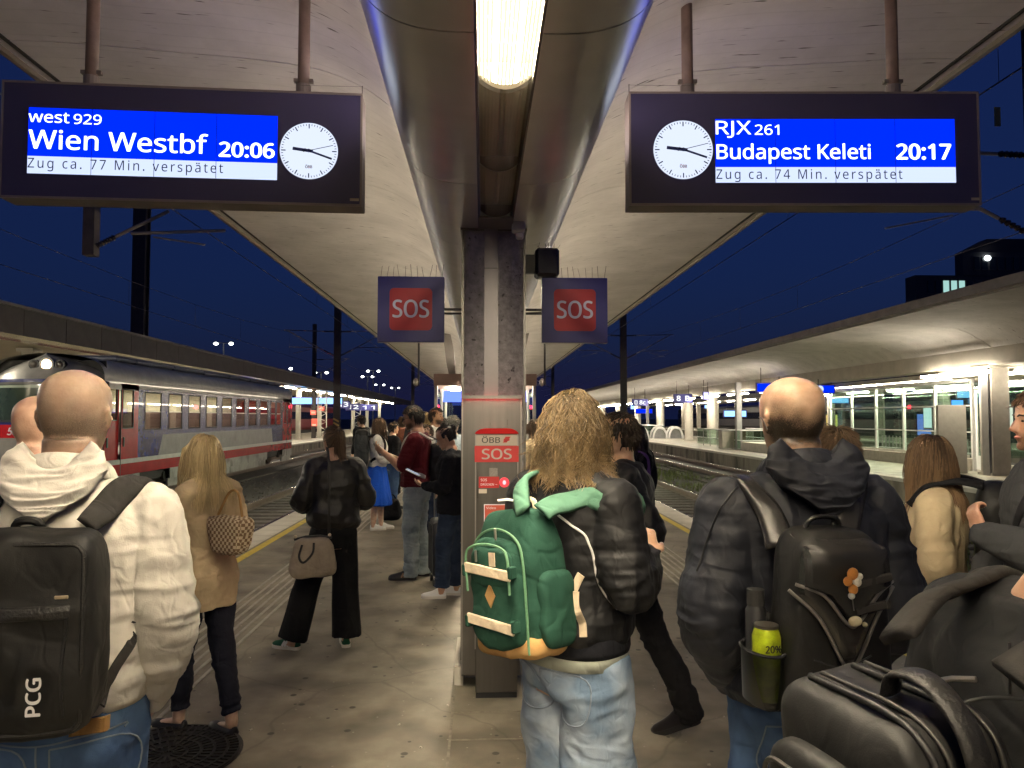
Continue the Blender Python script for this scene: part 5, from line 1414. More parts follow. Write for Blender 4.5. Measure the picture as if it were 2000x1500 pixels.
def hair_cap(Hm, lift=1.02):
    m = MB(); na, nb = 40, 22; idx = {}
    vs = []; 
    for i in range(nb + 1):
        for j in range(na):
            b = math.pi * i / nb; a = 2 * math.pi * j / na
            d = (math.sin(b) * math.cos(a), math.sin(b) * math.sin(a), math.cos(b)); vs.append(d)
    fs = []
    def ok(d):
        x, y, z = d
        return z > .30 + .55 * max(0, y - .25) if y > .25 else (z > -.10 if y > -.15 else z > -.60)
    for i in range(nb):
        for j in range(na):
            q = (i * na + j, i * na + (j + 1) % na, (i + 1) * na + (j + 1) % na, (i + 1) * na + j)
            c = np.mean([vs[k] for k in q], axis=0)
            if ok(c): fs.append(q)
    used = sorted({k for f in fs for k in f}); mp = {k: i for i, k in enumerate(used)}
    m.add(xf(Hm, [tuple(SC + SR * np.array(vs[k]) * lift) for k in used]), [tuple(mp[k] for k in f) for f in fs])
    me = bpy.data.meshes.new("hair_cap"); me.from_pydata(m.v, [], m.f); me.shade_smooth()
    at = me.attributes.new("tone", 'FLOAT', 'POINT'); at.data.foreach_set("value", np.full(len(m.v), .12, np.float32))
    return me

def hand(mb, wrist, d, n, s=1.0, curl=.5, right=True, simple=False):
    """palm plus five fingers; d = pointing direction, n = palm normal"""
    d = np.array(d, float); d /= np.linalg.norm(d); n = np.array(n, float); n -= d * (n @ d); n /= np.linalg.norm(n) + 1e-9
    sd = np.cross(d, n) * (1 if right else -1); w = np.array(wrist, float)
    mb.tube([w - d * .02 * s, w + d * .02 * s, w + d * .06 * s, w + d * .092 * s], [(.024 * s, .024 * s), (.034 * s, .019 * s), (.042 * s, .017 * s), (.040 * s, .014 * s)], 14, ref=n)
    if simple: mb.tube([w + d * .09 * s, w + d * .13 * s + n * .02 * s, w + d * .14 * s + n * .05 * s], [(.038 * s, .012 * s), (.034 * s, .011 * s), (.028 * s, .009 * s)], 10, ref=n); return
    for k, (off, L) in enumerate(((-.030, .068), (-.010, .078), (.010, .074), (.029, .058))):
        p = w + d * .088 * s + sd * off * s; a = 0; pts = [p]; 
        for seg in range(3):
            a += curl * (.55 if seg == 0 else .8)
            p = p + (d * math.cos(a) + n * math.sin(a)) * L * s * (.42, .33, .25)[seg]; pts.append(p)
        mb.tube(pts, [.0098 * s, .0092 * s, .0085 * s, .0072 * s], 8, round_ends=True)
    p = w + d * .025 * s - sd * .030 * s; pts = [p, p + (d * .6 - sd * .7 + n * .2) * .032 * s, p + (d * .6 - sd * .7 + n * .2) * .032 * s + (d * .85 - sd * .15 + n * .45) * .032 * s, p + (d * .6 - sd * .7 + n * .2) * .032 * s + (d * .85 - sd * .15 + n * .5) * .056 * s]
    mb.tube(pts, [.014 * s, .012 * s, .0105 * s, .008 * s], 8, round_ends=True)

def shoe(root, pos, yaw, s, upper, sole, tall=1.0, flat=False, stripes=None, pitch=0.0):
    Mx = Matrix.Translation(Vector(pos)) @ Matrix.Rotation(R(yaw), 4, 'Z') @ Matrix.Rotation(R(pitch), 4, 'X')
    L = .285 * s; y0 = -.075 * s
    out = [(0, 0.0, .032), (.10, .0, .038), (.35, .0, .036), (.62, .004, .047), (.82, .004, .046), (.95, .0, .032), (1.0, 0, .012)]
    xs = np.linspace(0, 1, 15)
    hw = np.interp(xs, [o[0] for o in out], [o[2] for o in out]) * s; hw[0] *= .55
    th = .010 if flat else .028
    sl = MB(); rings = []
    ring = [(-hw[i] * 1.04, y0 + L * x) for i, x in enumerate(xs)] + [(hw[i] * 1.04, y0 + L * x) for i, x in reversed(list(enumerate(xs)))]
    sl.loft([[(*p, 0.0) for p in ring], [(*p, th * s * .6) for p in ring], [(p[0] * .98, p[1], th * s) for p in ring]])
    sl.v = xf(Mx, sl.v); so = sl.build("sole", sole, root, smooth=True, angle=45)
    up = MB(); hs = [.055, .085, .10, .098, .082, .064, .052, .044, .036, .022] if not flat else [.040, .046, .030, .024, .024, .028, .034, .034, .028, .016]
    ys = [0.01, .06, .16, .30, .42, .54, .66, .78, .90, .985]
    for t, h in zip(ys, hs):
        w = np.interp(t, xs, hw) * .97
        c = [(w * math.cos(a) * (1 if math.sin(a) < .2 else .92), y0 + L * t, th * s * .7 + max(0, math.sin(a)) ** .8 * h * s * tall) for a in np.linspace(-.15, math.pi + .15, 15)]
        rings.append(c)
    up.loft(rings); up.v = xf(Mx, up.v); uo = up.build("shoe", upper, root, smooth=True, angle=60); so.parent = uo
    if stripes is not None:
        for sd in (-1, 1):
            for k in range(3):
                t0 = .36 + .085 * k; w = np.interp(t0, xs, hw) * s / s
                m = MB(); pts = []
                for z, dt in ((.030, 0.0), (.050, -.035), (.072, -.075)):
                    ww = np.interp(t0 + dt, xs, hw); k2 = 1.0 if z < .05 else .93 if z < .06 else .74
                    pts.append((sd * (ww * k2 + .0045), y0 + L * (t0 + dt), z * s))
                m.tube(pts, [(.009, .0025)] * 3, 8, ref=(sd, 0, 0)); m.v = xf(Mx, m.v); st = m.build("stripe", stripes, root); st.parent = uo
    return uo

class Person: pass
def person(label, pos, heading=0, H=1.78, sex='m', tone=(.56, .36, .25), haircol=(.05, .035, .025), head=(0, 0, 0), arms=None, legs=None, top=None, bottom=None, shoes=None,
           hair=None, voxel=.009, lean=(0, 0), wide=1.0, beard=0.0, bald=False, face=False, glasses=False, seed=1, group=None, simple_hands=False, jaw_fwd=0.0):
    P = Person(); s = H / 1.78; P.s = s
    P.root = root = empty("person", (pos[0], pos[1], 0), R(heading), label=label, cat="person", group=group)
    tab = TOR_M if sex == 'm' else TOR_F
    sh_w = (.188 if sex == 'm' else .165) * wide
    def ln(z): t = min(1, max(0, (z - .95) / .5)); return lean[0] * t, lean[1] * t
    def ring(z, infl, ex=2.4, n=36, wmul=1.0):
        rx, ry, cy = interp(tab, z); lx_, ly_ = ln(z); q = sup((rx * wide + infl) * wmul, ry * wide + infl, ex, n)
        return [((a + lx_) * s, (b + cy + ly_) * s, z * s) for a, b in q]
    P.ring = ring
    arms = arms or {}; legs = legs or {}
    A = {}
    for sd, k in ((-1, 'l'), (1, 'r')):
        lx_, ly_ = ln(1.43)
        S0 = np.array((sd * sh_w + lx_, -.012 + ly_, 1.425)); dflt = ((sd * (sh_w + .055), -.03, 1.14), (sd * (sh_w + .05), .05, .90))
        e, w = arms.get(k, dflt)[:2]; A[k] = [S0 * s, np.array(e) * s, np.array(w) * s]
    G = {}
    for sd, k in ((-1, 'l'), (1, 'r')):
        f = legs.get(k, (sd * .10, 0.0, -sd * 8.0)); fx, fy, fyaw = f[:3]; lift = f[3] if len(f) > 3 else 0
        hip = np.array((sd * .088 * wide, -.005, .90)); ank = np.array((fx, fy - .02, .085 + lift)); kn = (hip + ank) / 2 + np.array((0, .025, .02))
        G[k] = [hip * s, kn * s, ank * s, fyaw, (fx * s, fy * s, lift * s), f[4] if len(f) > 4 else 0]
    P.A, P.G = A, G
    lx_, ly_ = ln(1.5)
    piv = Vector((lx_ * s, (ly_ - .0) * s, 1.555 * s))
    Hm = Matrix.Translation(piv) @ rot(head[0], head[1], head[2]) @ Matrix.Translation(Vector((0, .012 * s, -.010 * s))) @ Matrix.Scale(s * (1.0 if sex == 'm' else .965), 4)
    P.Hm = Hm; hs = s
    # ---- body, one continuous skin
    b = MB()
    b.loft([ring(z, 0) for z in np.linspace(.79, 1.545, 20)])
    lk = .82 if bottom and bottom.get('kind', 'trousers') == 'trousers' else 1.0
    neck_r = (.060 if sex == 'm' else .049) * s
    hb = Hm @ Vector((0, -.028, .06))
    b.tube([(lx_ * s, (ly_ - .012) * s, 1.47 * s), tuple((Vector((lx_ * s, (ly_ - .012) * s, 1.47 * s)) + hb) / 2), tuple(hb)], [neck_r * 1.15, neck_r, neck_r * .98], 18, sub=3)
    rings = []
    for z, yf, yb, rx in HEAD:
        r_ = []
        for a in np.arange(36) * math.pi / 18:
            c, sn = math.cos(a), math.sin(a); ey = yf if sn > 0 else -yb
            r_.append((rx * np.sign(c) * abs(c) ** .85, ey * np.sign(sn) * abs(sn) ** (.85 if sn < 0 else .8), z))
        rings.append(xf(Hm, r_))
    b.loft(rings)
    b.tube(xf(Hm, [(0, .088, .128), (0, .103, .100), (0, .113, .086), (0, .098, .078)]), [.007 * hs, .011 * hs, .015 * hs, .010 * hs], 10)
    b.tube(xf(Hm, [(-.045, .080, .136), (0, .090, .137), (.045, .080, .136)]), [.010 * hs, .009 * hs, .010 * hs], 8)
    b.tube(xf(Hm, [(-.02, .088, .052), (0, .096, .051), (.02, .088, .052)]), [.006 * hs, .009 * hs, .006 * hs], 8)
    b.sphere(tuple(Hm @ Vector((0, .082, .018))), .020 * hs, 10, 8)
    for sd in (-1, 1):
        # ear: tilted shell with rim and lobe
        ear = [(sd * .070, -.004, .078), (sd * .077, -.012, .100), (sd * .082, -.020, .128), (sd * .078, -.010, .140), (sd * .071, .004, .126), (sd * .069, .006, .100)]
        b.tube(xf(Hm, ear), [.006 * hs, .007 * hs, .008 * hs, .007 * hs, .006 * hs, .005 * hs], 8)
        b.tube(xf(Hm, [(sd * .070, -.002, .086), (sd * .076, -.010, .118)]), [(.006 * hs, .014 * hs), (.006 * hs, .017 * hs)], 10, ref=(sd, 0, .2))
    for k in ('l', 'r'):
        S0, E_, W_ = A[k]; ar = (1.0 if sex == 'm' else .82) * s
        b.tube([S0, S0 * .5 + E_ * .5, E_, E_ * .55 + W_ * .45, W_], [.056 * ar, .050 * ar, .042 * ar, .040 * ar, .028 * ar], 14, sub=3, round_ends=True)
        spec = arms.get(k); hd = spec[2] if spec is not None and len(spec) > 2 else None
        dv = (W_ - E_) / np.linalg.norm(W_ - E_)
        if hd is None: hand(b, W_, dv, (-1 if k == 'r' else 1, .1, 0), s * (1 if sex == 'm' else .9), .45, k == 'r', simple_hands)
        else: hand(b, W_, hd[0], hd[1], s * (1 if sex == 'm' else .9), hd[2], k == 'r', simple_hands)
        hip, kn, an, fy_, fp, pt = G[k]
        b.tube([hip + np.array((0, 0, .03 * s)), hip * .5 + kn * .5, kn, kn * .6 + an * .4 + np.array((0, -.012 * s, 0)), an, an - np.array((0, 0, .04 * s))], [.092 * s * lk, .080 * s * lk, .058 * s * lk, .056 * s * lk, .038 * s, .036 * s], 16, sub=3)
        fd = np.array((math.sin(-R(fy_)), math.cos(R(fy_)), 0))
        b.tube([an - fd * .03 * s + np.array((0, 0, -.046 * s)), an + fd * .05 * s + np.array((0, 0, -.048 * s)), an + fd * .14 * s + np.array((0, 0, -.062 * s))], [(.022 * s, .020 * s), (.026 * s, .018 * s), (.024 * s, .009 * s)], 10)
    me = solid(b, voxel, 2)
    co = coords(me); hi = np.array(Hm.inverted()); q = co @ hi[:3, :3].T + hi[:3, 3]
    mask = np.zeros(len(co))
    isH = (q[:, 2] > -.03) & (np.abs(q[:, 0]) < .12) & (np.abs(q[:, 1]) < .16)
    if bald:
        # clipped fringe round the sides and back, skin on the crown
        back = np.clip((.03 - q[:, 1]) / .05, 0, 1); edge = bald[0] + .03 * np.clip(np.abs(q[:, 0]) / .08, 0, 1)
        lowz = np.clip((q[:, 2] - .030) / .03, 0, 1)
        mask = back * lowz * np.clip((edge - q[:, 2] + .012 * vnoise(q * 40, 3)) / bald[2], 0, 1) * bald[1] * isH
        eard = np.abs(q[:, 0]) > .078; mask[eard] *= .1
    if beard:
        bm_ = np.clip((q[:, 1] - .0) / .03, 0, 1) * np.clip((.075 - q[:, 2]) / .02, 0, 1) * isH * (q[:, 2] > -.01); mask = np.maximum(mask, bm_ * beard)
    at = me.attributes.new("hairmask", 'FLOAT', 'POINT'); at.data.foreach_set("value", mask.astype(np.float32))
    P.body = link("body", me, skin_mat(tone, haircol), root, True)
    # ---- clothes
    spots = dict(elbow=[(A[k][1], .19 * s, .8) for k in A], wrist=[(A[k][2], .15 * s, .8) for k in A], armpit=[(A[k][0] + np.array(((.05 if k == 'l' else -.05) * s, -.02, -.12 * s)), .11 * s, .8) for k in A],
                 upper=[(A[k][0] * .5 + A[k][1] * .5, .15 * s, .8) for k in A], hem=[(np.array((0, 0, (top or {}).get("hem", .95) * s + .05)), .3, 3.5)], waist=[(np.array((0, 0, 1.12 * s)), .3, 3.0)],
                 knee=[(G[k][1] + np.array((0, 0, -.02)), .17 * s, .8) for k in G], hip=[(G[k][0] + np.array((0, 0, -.10)), .16 * s, .8) for k in G], ankle=[(G[k][2] + np.array((0, 0, .05)), .15 * s, .8) for k in G])
    if bottom:
        bo = dict(bottom); kind = bo.get("kind", "trousers"); m = MB(); zt = bo.get("top", 1.03)
        if kind == "skirt":
            zh, fl = bo["hem"], bo["flare"]; rg = []
            for t in np.linspace(0, 1, 22):
                z = zt + (zh - zt) * t; rx, ry, cy = interp(tab, max(z, .9)); k_ = fl * t
                rg.append([(a * s, (b_ + cy) * s, z * s) for a, b_ in sup(rx + .012 + k_, ry + .012 + k_, 2.0, 40)])
            m.loft(rg)
        else:
            wd = bo.get("leg", (.100, .092, .075, .070, .068)); inf = bo.get("infl", .016)
            m.loft([ring(z, inf) for z in np.linspace(.80, zt, 10)])
            for k in ('l', 'r'):
                hip, kn, an, *_ = G[k]; en = an + np.array((0, 0, (bo.get("end", .045) - .085) * s))
                if bo.get("end", 0.045) < .06: en[2] = an[2] - .05 * s
                m.tube([hip + np.array((0, 0, .02 * s)), hip * .6 + kn * .4, kn, kn * .5 + an * .5 + np.array((0, -.008 * s, 0)), en], [w_ * s for w_ in wd], 20, sub=4)
        me = solid(m, bo.get("voxel", voxel), 2, bo.get("folds", ()), seed, spots=spots)
        P.bottom = link("skirt" if kind == "skirt" else "trousers", me, bo["mat"], root, True); P.bottom_bvh = BVHTree.FromPolygons([v.co for v in me.vertices], [p.vertices for p in me.polygons])
    if top:
        to = dict(top); m = MB(); z0 = to.get("hem", .95); inf = to.get("infl", .025); ztop = to.get("ztop", 1.50); fl = to.get("flare", 0.0); cin = to.get("cinch", 0.0)
        zs = np.linspace(z0, ztop, 22); rg = []
        for z in zs:
            t = (z - z0) / (1.30 - z0); e_ = inf + fl * max(0, 1 - t) - cin * max(0, 1 - abs(z - z0) / .05)
            if to.get("blouse"): e_ += to["blouse"] * max(0, 1 - abs(z - z0 - .12) / .12)
            if z > 1.44: e_ = e_ * .6 + .004
            rg.append(ring(z, e_, 2.5))
        m.loft(rg)
        if to.get("collar"):
            ch, cr = to["collar"]; 
            c0 = Vector((lx_ * s, (ly_ - .012) * s, 1.475 * s)); tilt = (hb - c0); tilt = tilt / tilt.length
            m.tube([tuple(c0 - tilt * .01), tuple(c0 + tilt * ch * .5), tuple(c0 + tilt * ch)], [(cr * 1.25 * s, cr * 1.2 * s), (cr * s, cr * s), (cr * .97 * s, cr * .97 * s)], 28)
        ai = to.get("arm", .018); ar = (1.0 if sex == 'm' else .84) * s
        for k in ('l', 'r'):
            S0, E_, W_ = A[k]; sl_ = to.get("sleeve", .97)
            sg_ = -1 if k == 'l' else 1
            m.tube([(sg_ * .03 * s + lx_ * s, (ly_ - .012) * s, 1.468 * s), S0 * .6 + np.array((sg_ * .03 * s + lx_ * s, (ly_ - .012) * s, 1.475 * s)) * .4, S0 + np.array((0, 0, -.004))], [(.05 + ai * .5) * s, (.054 + ai * .6) * s, (.058 + ai * .9) * ar], 16, sub=3, round_ends=True)
            if sl_ > .6:
                en = E_ + (W_ - E_) * sl_; mid = E_ * .5 + en * .5
                cf = to.get("cuff", .7)
                m.tube([S0 + np.array((0, 0, -.005)), S0 * .5 + E_ * .5, E_, mid, E_ * .12 + en * .88, en], [(.060 + ai) * ar, (.053 + ai) * ar, (.047 + ai * 1.15) * ar, (.042 + ai * 1.1) * ar, (.034 + ai * cf) * ar, (.030 + ai * cf * .8) * ar], 18, sub=4, round_ends=True)
            else:
                en = S0 + (E_ - S0) * (sl_ * 2); m.tube([S0, S0 * .5 + en * .5, en], [(.060 + ai) * ar, (.056 + ai) * ar, (.054 + ai) * ar], 18, sub=3, round_ends=True)
        if to.get("extra"): to["extra"](m, P)
        me = solid(m, to.get("voxel", voxel), to.get("smooth", 2), to.get("folds", ()), seed + 3, spots=spots)
        P.top = link(to.get("name", "jacket"), me, to["mat"], root, True); P.bvh = BVHTree.FromPolygons([v.co for v in me.vertices], [p.vertices for p in me.polygons])
    if shoes:
        for k in ('l', 'r'):
            fp, fy_ = G[k][4], G[k][3]
            shoe(root, fp, fy_, s * (1 if sex == 'm' else .90), shoes["upper"], shoes["sole"], shoes.get("tall", 1.0), shoes.get("flat", False), shoes.get("stripes"), G[k][5])
    # ---- hair
    def shoulder(z):
        zz = z / s
        t = np.array(tab); inf = (top or {}).get("infl", .02) + .012
        rx = np.where(zz < 1.52, np.interp(zz, t[:, 0], t[:, 1]) * wide + inf, 0.0); ry = np.where(zz < 1.52, np.interp(zz, t[:, 0], t[:, 2]) * wide + inf, .1); cy = np.interp(zz, t[:, 0], t[:, 3])
        return rx * s + 1e-4, ry * s + 1e-4, cy * s
    if hair:
        h = dict(hair); hm = hair_mat(h["name"], h["col"], h["tip"])
        cap = link("hair", hair_cap(Hm, h.get("cap", 1.02)), hm, root, True)
        me = grow_hair(Hm, hs, h.get("n", 500), h.get("steps", 12), h["len"], h["kind"], h.get("r", .004), h.get("wave", .06), seed + 9, shoulder, h.get("lift", 1.03), h.get("tie", (0, -.125, .15)), h.get("clump", 22), h.get("flick", 0.0))
        link("strands", me, hm, cap)
        if h["kind"] == 'tail':
            MB().tube(xf(Hm, [tuple(np.array(h.get("tie", (0, -.125, .15))) + (0, .01, .004)), tuple(np.array(h.get("tie", (0, -.125, .15))) + (0, -.018, -.004))]), .017 * hs, 12).build("hair_tie", black_m, cap)
        if h.get("bun"): MB().sphere(tuple(Hm @ Vector(h["bun"])), .036 * hs, 16, 12).build("bun", hm, cap, smooth=True)
    if face:
        for sd in (-1, 1):
            MB().sphere(tuple(Hm @ Vector((sd * .031, .083, .117))), (.010 * hs, .006 * hs, .005 * hs), 10, 8).build("eye", M("eye_dark", (.05, .035, .03), .2, var=0), root, smooth=True)
            MB().tube(xf(Hm, [(sd * .016, .094, .136), (sd * .032, .094, .141), (sd * .050, .080, .137)]), .004 * hs, 6).build("eyebrow", hair_mat("brow", (.04, .03, .02), (.05, .04, .03)), root)
        MB().tube(xf(Hm, [(-.022, .090, .053), (0, .1015, .054), (.022, .090, .053)]), [.003 * hs, .006 * hs, .003 * hs], 8).build("lips", M("lips", (.42, .17, .14), .5, var=.1), root)
    if glasses:
        gl = MB()
        for sd in (-1, 1):
            gl.tube(xf(Hm, [(sd * .033 + .024 * math.cos(a), .108 - abs(.024 * math.cos(a)) * .15, .118 + .017 * math.sin(a)) for a in np.arange(17) * math.pi / 8]), .0022 * hs, 6)
            gl.tube(xf(Hm, [(sd * .056, .104, .121), (sd * .078, .06, .122), (sd * .080, -.015, .120)]), .0022 * hs, 6)
        gl.build("glasses", black_m, root)
    return P

def ribbon(bvh, pts, width, thick, off=.004, sub=8, wtab=None, free=False, cast=None, smooth=3):
    """strap laid on a garment: follows the surface found under each point"""
    path = catmull([np.array(p, float) for p in pts], sub); C = []; Nn = []
    for p in path:
        if free: C.append(np.array(p)); Nn.append(None); continue
        if cast is not None:
            h_ = bvh.ray_cast(Vector(p) - Vector(cast) * .4, Vector(cast))
            if h_[0] is not None: C.append(np.array(h_[0]) + np.array(h_[1]) * off); Nn.append(np.array(h_[1])); continue
        loc, nor, _, _ = bvh.find_nearest(Vector(p)); nn = np.array(nor); dd = np.array(p) - np.array(loc)
        if dd @ nn > .05: C.append(np.array(p)); Nn.append(nn)
        else: C.append(np.array(loc) + nn * off); Nn.append(nn)
    for _ in range(smooth):
        C = [C[0]] + [(C[i - 1] + 2 * C[i] + C[i + 1]) / 4 for i in range(1, len(C) - 1)] + [C[-1]]
        Nn = [Nn[0]] + [Nn[i - 1] + 2 * Nn[i] + Nn[i + 1] for i in range(1, len(Nn) - 1)] + [Nn[-1]] if not free else Nn
    rings = []
    for i, c in enumerate(C):
        t = C[min(i + 1, len(C) - 1)] - C[max(i - 1, 0)]; t /= np.linalg.norm(t) + 1e-9
        nn = Nn[i] if not free else np.array((0, -1.0, 0)); nn = nn - t * (nn @ t); nn /= np.linalg.norm(nn) + 1e-9; sd = np.cross(t, nn)
        w = width if wtab is None else np.interp(i / (len(C) - 1), np.linspace(0, 1, len(wtab)), wtab)
        rings.append([c + sd * w / 2 - nn * thick * .3, c + sd * w / 2 * .94 + nn * thick * .6, c + sd * w * .25 + nn * thick, c - sd * w * .25 + nn * thick, c - sd * w / 2 * .94 + nn * thick * .6, c - sd * w / 2 - nn * thick * .3])
    return MB().loft(rings)
def patch(bvh, origin, u, v, outline, direc, off=.003, thick=.003, res=10):
    """cloth patch (pocket, label) draped on a garment by casting rays along direc; outline in (u,v) metres"""
    u, v, dr = Vector(u), Vector(v), Vector(direc).normalized(); m = MB()
    ol = np.array(outline, float); mn, mxx = ol.min(0), ol.max(0)
    cen = ol.mean(0); rings = []
    for f in (1.0, .8, .6, .4, .2, .05):
        r_ = []
        for k in range(len(ol)):
            for j in range(res):
                q = ol[k] + (ol[(k + 1) % len(ol)] - ol[k]) * j / res; q = cen + (q - cen) * f
                o = Vector(origin) + u * q[0] + v * q[1]
                hit = bvh.ray_cast(o - dr * .5, dr)
                p = hit[0] if hit[0] is not None else bvh.find_nearest(o + dr * .45)[0]
                r_.append(p - dr * (off + (thick if f < 1 else -thick)))
        rings.append(r_)
    m.loft(rings, cap=False)
    c = np.mean(np.array([tuple(p) for p in rings[-1]]), axis=0); n = len(rings[-1]); b0 = len(m.v) - n; m.v.append(tuple(c)); m.f += [(b0 + k, b0 + (k + 1) % n, len(m.v) - 1) for k in range(n)]
    return m
def blob(c, size, e=6, k=10, fn=None, M4=None):
    """rounded soft box"""
    m = MB(); vs = []; fs = []
    for ax in range(3):
        for sg in (-1, 1):
            o = len(vs)
            for i in range(k + 1):
                for j in range(k + 1):
                    p = [0, 0, 0]; p[ax] = sg; p[(ax + 1) % 3] = -1 + 2 * i / k; p[(ax + 2) % 3] = -1 + 2 * j / k
                    p = np.array(p, float); p = p / (np.sum(np.abs(p) ** e) ** (1 / e)); vs.append(p)
            for i in range(k):
                for j in range(k):
                    a = o + i * (k + 1) + j; q = (a, a + 1, a + k + 2, a + k + 1); fs.append(q if sg < 0 else q[::-1])
    vs = np.array(vs)
    P_ = vs * np.array(size) / 2
    if fn is not None: P_ = np.array([fn(p, v) for p, v in zip(P_, vs)])
    P_ = P_ + np.array(c)
    if M4 is not None: P_ = np.array(xf(M4, [tuple(p) for p in P_]))
    m.add(P_, fs); return m
def weld(mb, voxel, smooth=2, folds=(), seed=0): return solid(mb, voxel, smooth, folds, seed)
def local_of(P, w):
    """world point -> person-local point"""
    h = P.root.rotation_euler[2]; d = Vector(w) - P.root.location
    return np.array((d.x * math.cos(-h) - d.y * math.sin(-h), d.x * math.sin(-h) + d.y * math.cos(-h), d.z))
def draped_hood(P, mat, top, tip, w, seed=0, amp=.010, rim=True):
    """soft hood lying on the upper back, with U-shaped folds, plus the rim standing round the neck"""
    s = P.s; nv, na = 56, 72; rings = []
    for v in np.linspace(0, 1, nv):
        ww = w * np.interp(v, [0, .15, .45, .75, .93, 1], [.62, .86, 1.0, .80, .42, .10]); t = np.interp(v, [0, .12, .5, .85, 1], [.018, .045, .062, .045, .012])
        z = top + (tip - top) * v; yb = np.interp(z, [1.34, 1.42, 1.48, 1.54, 1.62], [-.150, -.132, -.105, -.075, -.060])
        A_ = np.arange(na) * 2 * math.pi / na; c, sn = np.cos(A_), np.sin(A_)
        q = np.stack([c * 1.1 + 3, v * 6.0 - 1.6 * c * c + seed, sn * .3], 1); q = q + .5 * np.stack([vnoise(q * 1.3, 1), vnoise(q * 1.3 + 9, 2), 0 * c], 1)
        dsp = amp * (1 - 2.0 * np.abs(vnoise(q * np.array((1, 1.5, 1)), seed + 4))) + amp * .5 * vnoise(q * 3.1, seed + 8)
        dsp *= (sn > -.2) * np.clip(v * 8, .2, 1)
        zz = z + .055 * (np.abs(c) ** 2.2) * (1 - v * .3)
        rings.append([((ww * cc) * s, (yb - .01 - (t + dd) * max(sv, -.35)) * s, (zt + dd * .4) * s) for cc, sv, dd, zt in zip(c, sn, dsp, zz)])
    r0 = np.array(rings[0]); c0 = r0.mean(0)
    rings = [list(c0 + (r0 - c0) * k_ + np.array((0, 0, -dz_))) for k_, dz_ in ((.55, .05), (.70, .045), (.86, .02), (.95, .004))] + rings
    o = MB().loft(rings).build("hood", mat, P.root, smooth=True)
    if rim:
        pts = [(-.055, .085, top - .085), (-.083, .045, top - .055), (-.088, -.02, top - .020), (-.055, -.080, top + .0), (0, -.098, top + .006), (.055, -.080, top + .0), (.088, -.02, top - .020), (.083, .045, top - .055), (.055, .085, top - .085)]
        MB().tube([tuple(np.array(p) * s) for p in pts], [(.013 * s, .030 * s)] * 9, 14, sub=5, ref=(0, 0, 1)).build("hood_rim", mat, P.root, smooth=True)
    return o
def bag_root(name, P, label, cat="backpack"):
    return empty(name, tuple(P.root.location), P.root.rotation_euler[2], label=label, cat=cat)
# ------------------------------------------------------------------ people: cloth materials
def cloth(name, col, rough=.85, var=.10, scale=5, bump=.25, bscale=350, sheen=.0, **kw): return M(name, col, rough, var=var, scale=scale, bump=bump, bscale=bscale, sheen=sheen, spec=kw.pop('spec', .16), bdist=.0025, crease=kw.pop('crease', .38), **kw)
def denim(name, col, fade, amount=.55):
    m = cloth(name, col, .85, var=.22, scale=9, bump=.3, bscale=500, blotch=(fade, 5.0, amount - .12, amount + .2)); return m
hoodie_m = cloth("cream_fleece", (.70, .655, .585), .95, var=.05, scale=14)
jean_mid = denim("denim_mid", (.045, .085, .19), (.11, .19, .34))
jean_wash = denim("denim_washed", (.13, .19, .28), (.42, .47, .53), .50)
jean_light = denim("denim_light", (.28, .34, .36), (.46, .52, .52), .5)
jean_dark = denim("denim_dark", (.022, .034, .065), (.04, .06, .10))
nylon_navy = cloth("navy_nylon", (.011, .0125, .019), .62, var=.12, scale=8, bump=.15, bscale=500, spec=.35)
nylon_black = cloth("black_nylon", (.007, .007, .0082), .60, var=.15, scale=8, bump=.12, bscale=500, spec=.35)
black_cloth = cloth("black_cloth", (.012, .012, .014), .9)
black_wool = cloth("black_wool", (.010, .0105, .014), .95)
leather_blk = M("black_leather", (.010, .0095, .0095), .46, var=.2, scale=20, bump=.3, bscale=130)
trench_m = cloth("tan_cotton", (.53, .41, .255), .85, var=.06, scale=10)
maroon_m = cloth("maroon_cotton", (.10, .012, .018), .9)
white_cot = cloth("white_cotton", (.72, .70, .66), .85, var=.05)
blue_cot = cloth("cobalt_skirt", (.012, .085, .55), .8, var=.12)
beige_jk = cloth("beige_jacket", (.52, .42, .27), .85, var=.06)
grey_jk = cloth("grey_jacket", (.05, .052, .055), .8)
neop_m = cloth("charcoal_neoprene", (.022, .023, .025), .78, var=.06, scale=12, bump=.1)
pack_blk = cloth("black_pack_fabric", (.0075, .0073, .0072), .55, crease=.2, var=.18, scale=5, bump=.12, bscale=420, spec=.35)
strap_gr = cloth("strap_webbing_grey", (.034, .032, .031), .85)
green_m = cloth("green_canvas", (.016, .054, .037), .85, var=.16, scale=6, bump=.3, bscale=380)
green_lt = cloth("green_strap", (.085, .185, .13), .85, var=.08, bump=.3)
suede = cloth("tan_suede", (.36, .21, .08), .9, var=.15)
webbing = cloth("cream_webbing", (.60, .49, .35), .85, var=.12, scale=60)
rubber_w = M("white_rubber", (.66, .62, .54), .6, var=.06)
rubber_b = M("black_rubber", (.02, .02, .02), .6, var=.1)
green_suede = cloth("green_suede", (.018, .085, .05), .9)
FAIR, TAN, PALE = (.60, .38, .26), (.50, .30, .19), (.66, .45, .34)
def pix(P, px, py, d): return local_of(P, at_dist(px, py, d))
def spot(px, d): q = at_dist(px, 815, d); return (q.x, q.y)
def W3(P, m):   # nothing to convert: bags share the wearer's frame
    return m
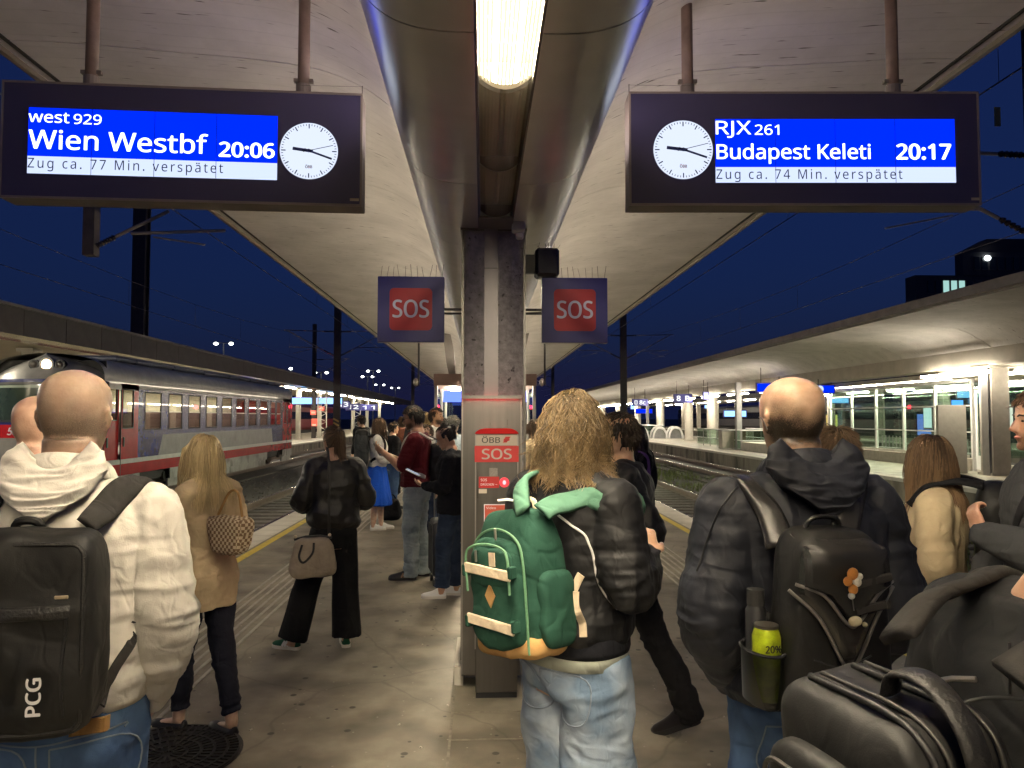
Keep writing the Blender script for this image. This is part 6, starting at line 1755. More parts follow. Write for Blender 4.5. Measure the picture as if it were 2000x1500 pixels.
CF = [(.003, (4, 4, 5), 'n'), (.008, (4, 4, 20), 'r', 'elbow'), (.004, (7, 7, 42), 'r', 'elbow'), (.008, (4, 4, 28), 'r', 'wrist'), (.008, (13, 13, 11), 'r', 'armpit'), (.004, (9, 9, 14), 'r', 'upper'), (.007, (5, 5, 24), 'r', 'hem'), (.005, (14, 14, 3), 'r'), (.0018, (20, 20, 24), 'r')]
JF = [(.002, (4, 4, 5), 'n'), (.008, (6, 6, 15), 'r', 'elbow'), (.004, (9, 9, 36), 'r', 'elbow'), (.008, (5, 5, 27), 'r', 'wrist'), (.008, (15, 15, 9), 'r', 'armpit'), (.005, (9, 9, 15), 'r', 'hem'), (.0055, (14, 14, 2.2), 'r'), (.0018, (22, 22, 14), 'r')]
PF = [(.004, (5, 5, 6), 'n'), (.010, (5, 5, 18), 'r', 'knee'), (.009, (9, 9, 14), 'r', 'hip'), (.010, (5, 5, 26), 'r', 'ankle'), (.005, (12, 12, 6), 'r'), (.003, (20, 20, 30), 'r')]

# ================================================================== bald man with cream hoodie (front left)
P1 = person("person in cream hoodie and blue jeans wearing a black backpack, front left", spot(141, 1.95), 8, 1.845, tone=(.64, .45, .33), haircol=(.20, .15, .11), bald=(.150, .80, .08), voxel=.0066, wide=.99,
            arms={'r': ((.240, -.035, 1.145), (.175, .085, .945)), 'l': ((-.24, -.035, 1.150), (-.175, .09, .95))}, head=(0, -4, 0),
            top=dict(name="hoodie", mat=hoodie_m, hem=.985, infl=.026, arm=.014, cuff=.9, cinch=.016, blouse=.012, voxel=.0062, smooth=3, folds=CF),
            bottom=dict(mat=jean_mid, top=1.02, folds=PF, voxel=.008), shoes=dict(upper=black_m, sole=rubber_w), seed=2)
draped_hood(P1, hoodie_m, 1.548, 1.415, .120, 3, .008)
# hoodie rib hem, belt label, pockets and seams
hemr = P1.ring; s1 = P1.s
MB().loft([hemr(z, e) for z, e in ((.978, .012), (.976, .022), (.992, .027), (1.015, .029), (1.032, .029), (1.033, .018))], cap=False).build("rib_hem", cloth("cream_rib", (.62, .57, .49), .95, stretch=(1, 1, .05), var=.1, scale=140), P1.root, smooth=True)
patch(P1.bottom_bvh, (.105, -.4, .955 * s1), (1, 0, 0), (0, 0, 1), [(-.04, -.018), (.04, -.018), (.04, .018), (-.04, .018)], (0, 1, 0), .004, .003).build("leather_label", suede, P1.root)
stitch = cloth("denim_seam", (.20, .24, .30), .9)
for sx in (-1, 1):
    ol = [(-.075, .08), (.075, .08), (.075, -.05), (0, -.085), (-.075, -.05)]
    pk = patch(P1.bottom_bvh, (sx * .105, -.4, .84 * s1), (1, 0, 0), (0, 0, 1), ol, (0, 1, 0), .002, .003).build("back_pocket", jean_mid, P1.root, smooth=True, angle=50)
    st_ = [(sx * .105 + a, -.3, .84 * s1 + b) for a, b in ol + ol[:1]]
    ribbon(P1.bottom_bvh, st_, .004, .002, .006, 6, cast=(0, 1, 0)).build("seam", stitch, P1.root)
ribbon(P1.bottom_bvh, [(-.20, -.12, .945 * s1), (-.1, -.2, .935 * s1), (0, -.2, .925 * s1), (.1, -.2, .935 * s1), (.2, -.12, .945 * s1)], .004, .002, .003, cast=(0, 1, 0)).build("seam", stitch, P1.root)
ribbon(P1.bottom_bvh, [(0, -.2, .925 * s1), (0, -.2, .86 * s1), (0, -.18, .80 * s1)], .004, .002, .003, cast=(0, 1, 0)).build("seam", stitch, P1.root)
# his backpack
B1 = bag_root("backpack", P1, "black flat backpack with white lettering worn over the cream hoodie")
def soft(amp, fr, seed=0):
    return lambda p, v: p + v * amp * float(vnoise(np.array([p * fr]) + seed, 3)[0])
bx, bz, by = .005, 1.250, -.262
me = weld(blob((bx, by, bz), (.325, .145, .435), 7, 16), .0075, 2, [(.007, (5, 5, 6), 'n'), (.006, (9, 9, 11), 'r')], 4); mbag = link("main_body", me, pack_blk, B1, True)
bv1 = BVHTree.FromPolygons([v.co for v in me.vertices], [p.vertices for p in me.polygons])
def edge_loop(bvh, cx, cz, w, h, y, r=.03, n=6):
    pts = []
    for ax_, az_, a0 in ((w / 2 - r, h / 2 - r, 0), (-w / 2 + r, h / 2 - r, 90), (-w / 2 + r, -h / 2 + r, 180), (w / 2 - r, -h / 2 + r, 270)):
        pts += [(cx + ax_ + r * math.cos(R(a0 + k * 90 / n)), y, cz + az_ + r * math.sin(R(a0 + k * 90 / n))) for k in range(n + 1)]
    return pts + pts[:1]
ribbon(bv1, edge_loop(bv1, bx, bz, .295, .40, by - .067), .010, .005, .001, 3).build("piping", leather_blk, B1)
patch(bv1, (bx, by - .3, bz + .055), (1, 0, 0), (0, 0, 1), [(-.135, -.014), (.125, -.014), (.125, .016), (-.135, .016)], (0, 1, 0), .003, .003).build("pocket_band", leather_blk, B1, smooth=True, angle=50)
ribbon(bv1, [(.125, by - .1, bz + .04), (.120, by - .1, bz - .05), (.124, by - .1, bz - .17)], .006, .004, .001).build("seam_fold", leather_blk, B1)
t_ = lettering("lettering", "PCG", (-.040, .040, -.014, .028), M("print_white", (.85, .83, .82), .5, var=0), B1, y=0, bold=.03)
hit = bv1.ray_cast(Vector((bx + .055, -1, bz - .115)), Vector((0, 1, 0)))[0]
t_.rotation_euler = (0, R(-90), 0); t_.location = (bx + .062, hit.y - .010, bz - .115)
hit = bv1.ray_cast(Vector((bx + .108, -1, bz + .09)), Vector((0, 1, 0)))[0]
MB().box((bx + .108, hit.y - .006, bz + .088), (.028, .004, .008), bev=.002).build("maker_badge", M("badge_gold", (.75, .6, .4), .3, metal=.7, var=.1), B1)
MB().tube([(-.03, by + .04, bz + .2), (-.02, by + .03, bz + .235), (.02, by + .03, bz + .235), (.03, by + .04, bz + .2)], .010, 8, sub=4).build("grab_handle", pack_blk, B1)
for sd in (-1, 1):
    ribbon(P1.bvh, [(sd * .115, -.215, 1.42 * s1), (sd * .135, -.165, 1.455 * s1), (sd * .155, -.08, 1.50 * s1), (sd * .165, .03, 1.50 * s1), (sd * .16, .12, 1.40 * s1), (sd * .155, .14, 1.25 * s1)], .066, .014, .004, wtab=(.05, .068, .072, .072, .066, .06), smooth=14).build("shoulder_strap", strap_gr, B1, smooth=True)
    ribbon(P1.bvh, [(sd * .15, -.20, 1.06), (sd * .158, -.14, 1.11), (sd * .165, -.08, 1.17), (sd * .163, -.04, 1.23)], .024, .004, .006).build("lower_strap", strap_gr, B1)
for (px0, pz0) in ((-.10, .16), (.09, -.16)):
    pass

# ================================================================== second bald man behind him
P2 = person("person in white collared shirt half hidden behind the cream hoodie", spot(74, 2.75), 5, 1.80, tone=(.62, .40, .29), bald=(.10, .25, .06), haircol=(.2, .14, .1), voxel=.010,
            top=dict(name="shirt", mat=white_cot, hem=.95, infl=.022, collar=(.075, .066), folds=CF), bottom=dict(mat=black_cloth), shoes=dict(upper=black_m, sole=rubber_b), seed=5)
B2 = bag_root("backpack", P2, "black backpack worn over the white collared shirt at far left")
link("main_body", weld(blob((0, -.25, 1.27), (.30, .16, .42), 6, 12), .012, 2, [(.006, (6, 6, 8), 'r')]), pack_blk, B2, True)
for sd in (-1, 1):
    ribbon(P2.bvh, [(sd * .08, -.2, 1.46), (sd * .12, -.08, 1.52), (sd * .14, .05, 1.48), (sd * .14, .13, 1.35)], .06, .012, .004, smooth=12).build("shoulder_strap", pack_blk, B2, smooth=True)
MB().tube([(-.05, -.17, 1.45), (-.04, -.16, 1.53), (.04, -.16, 1.53), (.05, -.17, 1.45)], .009, 8, sub=4).build("grab_handle", pack_blk, B2)

# ================================================================== blonde woman in tan coat
def coat_collar(m, P):
    s = P.s
    m.tube([tuple(np.array(p) * s) for p in ((-.06, .08, 1.44), (-.09, .0, 1.49), (0, -.085, 1.50), (.09, .0, 1.49), (.06, .08, 1.44))], [(.014 * s, .035 * s)] * 5, 12, sub=4, ref=(0, 0, 1))
P3 = person("person in tan trench coat, black trousers and flat shoes beside the manhole cover", (on_ground(395, 1425).x, on_ground(395, 1425).y), 58, 1.63, 'f', tone=PALE, voxel=.009, head=(10, -8, 0),
            arms={'l': ((-.20, .04, 1.14), (-.11, .20, 1.08)), 'r': ((.20, -.06, 1.15), (.16, .08, .93))}, legs={'l': (-.05, .17, 15), 'r': (.055, -.17, -6)},
            top=dict(name="trench_coat", mat=trench_m, hem=.74, infl=.020, flare=.022, arm=.020, extra=coat_collar, voxel=.008, folds=[(.010, (5, 5, 4), 'n'), (.007, (9, 9, 7), 'r'), (.003, (20, 20, 30), 'r')]),
            bottom=dict(mat=cloth("navy_trousers", (.012, .013, .022), .85), leg=(.098, .086, .066, .058, .050), end=.12, folds=PF), shoes=dict(upper=black_m, sole=rubber_b, flat=True),
            hair=dict(name="blonde_hair", col=(.17, .105, .04), tip=(.82, .65, .36), len=.52, kind='long', n=1500, steps=16, r=.0027, wave=.05, lift=1.04), seed=7)
H3 = bag_root("tote_bag", P3, "small chequered tote bag hanging beside the tan trench coat", "bag")
q = pix(P3, 450, 1045, 4.05)
me = weld(blob(tuple(q), (.10, .26, .20), 5, 10, lambda p, v: p * np.array((1, 1 + .25 * v[2], 1))), .008, 1, [(.006, (12, 12, 12), 'r')])
chq = M("chequer_weave", (.55, .43, .28), .8, var=0)
ck = chq.node_tree.nodes.new("ShaderNodeTexChecker"); ck.inputs["Scale"].default_value = 60; ck.inputs[1].default_value = (.62, .50, .34, 1); ck.inputs[2].default_value = (.20, .12, .06, 1)
tcn = chq.node_tree.nodes.new("ShaderNodeTexCoord"); chq.node_tree.links.new(tcn.outputs["Object"], ck.inputs[0]); chq.node_tree.links.new(ck.outputs[0], chq.node_tree.nodes["Principled BSDF"].inputs["Base Color"])
link("bag_body", me, chq, H3, True)
MB().tube([q + (0, -.09, .10), q + (0.03, -.02, .22), q + (0.03, .05, .22), q + (0, .10, .10)], .007, 6, sub=4).build("handle", suede, H3)

# ================================================================== woman in black leather jacket
P4 = person("person in black leather jacket, wide black trousers and green striped sneakers", (on_ground(650, 1262).x, on_ground(650, 1262).y), 18, 1.66, 'f', tone=FAIR, voxel=.009, head=(22, -10, 0),
            arms={'l': ((-.255, .0, 1.17), (-.10, .24, 1.17)), 'r': ((.255, .0, 1.17), (.10, .24, 1.17))}, legs={'l': (-.31, .04, 50), 'r': (.10, -.02, -3)},
            top=dict(name="leather_jacket", mat=leather_blk, hem=.955, infl=.050, arm=.050, cinch=.04, blouse=.03, cuff=.5, voxel=.008, folds=[(.012, (5, 5, 7), 'n'), (.010, (8, 8, 10), 'r'), (.004, (18, 18, 20), 'r')]),
            bottom=dict(mat=cloth("black_crepe", (.008, .0085, .010), .9), leg=(.105, .104, .100, .106, .112), end=.085, folds=[(.008, (8, 8, 2.5), 'n'), (.006, (14, 14, 3), 'r')]), shoes=dict(upper=green_suede, sole=rubber_w, stripes=white_paint),
            hair=dict(name="brown_hair", col=(.018, .012, .009), tip=(.20, .125, .07), len=.40, kind='tail', n=1100, steps=18, r=.0026, wave=.03, tie=(0, -.118, .175), lift=1.015), seed=11)
H4 = bag_root("handbag", P4, "grey-beige suede handbag hanging at the hip below the black leather jacket", "handbag")
q = pix(P4, 611, 1088, 5.38)
def hb_shape(p, v): return p * np.array((1 - .16 * v[2], 1, 1))
hb_m = cloth("taupe_suede", (.30, .25, .20), .9, var=.15, scale=12)
me = weld(blob(tuple(q), (.30, .12, .28), 5, 12, hb_shape), .008, 2, [(.006, (9, 9, 9), 'n'), (.005, (12, 12, 14), 'r')]); link("bag_body", me, hb_m, H4, True)
for sd in (-1, 1):
    MB().tube([q + (-.08, sd * -.062, .10), q + (-.10, sd * -.075, .02), q + (-.07, sd * -.08, -.02), q + (-.01, sd * -.075, .04), q + (.0, sd * -.064, .11)], .008, 8, sub=5).build("handle", leather_blk, H4)
MB().tube([q + (-.13, 0, .13), q + (-.05, -.01, .148), q + (.05, -.01, .148), q + (.13, 0, .13)], .009, 8).build("zip_rim", leather_blk, H4)
ribbon(P4.bvh, [tuple(q + (.11, .01, .13)), tuple(pix(P4, 643, 1000, 5.4)), tuple(pix(P4, 643, 930, 5.4)), tuple(pix(P4, 641, 890, 5.45)), (-.06, -.02, 1.49)], .020, .004, .004, 8).build("long_strap", leather_blk, H4)
for e in (-.12, .115): MB().sphere(tuple(q + (e, 0, .15)), .012, 10, 8).build("ring", M("brass", (.6, .5, .35), .3, metal=1, var=0), H4)

# ================================================================== man in maroon shirt with phone
P7 = person("person in maroon t-shirt and light jeans holding up a phone, facing left", (on_ground(812, 1128).x, on_ground(812, 1128).y), 84, 1.845, tone=TAN, haircol=(.03, .022, .016), beard=.75, voxel=.008, head=(0, -14, 0), glasses=True, face=True,
            arms={'l': ((-.22, .10, 1.14), (-.10, .33, 1.30), ((.2, .75, .55), (.6, -.5, .4), .6)), 'r': ((.22, .08, 1.12), (.04, .33, 1.27), ((-.2, .75, .55), (-.6, -.5, .4), .6))},
            legs={'l': (-.10, .05, 8), 'r': (.10, -.06, -10)},
            top=dict(name="t_shirt", mat=maroon_m, hem=.95, infl=.028, flare=.012, sleeve=.42, arm=.020, folds=CF), bottom=dict(mat=jean_light, leg=(.105, .096, .080, .076, .074), folds=PF),
            shoes=dict(upper=black_m, sole=rubber_b, stripes=M("shoe_trim", (.30, .17, .09), .5)), hair=dict(name="black_hair", col=(.010, .008, .007), tip=(.05, .035, .025), len=.034, kind='short', n=1600, steps=5, r=.0030, cap=1.03, lift=1.03), seed=13)
T7 = bag_root("phone", P7, "dark phone held up by the person in maroon t-shirt", "phone")
MB().box((-.03, .42, 1.375), (.075, .010, .150), rx=-.5, bev=.004).build("case", black_m, T7); MB().box((-.03, .414, 1.372), (.066, .002, .138), rx=-.5).build("screen", glow("phone_screen", (.5, .6, .8), .25), T7)
B7 = bag_root("backpack", P7, "black backpack with pale straps worn over the maroon t-shirt")
link("main_body", weld(blob((.02, -.235, 1.22), (.29, .15, .44), 5, 12), .011, 2, [(.008, (6, 6, 8), 'r')]), pack_blk, B7, True)
for sd in (-1, 1):
    ribbon(P7.bvh, [(sd * .09, -.2, 1.48), (sd * .13, -.05, 1.54), (sd * .145, .06, 1.48), (sd * .15, .13, 1.34), (sd * .16, .05, 1.18), (sd * .15, -.12, 1.08)], .045, .010, .004, smooth=12).build("shoulder_strap", cloth("pale_strap", (.42, .42, .38), .8), B7, smooth=True)

# ================================================================== woman in black with white sneakers
P8 = person("person in black jumper, dark jeans and white sneakers looking down beside the pillar", (on_ground(880, 1165).x, on_ground(880, 1165).y), 82, 1.66, 'f', tone=(.55, .33, .22), voxel=.008, head=(5, -28, 0), face=True,
            arms={'l': ((-.20, .04, 1.13), (-.09, .26, 1.14), ((.2, .9, .3), (.3, -.3, 1), .5)), 'r': ((.20, .02, 1.13), (.06, .25, 1.12), ((-.2, .9, .3), (-.3, -.3, 1), .5))}, legs={'l': (-.08, .10, 4), 'r': (.08, -.03, -5)},
            top=dict(name="jumper", mat=black_wool, hem=.86, infl=.032, arm=.022, folds=CF, collar=(.04, .058)), bottom=dict(mat=jean_dark, leg=(.100, .092, .078, .074, .072), end=.11, folds=PF), shoes=dict(upper=white_paint, sole=rubber_w),
            hair=dict(name="black_hair_tied", col=(.008, .007, .006), tip=(.04, .028, .02), len=.24, kind='tail', n=800, steps=14, r=.003, wave=.02, lift=1.01, tie=(0, -.112, .19)), seed=17)
T8 = bag_root("phone", P8, "white phone in the hands of the person in black jumper", "phone")
MB().box((-.02, .37, 1.185), (.075, .150, .010), rx=.45, bev=.004).build("case", white_paint, T8); MB().box((-.02, .37, 1.192), (.066, .138, .002), rx=.45).build("screen", glow("phone_screen_2", (.6, .65, .8), .5), T8)
sq = on_ground(858, 1150)
su = empty("suitcase", (sq.x, sq.y + .25, 0), R(10), label="dark upright suitcase between the maroon t-shirt and the black jumper", cat="suitcase")
blob((0, 0, .38), (.22, .36, .58), 8, 8).build("shell", M("suitcase_shell", (.03, .03, .033), .45, var=.1), su, smooth=True)
for k in range(4): MB().box((-.113, -.12 + .08 * k, .38), (.008, .02, .48)).build("shell_rib", M("suitcase_shell", (.03, .03, .033)), su)
for a in (-.08, .08):
    for e in (-.13, .13): MB().cyl((a - .015, e, .035), (a + .015, e, .035), .035, n=12).build("wheel", rubber_b, su)
    MB().cyl((a * .7, .12, .66), (a * .7, .12, 1.0), .008, n=8).build("handle_tube", alu, su)
MB().box((0, .12, 1.0), (.14, .03, .025), bev=.008).build("handle_grip", black_m, su)

# ================================================================== woman in blue skirt and people beyond
P5 = person("person in white shirt and long cobalt blue skirt facing right", (on_ground(737, 1034).x, on_ground(737, 1034).y), -82, 1.72, 'f', tone=PALE, voxel=.010, head=(0, -4, 0), face=True,
            arms={'l': ((-.20, .06, 1.13), (.02, .22, 1.12)), 'r': ((.21, .05, 1.13), (.0, .24, 1.10))}, legs={'l': (-.07, .08, 0), 'r': (.07, -.05, 0)},
            top=dict(name="shirt", mat=white_cot, hem=1.00, infl=.026, arm=.024, folds=CF), bottom=dict(kind="skirt", mat=blue_cot, hem=.40, flare=.11, top=1.06, folds=[(.012, (16, 16, 1.2), 'r'), (.008, (10, 10, 2), 'n')]), shoes=dict(upper=white_paint, sole=rubber_w),
            hair=dict(name="dark_brown_hair", col=(.025, .016, .011), tip=(.14, .085, .045), len=.40, kind='long', n=700, steps=12, r=.0042, wave=.03), seed=19)
B5 = bag_root("backpack", P5, "grey-black hiking backpack worn with the cobalt blue skirt")
link("main_body", weld(blob((0, -.25, 1.22), (.29, .20, .52), 5, 12), .012, 2, [(.010, (6, 6, 6), 'r'), (.005, (14, 14, 14), 'r')]), cloth("slate_pack", (.028, .032, .036), .6), B5, True)
link("top_lid", weld(blob((0, -.24, 1.47), (.26, .20, .12), 4, 10), .012, 2, [(.006, (9, 9, 9), 'r')]), pack_blk, B5, True)
for sd in (-1, 1):
    ribbon(P5.bvh, [(sd * .08, -.18, 1.42), (sd * .115, -.04, 1.48), (sd * .12, .07, 1.42), (sd * .135, .12, 1.28), (sd * .14, .0, 1.12), (sd * .12, -.14, 1.05)], .045, .010, .004, smooth=12).build("shoulder_strap", black_cloth, B5, smooth=True)
db = empty("duffel_bag", (on_ground(764, 1014).x, on_ground(764, 1014).y, 0), label="black duffel bag standing on the platform by the blue skirt", cat="bag")
link("bag_body", weld(blob((0, 0, .17), (.30, .42, .34), 4, 12, lambda p, v: p * np.array((1 - .2 * v[2], 1 - .2 * v[2], 1))), .012, 2, [(.010, (7, 7, 7), 'r')]), black_cloth, db, True)
MB().tube([(-.08, -.1, .3), (-.03, -.05, .40), (.03, .05, .40), (.08, .1, .3)], .012, 8, sub=4).build("handle", black_cloth, db)
def crowd(lb, px, d, heading, H, sex, tone, topm, botm, hair, seed, name="jacket", head=(0, 0, 0), legs=None, arms=None, **kw):
    return person(lb, spot(px, d), heading, H, sex, tone=tone, voxel=.014, head=head, top=dict(name=name, mat=topm, hem=.93, infl=.03, arm=.022, folds=[(.010, (6, 6, 9), 'r')]), bottom=dict(mat=botm, folds=[(.008, (6, 6, 10), 'r')]),
                  shoes=dict(upper=black_m, sole=rubber_b), hair=hair, seed=seed, group=None, arms=arms, legs=legs, simple_hands=True, **kw)
def hs_(nm, c, t, ln=.045, kind='short', n=450, r=.006, **k): return dict(name=nm, col=c, tip=t, len=ln, kind=kind, n=n, steps=6 if kind == 'short' else 10, r=r, cap=1.04, **k)
DK, BR, GY, BL = ((.012, .009, .007), (.06, .04, .028)), ((.03, .02, .012), (.14, .085, .05)), ((.08, .075, .07), (.26, .25, .235)), ((.22, .14, .06), (.6, .43, .2))
crowd("person in dark shirt and blue jeans just right of the blue skirt", 768, 14.2, -60, 1.62, 'm', FAIR, black_cloth, jean_mid, hs_("hair_k1", *DK), 23)
crowd("person in grey-green top facing the camera just right of the maroon t-shirt", 833, 9.6, 150, 1.62, 'm', PALE, cloth("grey_green_top", (.25, .27, .24), .85), jean_dark, hs_("hair_k2", *BR), 29, face=True)
crowd("tall person in plain white shirt behind the group, facing right", 851, 11.6, -115, 1.86, 'm', TAN, white_cot, jean_dark, hs_("hair_k3", *DK), 31, face=True, beard=.9)
crowd("person in yellow top partly hidden behind the maroon t-shirt", 836, 12.8, -20, 1.80, 'f', PALE, cloth("yellow_top", (.55, .42, .10), .85), jean_mid, hs_("hair_k4", *BL, ln=.12), 37)
crowd("person in pale blue jacket next to the pillar's left edge", 884, 10.4, -30, 1.74, 'm', PALE, cloth("pale_blue_jacket", (.35, .42, .48), .8), jean_dark, hs_("hair_k5", *GY), 41)
crowd("person in black far back between the white shirt and the pillar", 866, 15.5, 30, 1.70, 'm', FAIR, black_cloth, black_cloth, hs_("hair_k6", *DK), 43)
crowd("person in dark coat standing behind the hiking backpack, left of the blue skirt", 706, 17.5, 60, 1.76, 'm', FAIR, black_cloth, jean_dark, hs_("hair_k13", *DK), 44)
crowd("person in red-brown jacket far back between blue skirt and maroon shirt", 785, 16.8, 20, 1.74, 'f', FAIR, cloth("rust_jacket", (.16, .06, .035), .85), black_cloth, hs_("hair_k14", *BR, ln=.2, kind='long'), 45)
crowd("tall person in grey jacket far back behind the maroon t-shirt", 818, 15.0, -150, 1.84, 'm', PALE, grey_jk, jean_mid, hs_("hair_k15", *BR), 46, face=True)
crowd("person in beige coat glimpsed just right of the pillar", 1046, 9.2, 40, 1.70, 'f', FAIR, beige_jk, black_cloth, hs_("hair_k7", *BR, ln=.22, kind='long'), 47)
crowd("person with glasses and black coat facing the camera right of the pillar", 1203, 8.7, 172, 1.70, 'f', PALE, black_wool, black_cloth, hs_("hair_k8", *GY, ln=.13, kind='long', lift=1.06), 53, face=True, glasses=True)
P12 = crowd("person in black with purple scarf, back turned, beside the one with glasses", 1243, 7.6, 35, 1.66, 'f', PALE, black_wool, black_cloth, hs_("hair_k9", (.006, .005, .006), (.02, .016, .018), ln=.45, kind='long', n=700, lift=1.08), 59)
link("scarf", weld(MB().tube([(-.08, .02, 1.33), (-.11, -.03, 1.36), (-.05, -.10, 1.36), (.02, -.12, 1.30), (.04, -.125, 1.10)], [(.03, .02)] * 5, 10, sub=4), .012, 1), cloth("purple_scarf", (.12, .06, .22), .8), P12.root, True)

# ================================================================== walker in dark jacket behind the long-haired man
P11 = person("person in black padded jacket and trousers walking left behind the bomber jacket", spot(1222, 4.05), 78, 1.74, tone=FAIR, voxel=.010, lean=(0, .03), arms={'l': ((-.25, -.12, 1.16), (-.24, -.02, .93)), 'r': ((.25, .08, 1.16), (.24, .22, .98))}, legs={'l': (-.09, .34, 5), 'r': (.09, -.33, -5, .05, -22)},
            top=dict(mat=nylon_black, hem=.80, infl=.05, arm=.035, collar=(.05, .07), folds=[(.008, (3, 3, 13), 'n'), (.009, (7, 7, 10), 'r'), (.004, (16, 16, 20), 'r')]), bottom=dict(mat=black_cloth, folds=PF), shoes=dict(upper=M("shoe_leather", (.014, .012, .011), .3, var=.2), sole=rubber_b), hair=hs_("hair_k10", *DK), seed=61)

# ================================================================== long-haired man with green backpack
P10 = person("person in black bomber jacket and washed jeans wearing a green backpack", spot(1118, 2.55), -50, 1.805, tone=FAIR, voxel=.0066, head=(34, -5, 0),
             arms={'r': ((.245, -.02, 1.17), (.18, .17, 1.23), ((-.45, .5, .6), (-.5, .5, .2), .5)), 'l': ((-.26, .02, 1.16), (-.08, .24, 1.20))}, legs={'l': (-.11, .04, 10), 'r': (.12, 0, -12)},
             top=dict(name="bomber_jacket", mat=nylon_black, hem=.955, infl=.034, arm=.028, cinch=.026, blouse=.020, cuff=.5, collar=(.05, .068), voxel=.0066, folds=JF),
             bottom=dict(mat=jean_wash, top=.97, leg=(.118, .115, .112, .112, .115), infl=.022, voxel=.0075, folds=[(.010, (4, 4, 5), 'n'), (.012, (5, 5, 9), 'r'), (.004, (14, 14, 24), 'r')]), shoes=dict(upper=white_paint, sole=rubber_w),
             hair=dict(name="dark_blond_hair", col=(.026, .015, .008), tip=(.30, .205, .10), len=.37, kind='long', n=3000, steps=20, r=.0017, wave=.36, lift=1.07, flick=.75, clump=14, cap=1.02), seed=67)
s10 = P10.s
MB().loft([P10.ring(z, e) for z, e in ((.945, .024), (.942, .032), (.96, .037), (1.0, .038), (1.01, .032))], cap=False).build("rib_hem", black_wool, P10.root, smooth=True)
MB().loft([P10.ring(z, e) for z, e in ((.905, .026), (.905, .032), (.95, .030), (.96, .022))], cap=False).build("shirt_tail", cloth("sage_shirt", (.36, .38, .32), .9), P10.root, smooth=True)
wp_ = cloth("white_piping", (.72, .70, .68), .7)
for path in ([(1072, 1000), (1100, 1015), (1143, 1042), (1155, 1075), (1180, 1130), (1208, 1188)], [(972, 978), (990, 976), (1005, 978)]):
    ribbon(P10.bvh, [tuple(pix(P10, a, b, 2.36)) for a, b in path], .008, .004, .002, 6).build("piping", wp_, P10.root)
for sx, pc in ((.085, jean_wash), (-.095, jean_wash)):
    ol = [(-.075, .085), (.08, .075), (.075, -.055), (.01, -.085), (-.07, -.06)]
    patch(P10.bottom_bvh, (sx, -.4, .815 * s10), (1, 0, 0), (0, 0, 1), ol, (0, 1, 0), .002, .003).build("back_pocket", pc, P10.root, smooth=True, angle=50)
    ribbon(P10.bottom_bvh, [(sx + a, -.3, .815 * s10 + b) for a, b in ol + ol[:1]], .005, .002, .006, 6, cast=(0, 1, 0)).build("seam", stitch, P10.root)
B10 = bag_root("backpack", P10, "green canvas backpack with cream straps, diamond patch and tan leather base")
TB = Matrix.Translation(Vector((.0, -.245, 1.205))) @ Matrix.Rotation(R(-6), 4, 'Y') @ Matrix.Scale(.92, 4)
def bagshape(p, v):
    k = 1 - .22 * max(0, v[2]) ** 2; return np.array((p[0] * k, p[1] * (1 - .25 * max(0, v[2]) ** 2), p[2]))
me = weld(blob((0, 0, 0), (.31, .19, .48), 5, 18, bagshape, TB), .0068, 2, [(.006, (6, 6, 6), 'n'), (.005, (12, 12, 12), 'r')], 8); link("main_body", me, green_m, B10, True); bv10 = BVHTree.FromPolygons([v.co for v in me.vertices], [p.vertices for p in me.polygons])
me = weld(blob((0, -.10, -.03), (.245, .075, .36), 5, 14, bagshape, TB), .0068, 2, [(.005, (8, 8, 8), 'n'), (.005, (14, 14, 14), 'r')], 9); link("front_pocket", me, green_m, B10, True); bvp = BVHTree.FromPolygons([v.co for v in me.vertices], [p.vertices for p in me.polygons])
link("upper_pocket", weld(blob((0, -.115, .055), (.205, .06, .13), 4, 12, None, TB), .0068, 2, [(.004, (12, 12, 12), 'r')]), green_m, B10, True)
link("side_pocket", weld(blob((.158, .01, -.09), (.055, .15, .25), 4, 12, None, TB), .0068, 2, [(.004, (12, 12, 12), 'r')]), green_m, B10, True)
link("leather_base", weld(blob((0, -.012, -.205), (.318, .205, .085), 4, 14, None, TB), .0068, 2, [(.004, (10, 10, 10), 'r')]), suede, B10, True)
for z in (.045, -.125):
    m = MB(); m.box((0, -.150, z), (.235, .010, .034), ry=.10, bev=.003); m.v = xf(TB, m.v); m.build("cream_strap", webbing, B10)
    for e in (-.118, .118):
        m = MB(); m.box((e, -.142, z), (.02, .03, .040), bev=.004); m.v = xf(TB, m.v); m.build("strap_anchor", green_m, B10)
dm = MB(); dm.prism([(0, .040), (.026, 0), (0, -.040), (-.026, 0)], -.143, -.137); dm.v = xf(TB @ Matrix.Translation(Vector((-.0, 0, -.035))), dm.v); dm.build("diamond_patch", suede, B10)
m = MB(); m.box((.03, -.149, .085), (.03, .003, .045)); m.v = xf(TB, m.v); m.build("woven_label", webbing, B10)
zip_m = M("zip_green", (.10, .22, .12), .6, var=.2, scale=90)
for (w, h, cz, y) in ((.215, .16, .055, -.15), (.255, .40, -.02, -.10)):
    pts = [(a, y, cz + b) for a, b in [(-w / 2, -h / 2), (-w / 2, h * .2), (-w * .38, h * .42), (0, h / 2), (w * .38, h * .42), (w / 2, h * .2), (w / 2, -h / 2)]]
    MB().tube(xf(TB, pts), .0042, 6, sub=6).build("zip", zip_m, B10)
for (a, b, y) in ((-.05, .115, -.152), (.02, .185, -.118)):
    m = MB(); m.box((a, y, b - .02), (.010, .006, .04), bev=.002); m.v = xf(TB, m.v); m.build("zip_pull", M("nickel", (.6, .55, .48), .3, metal=1, var=0), B10)
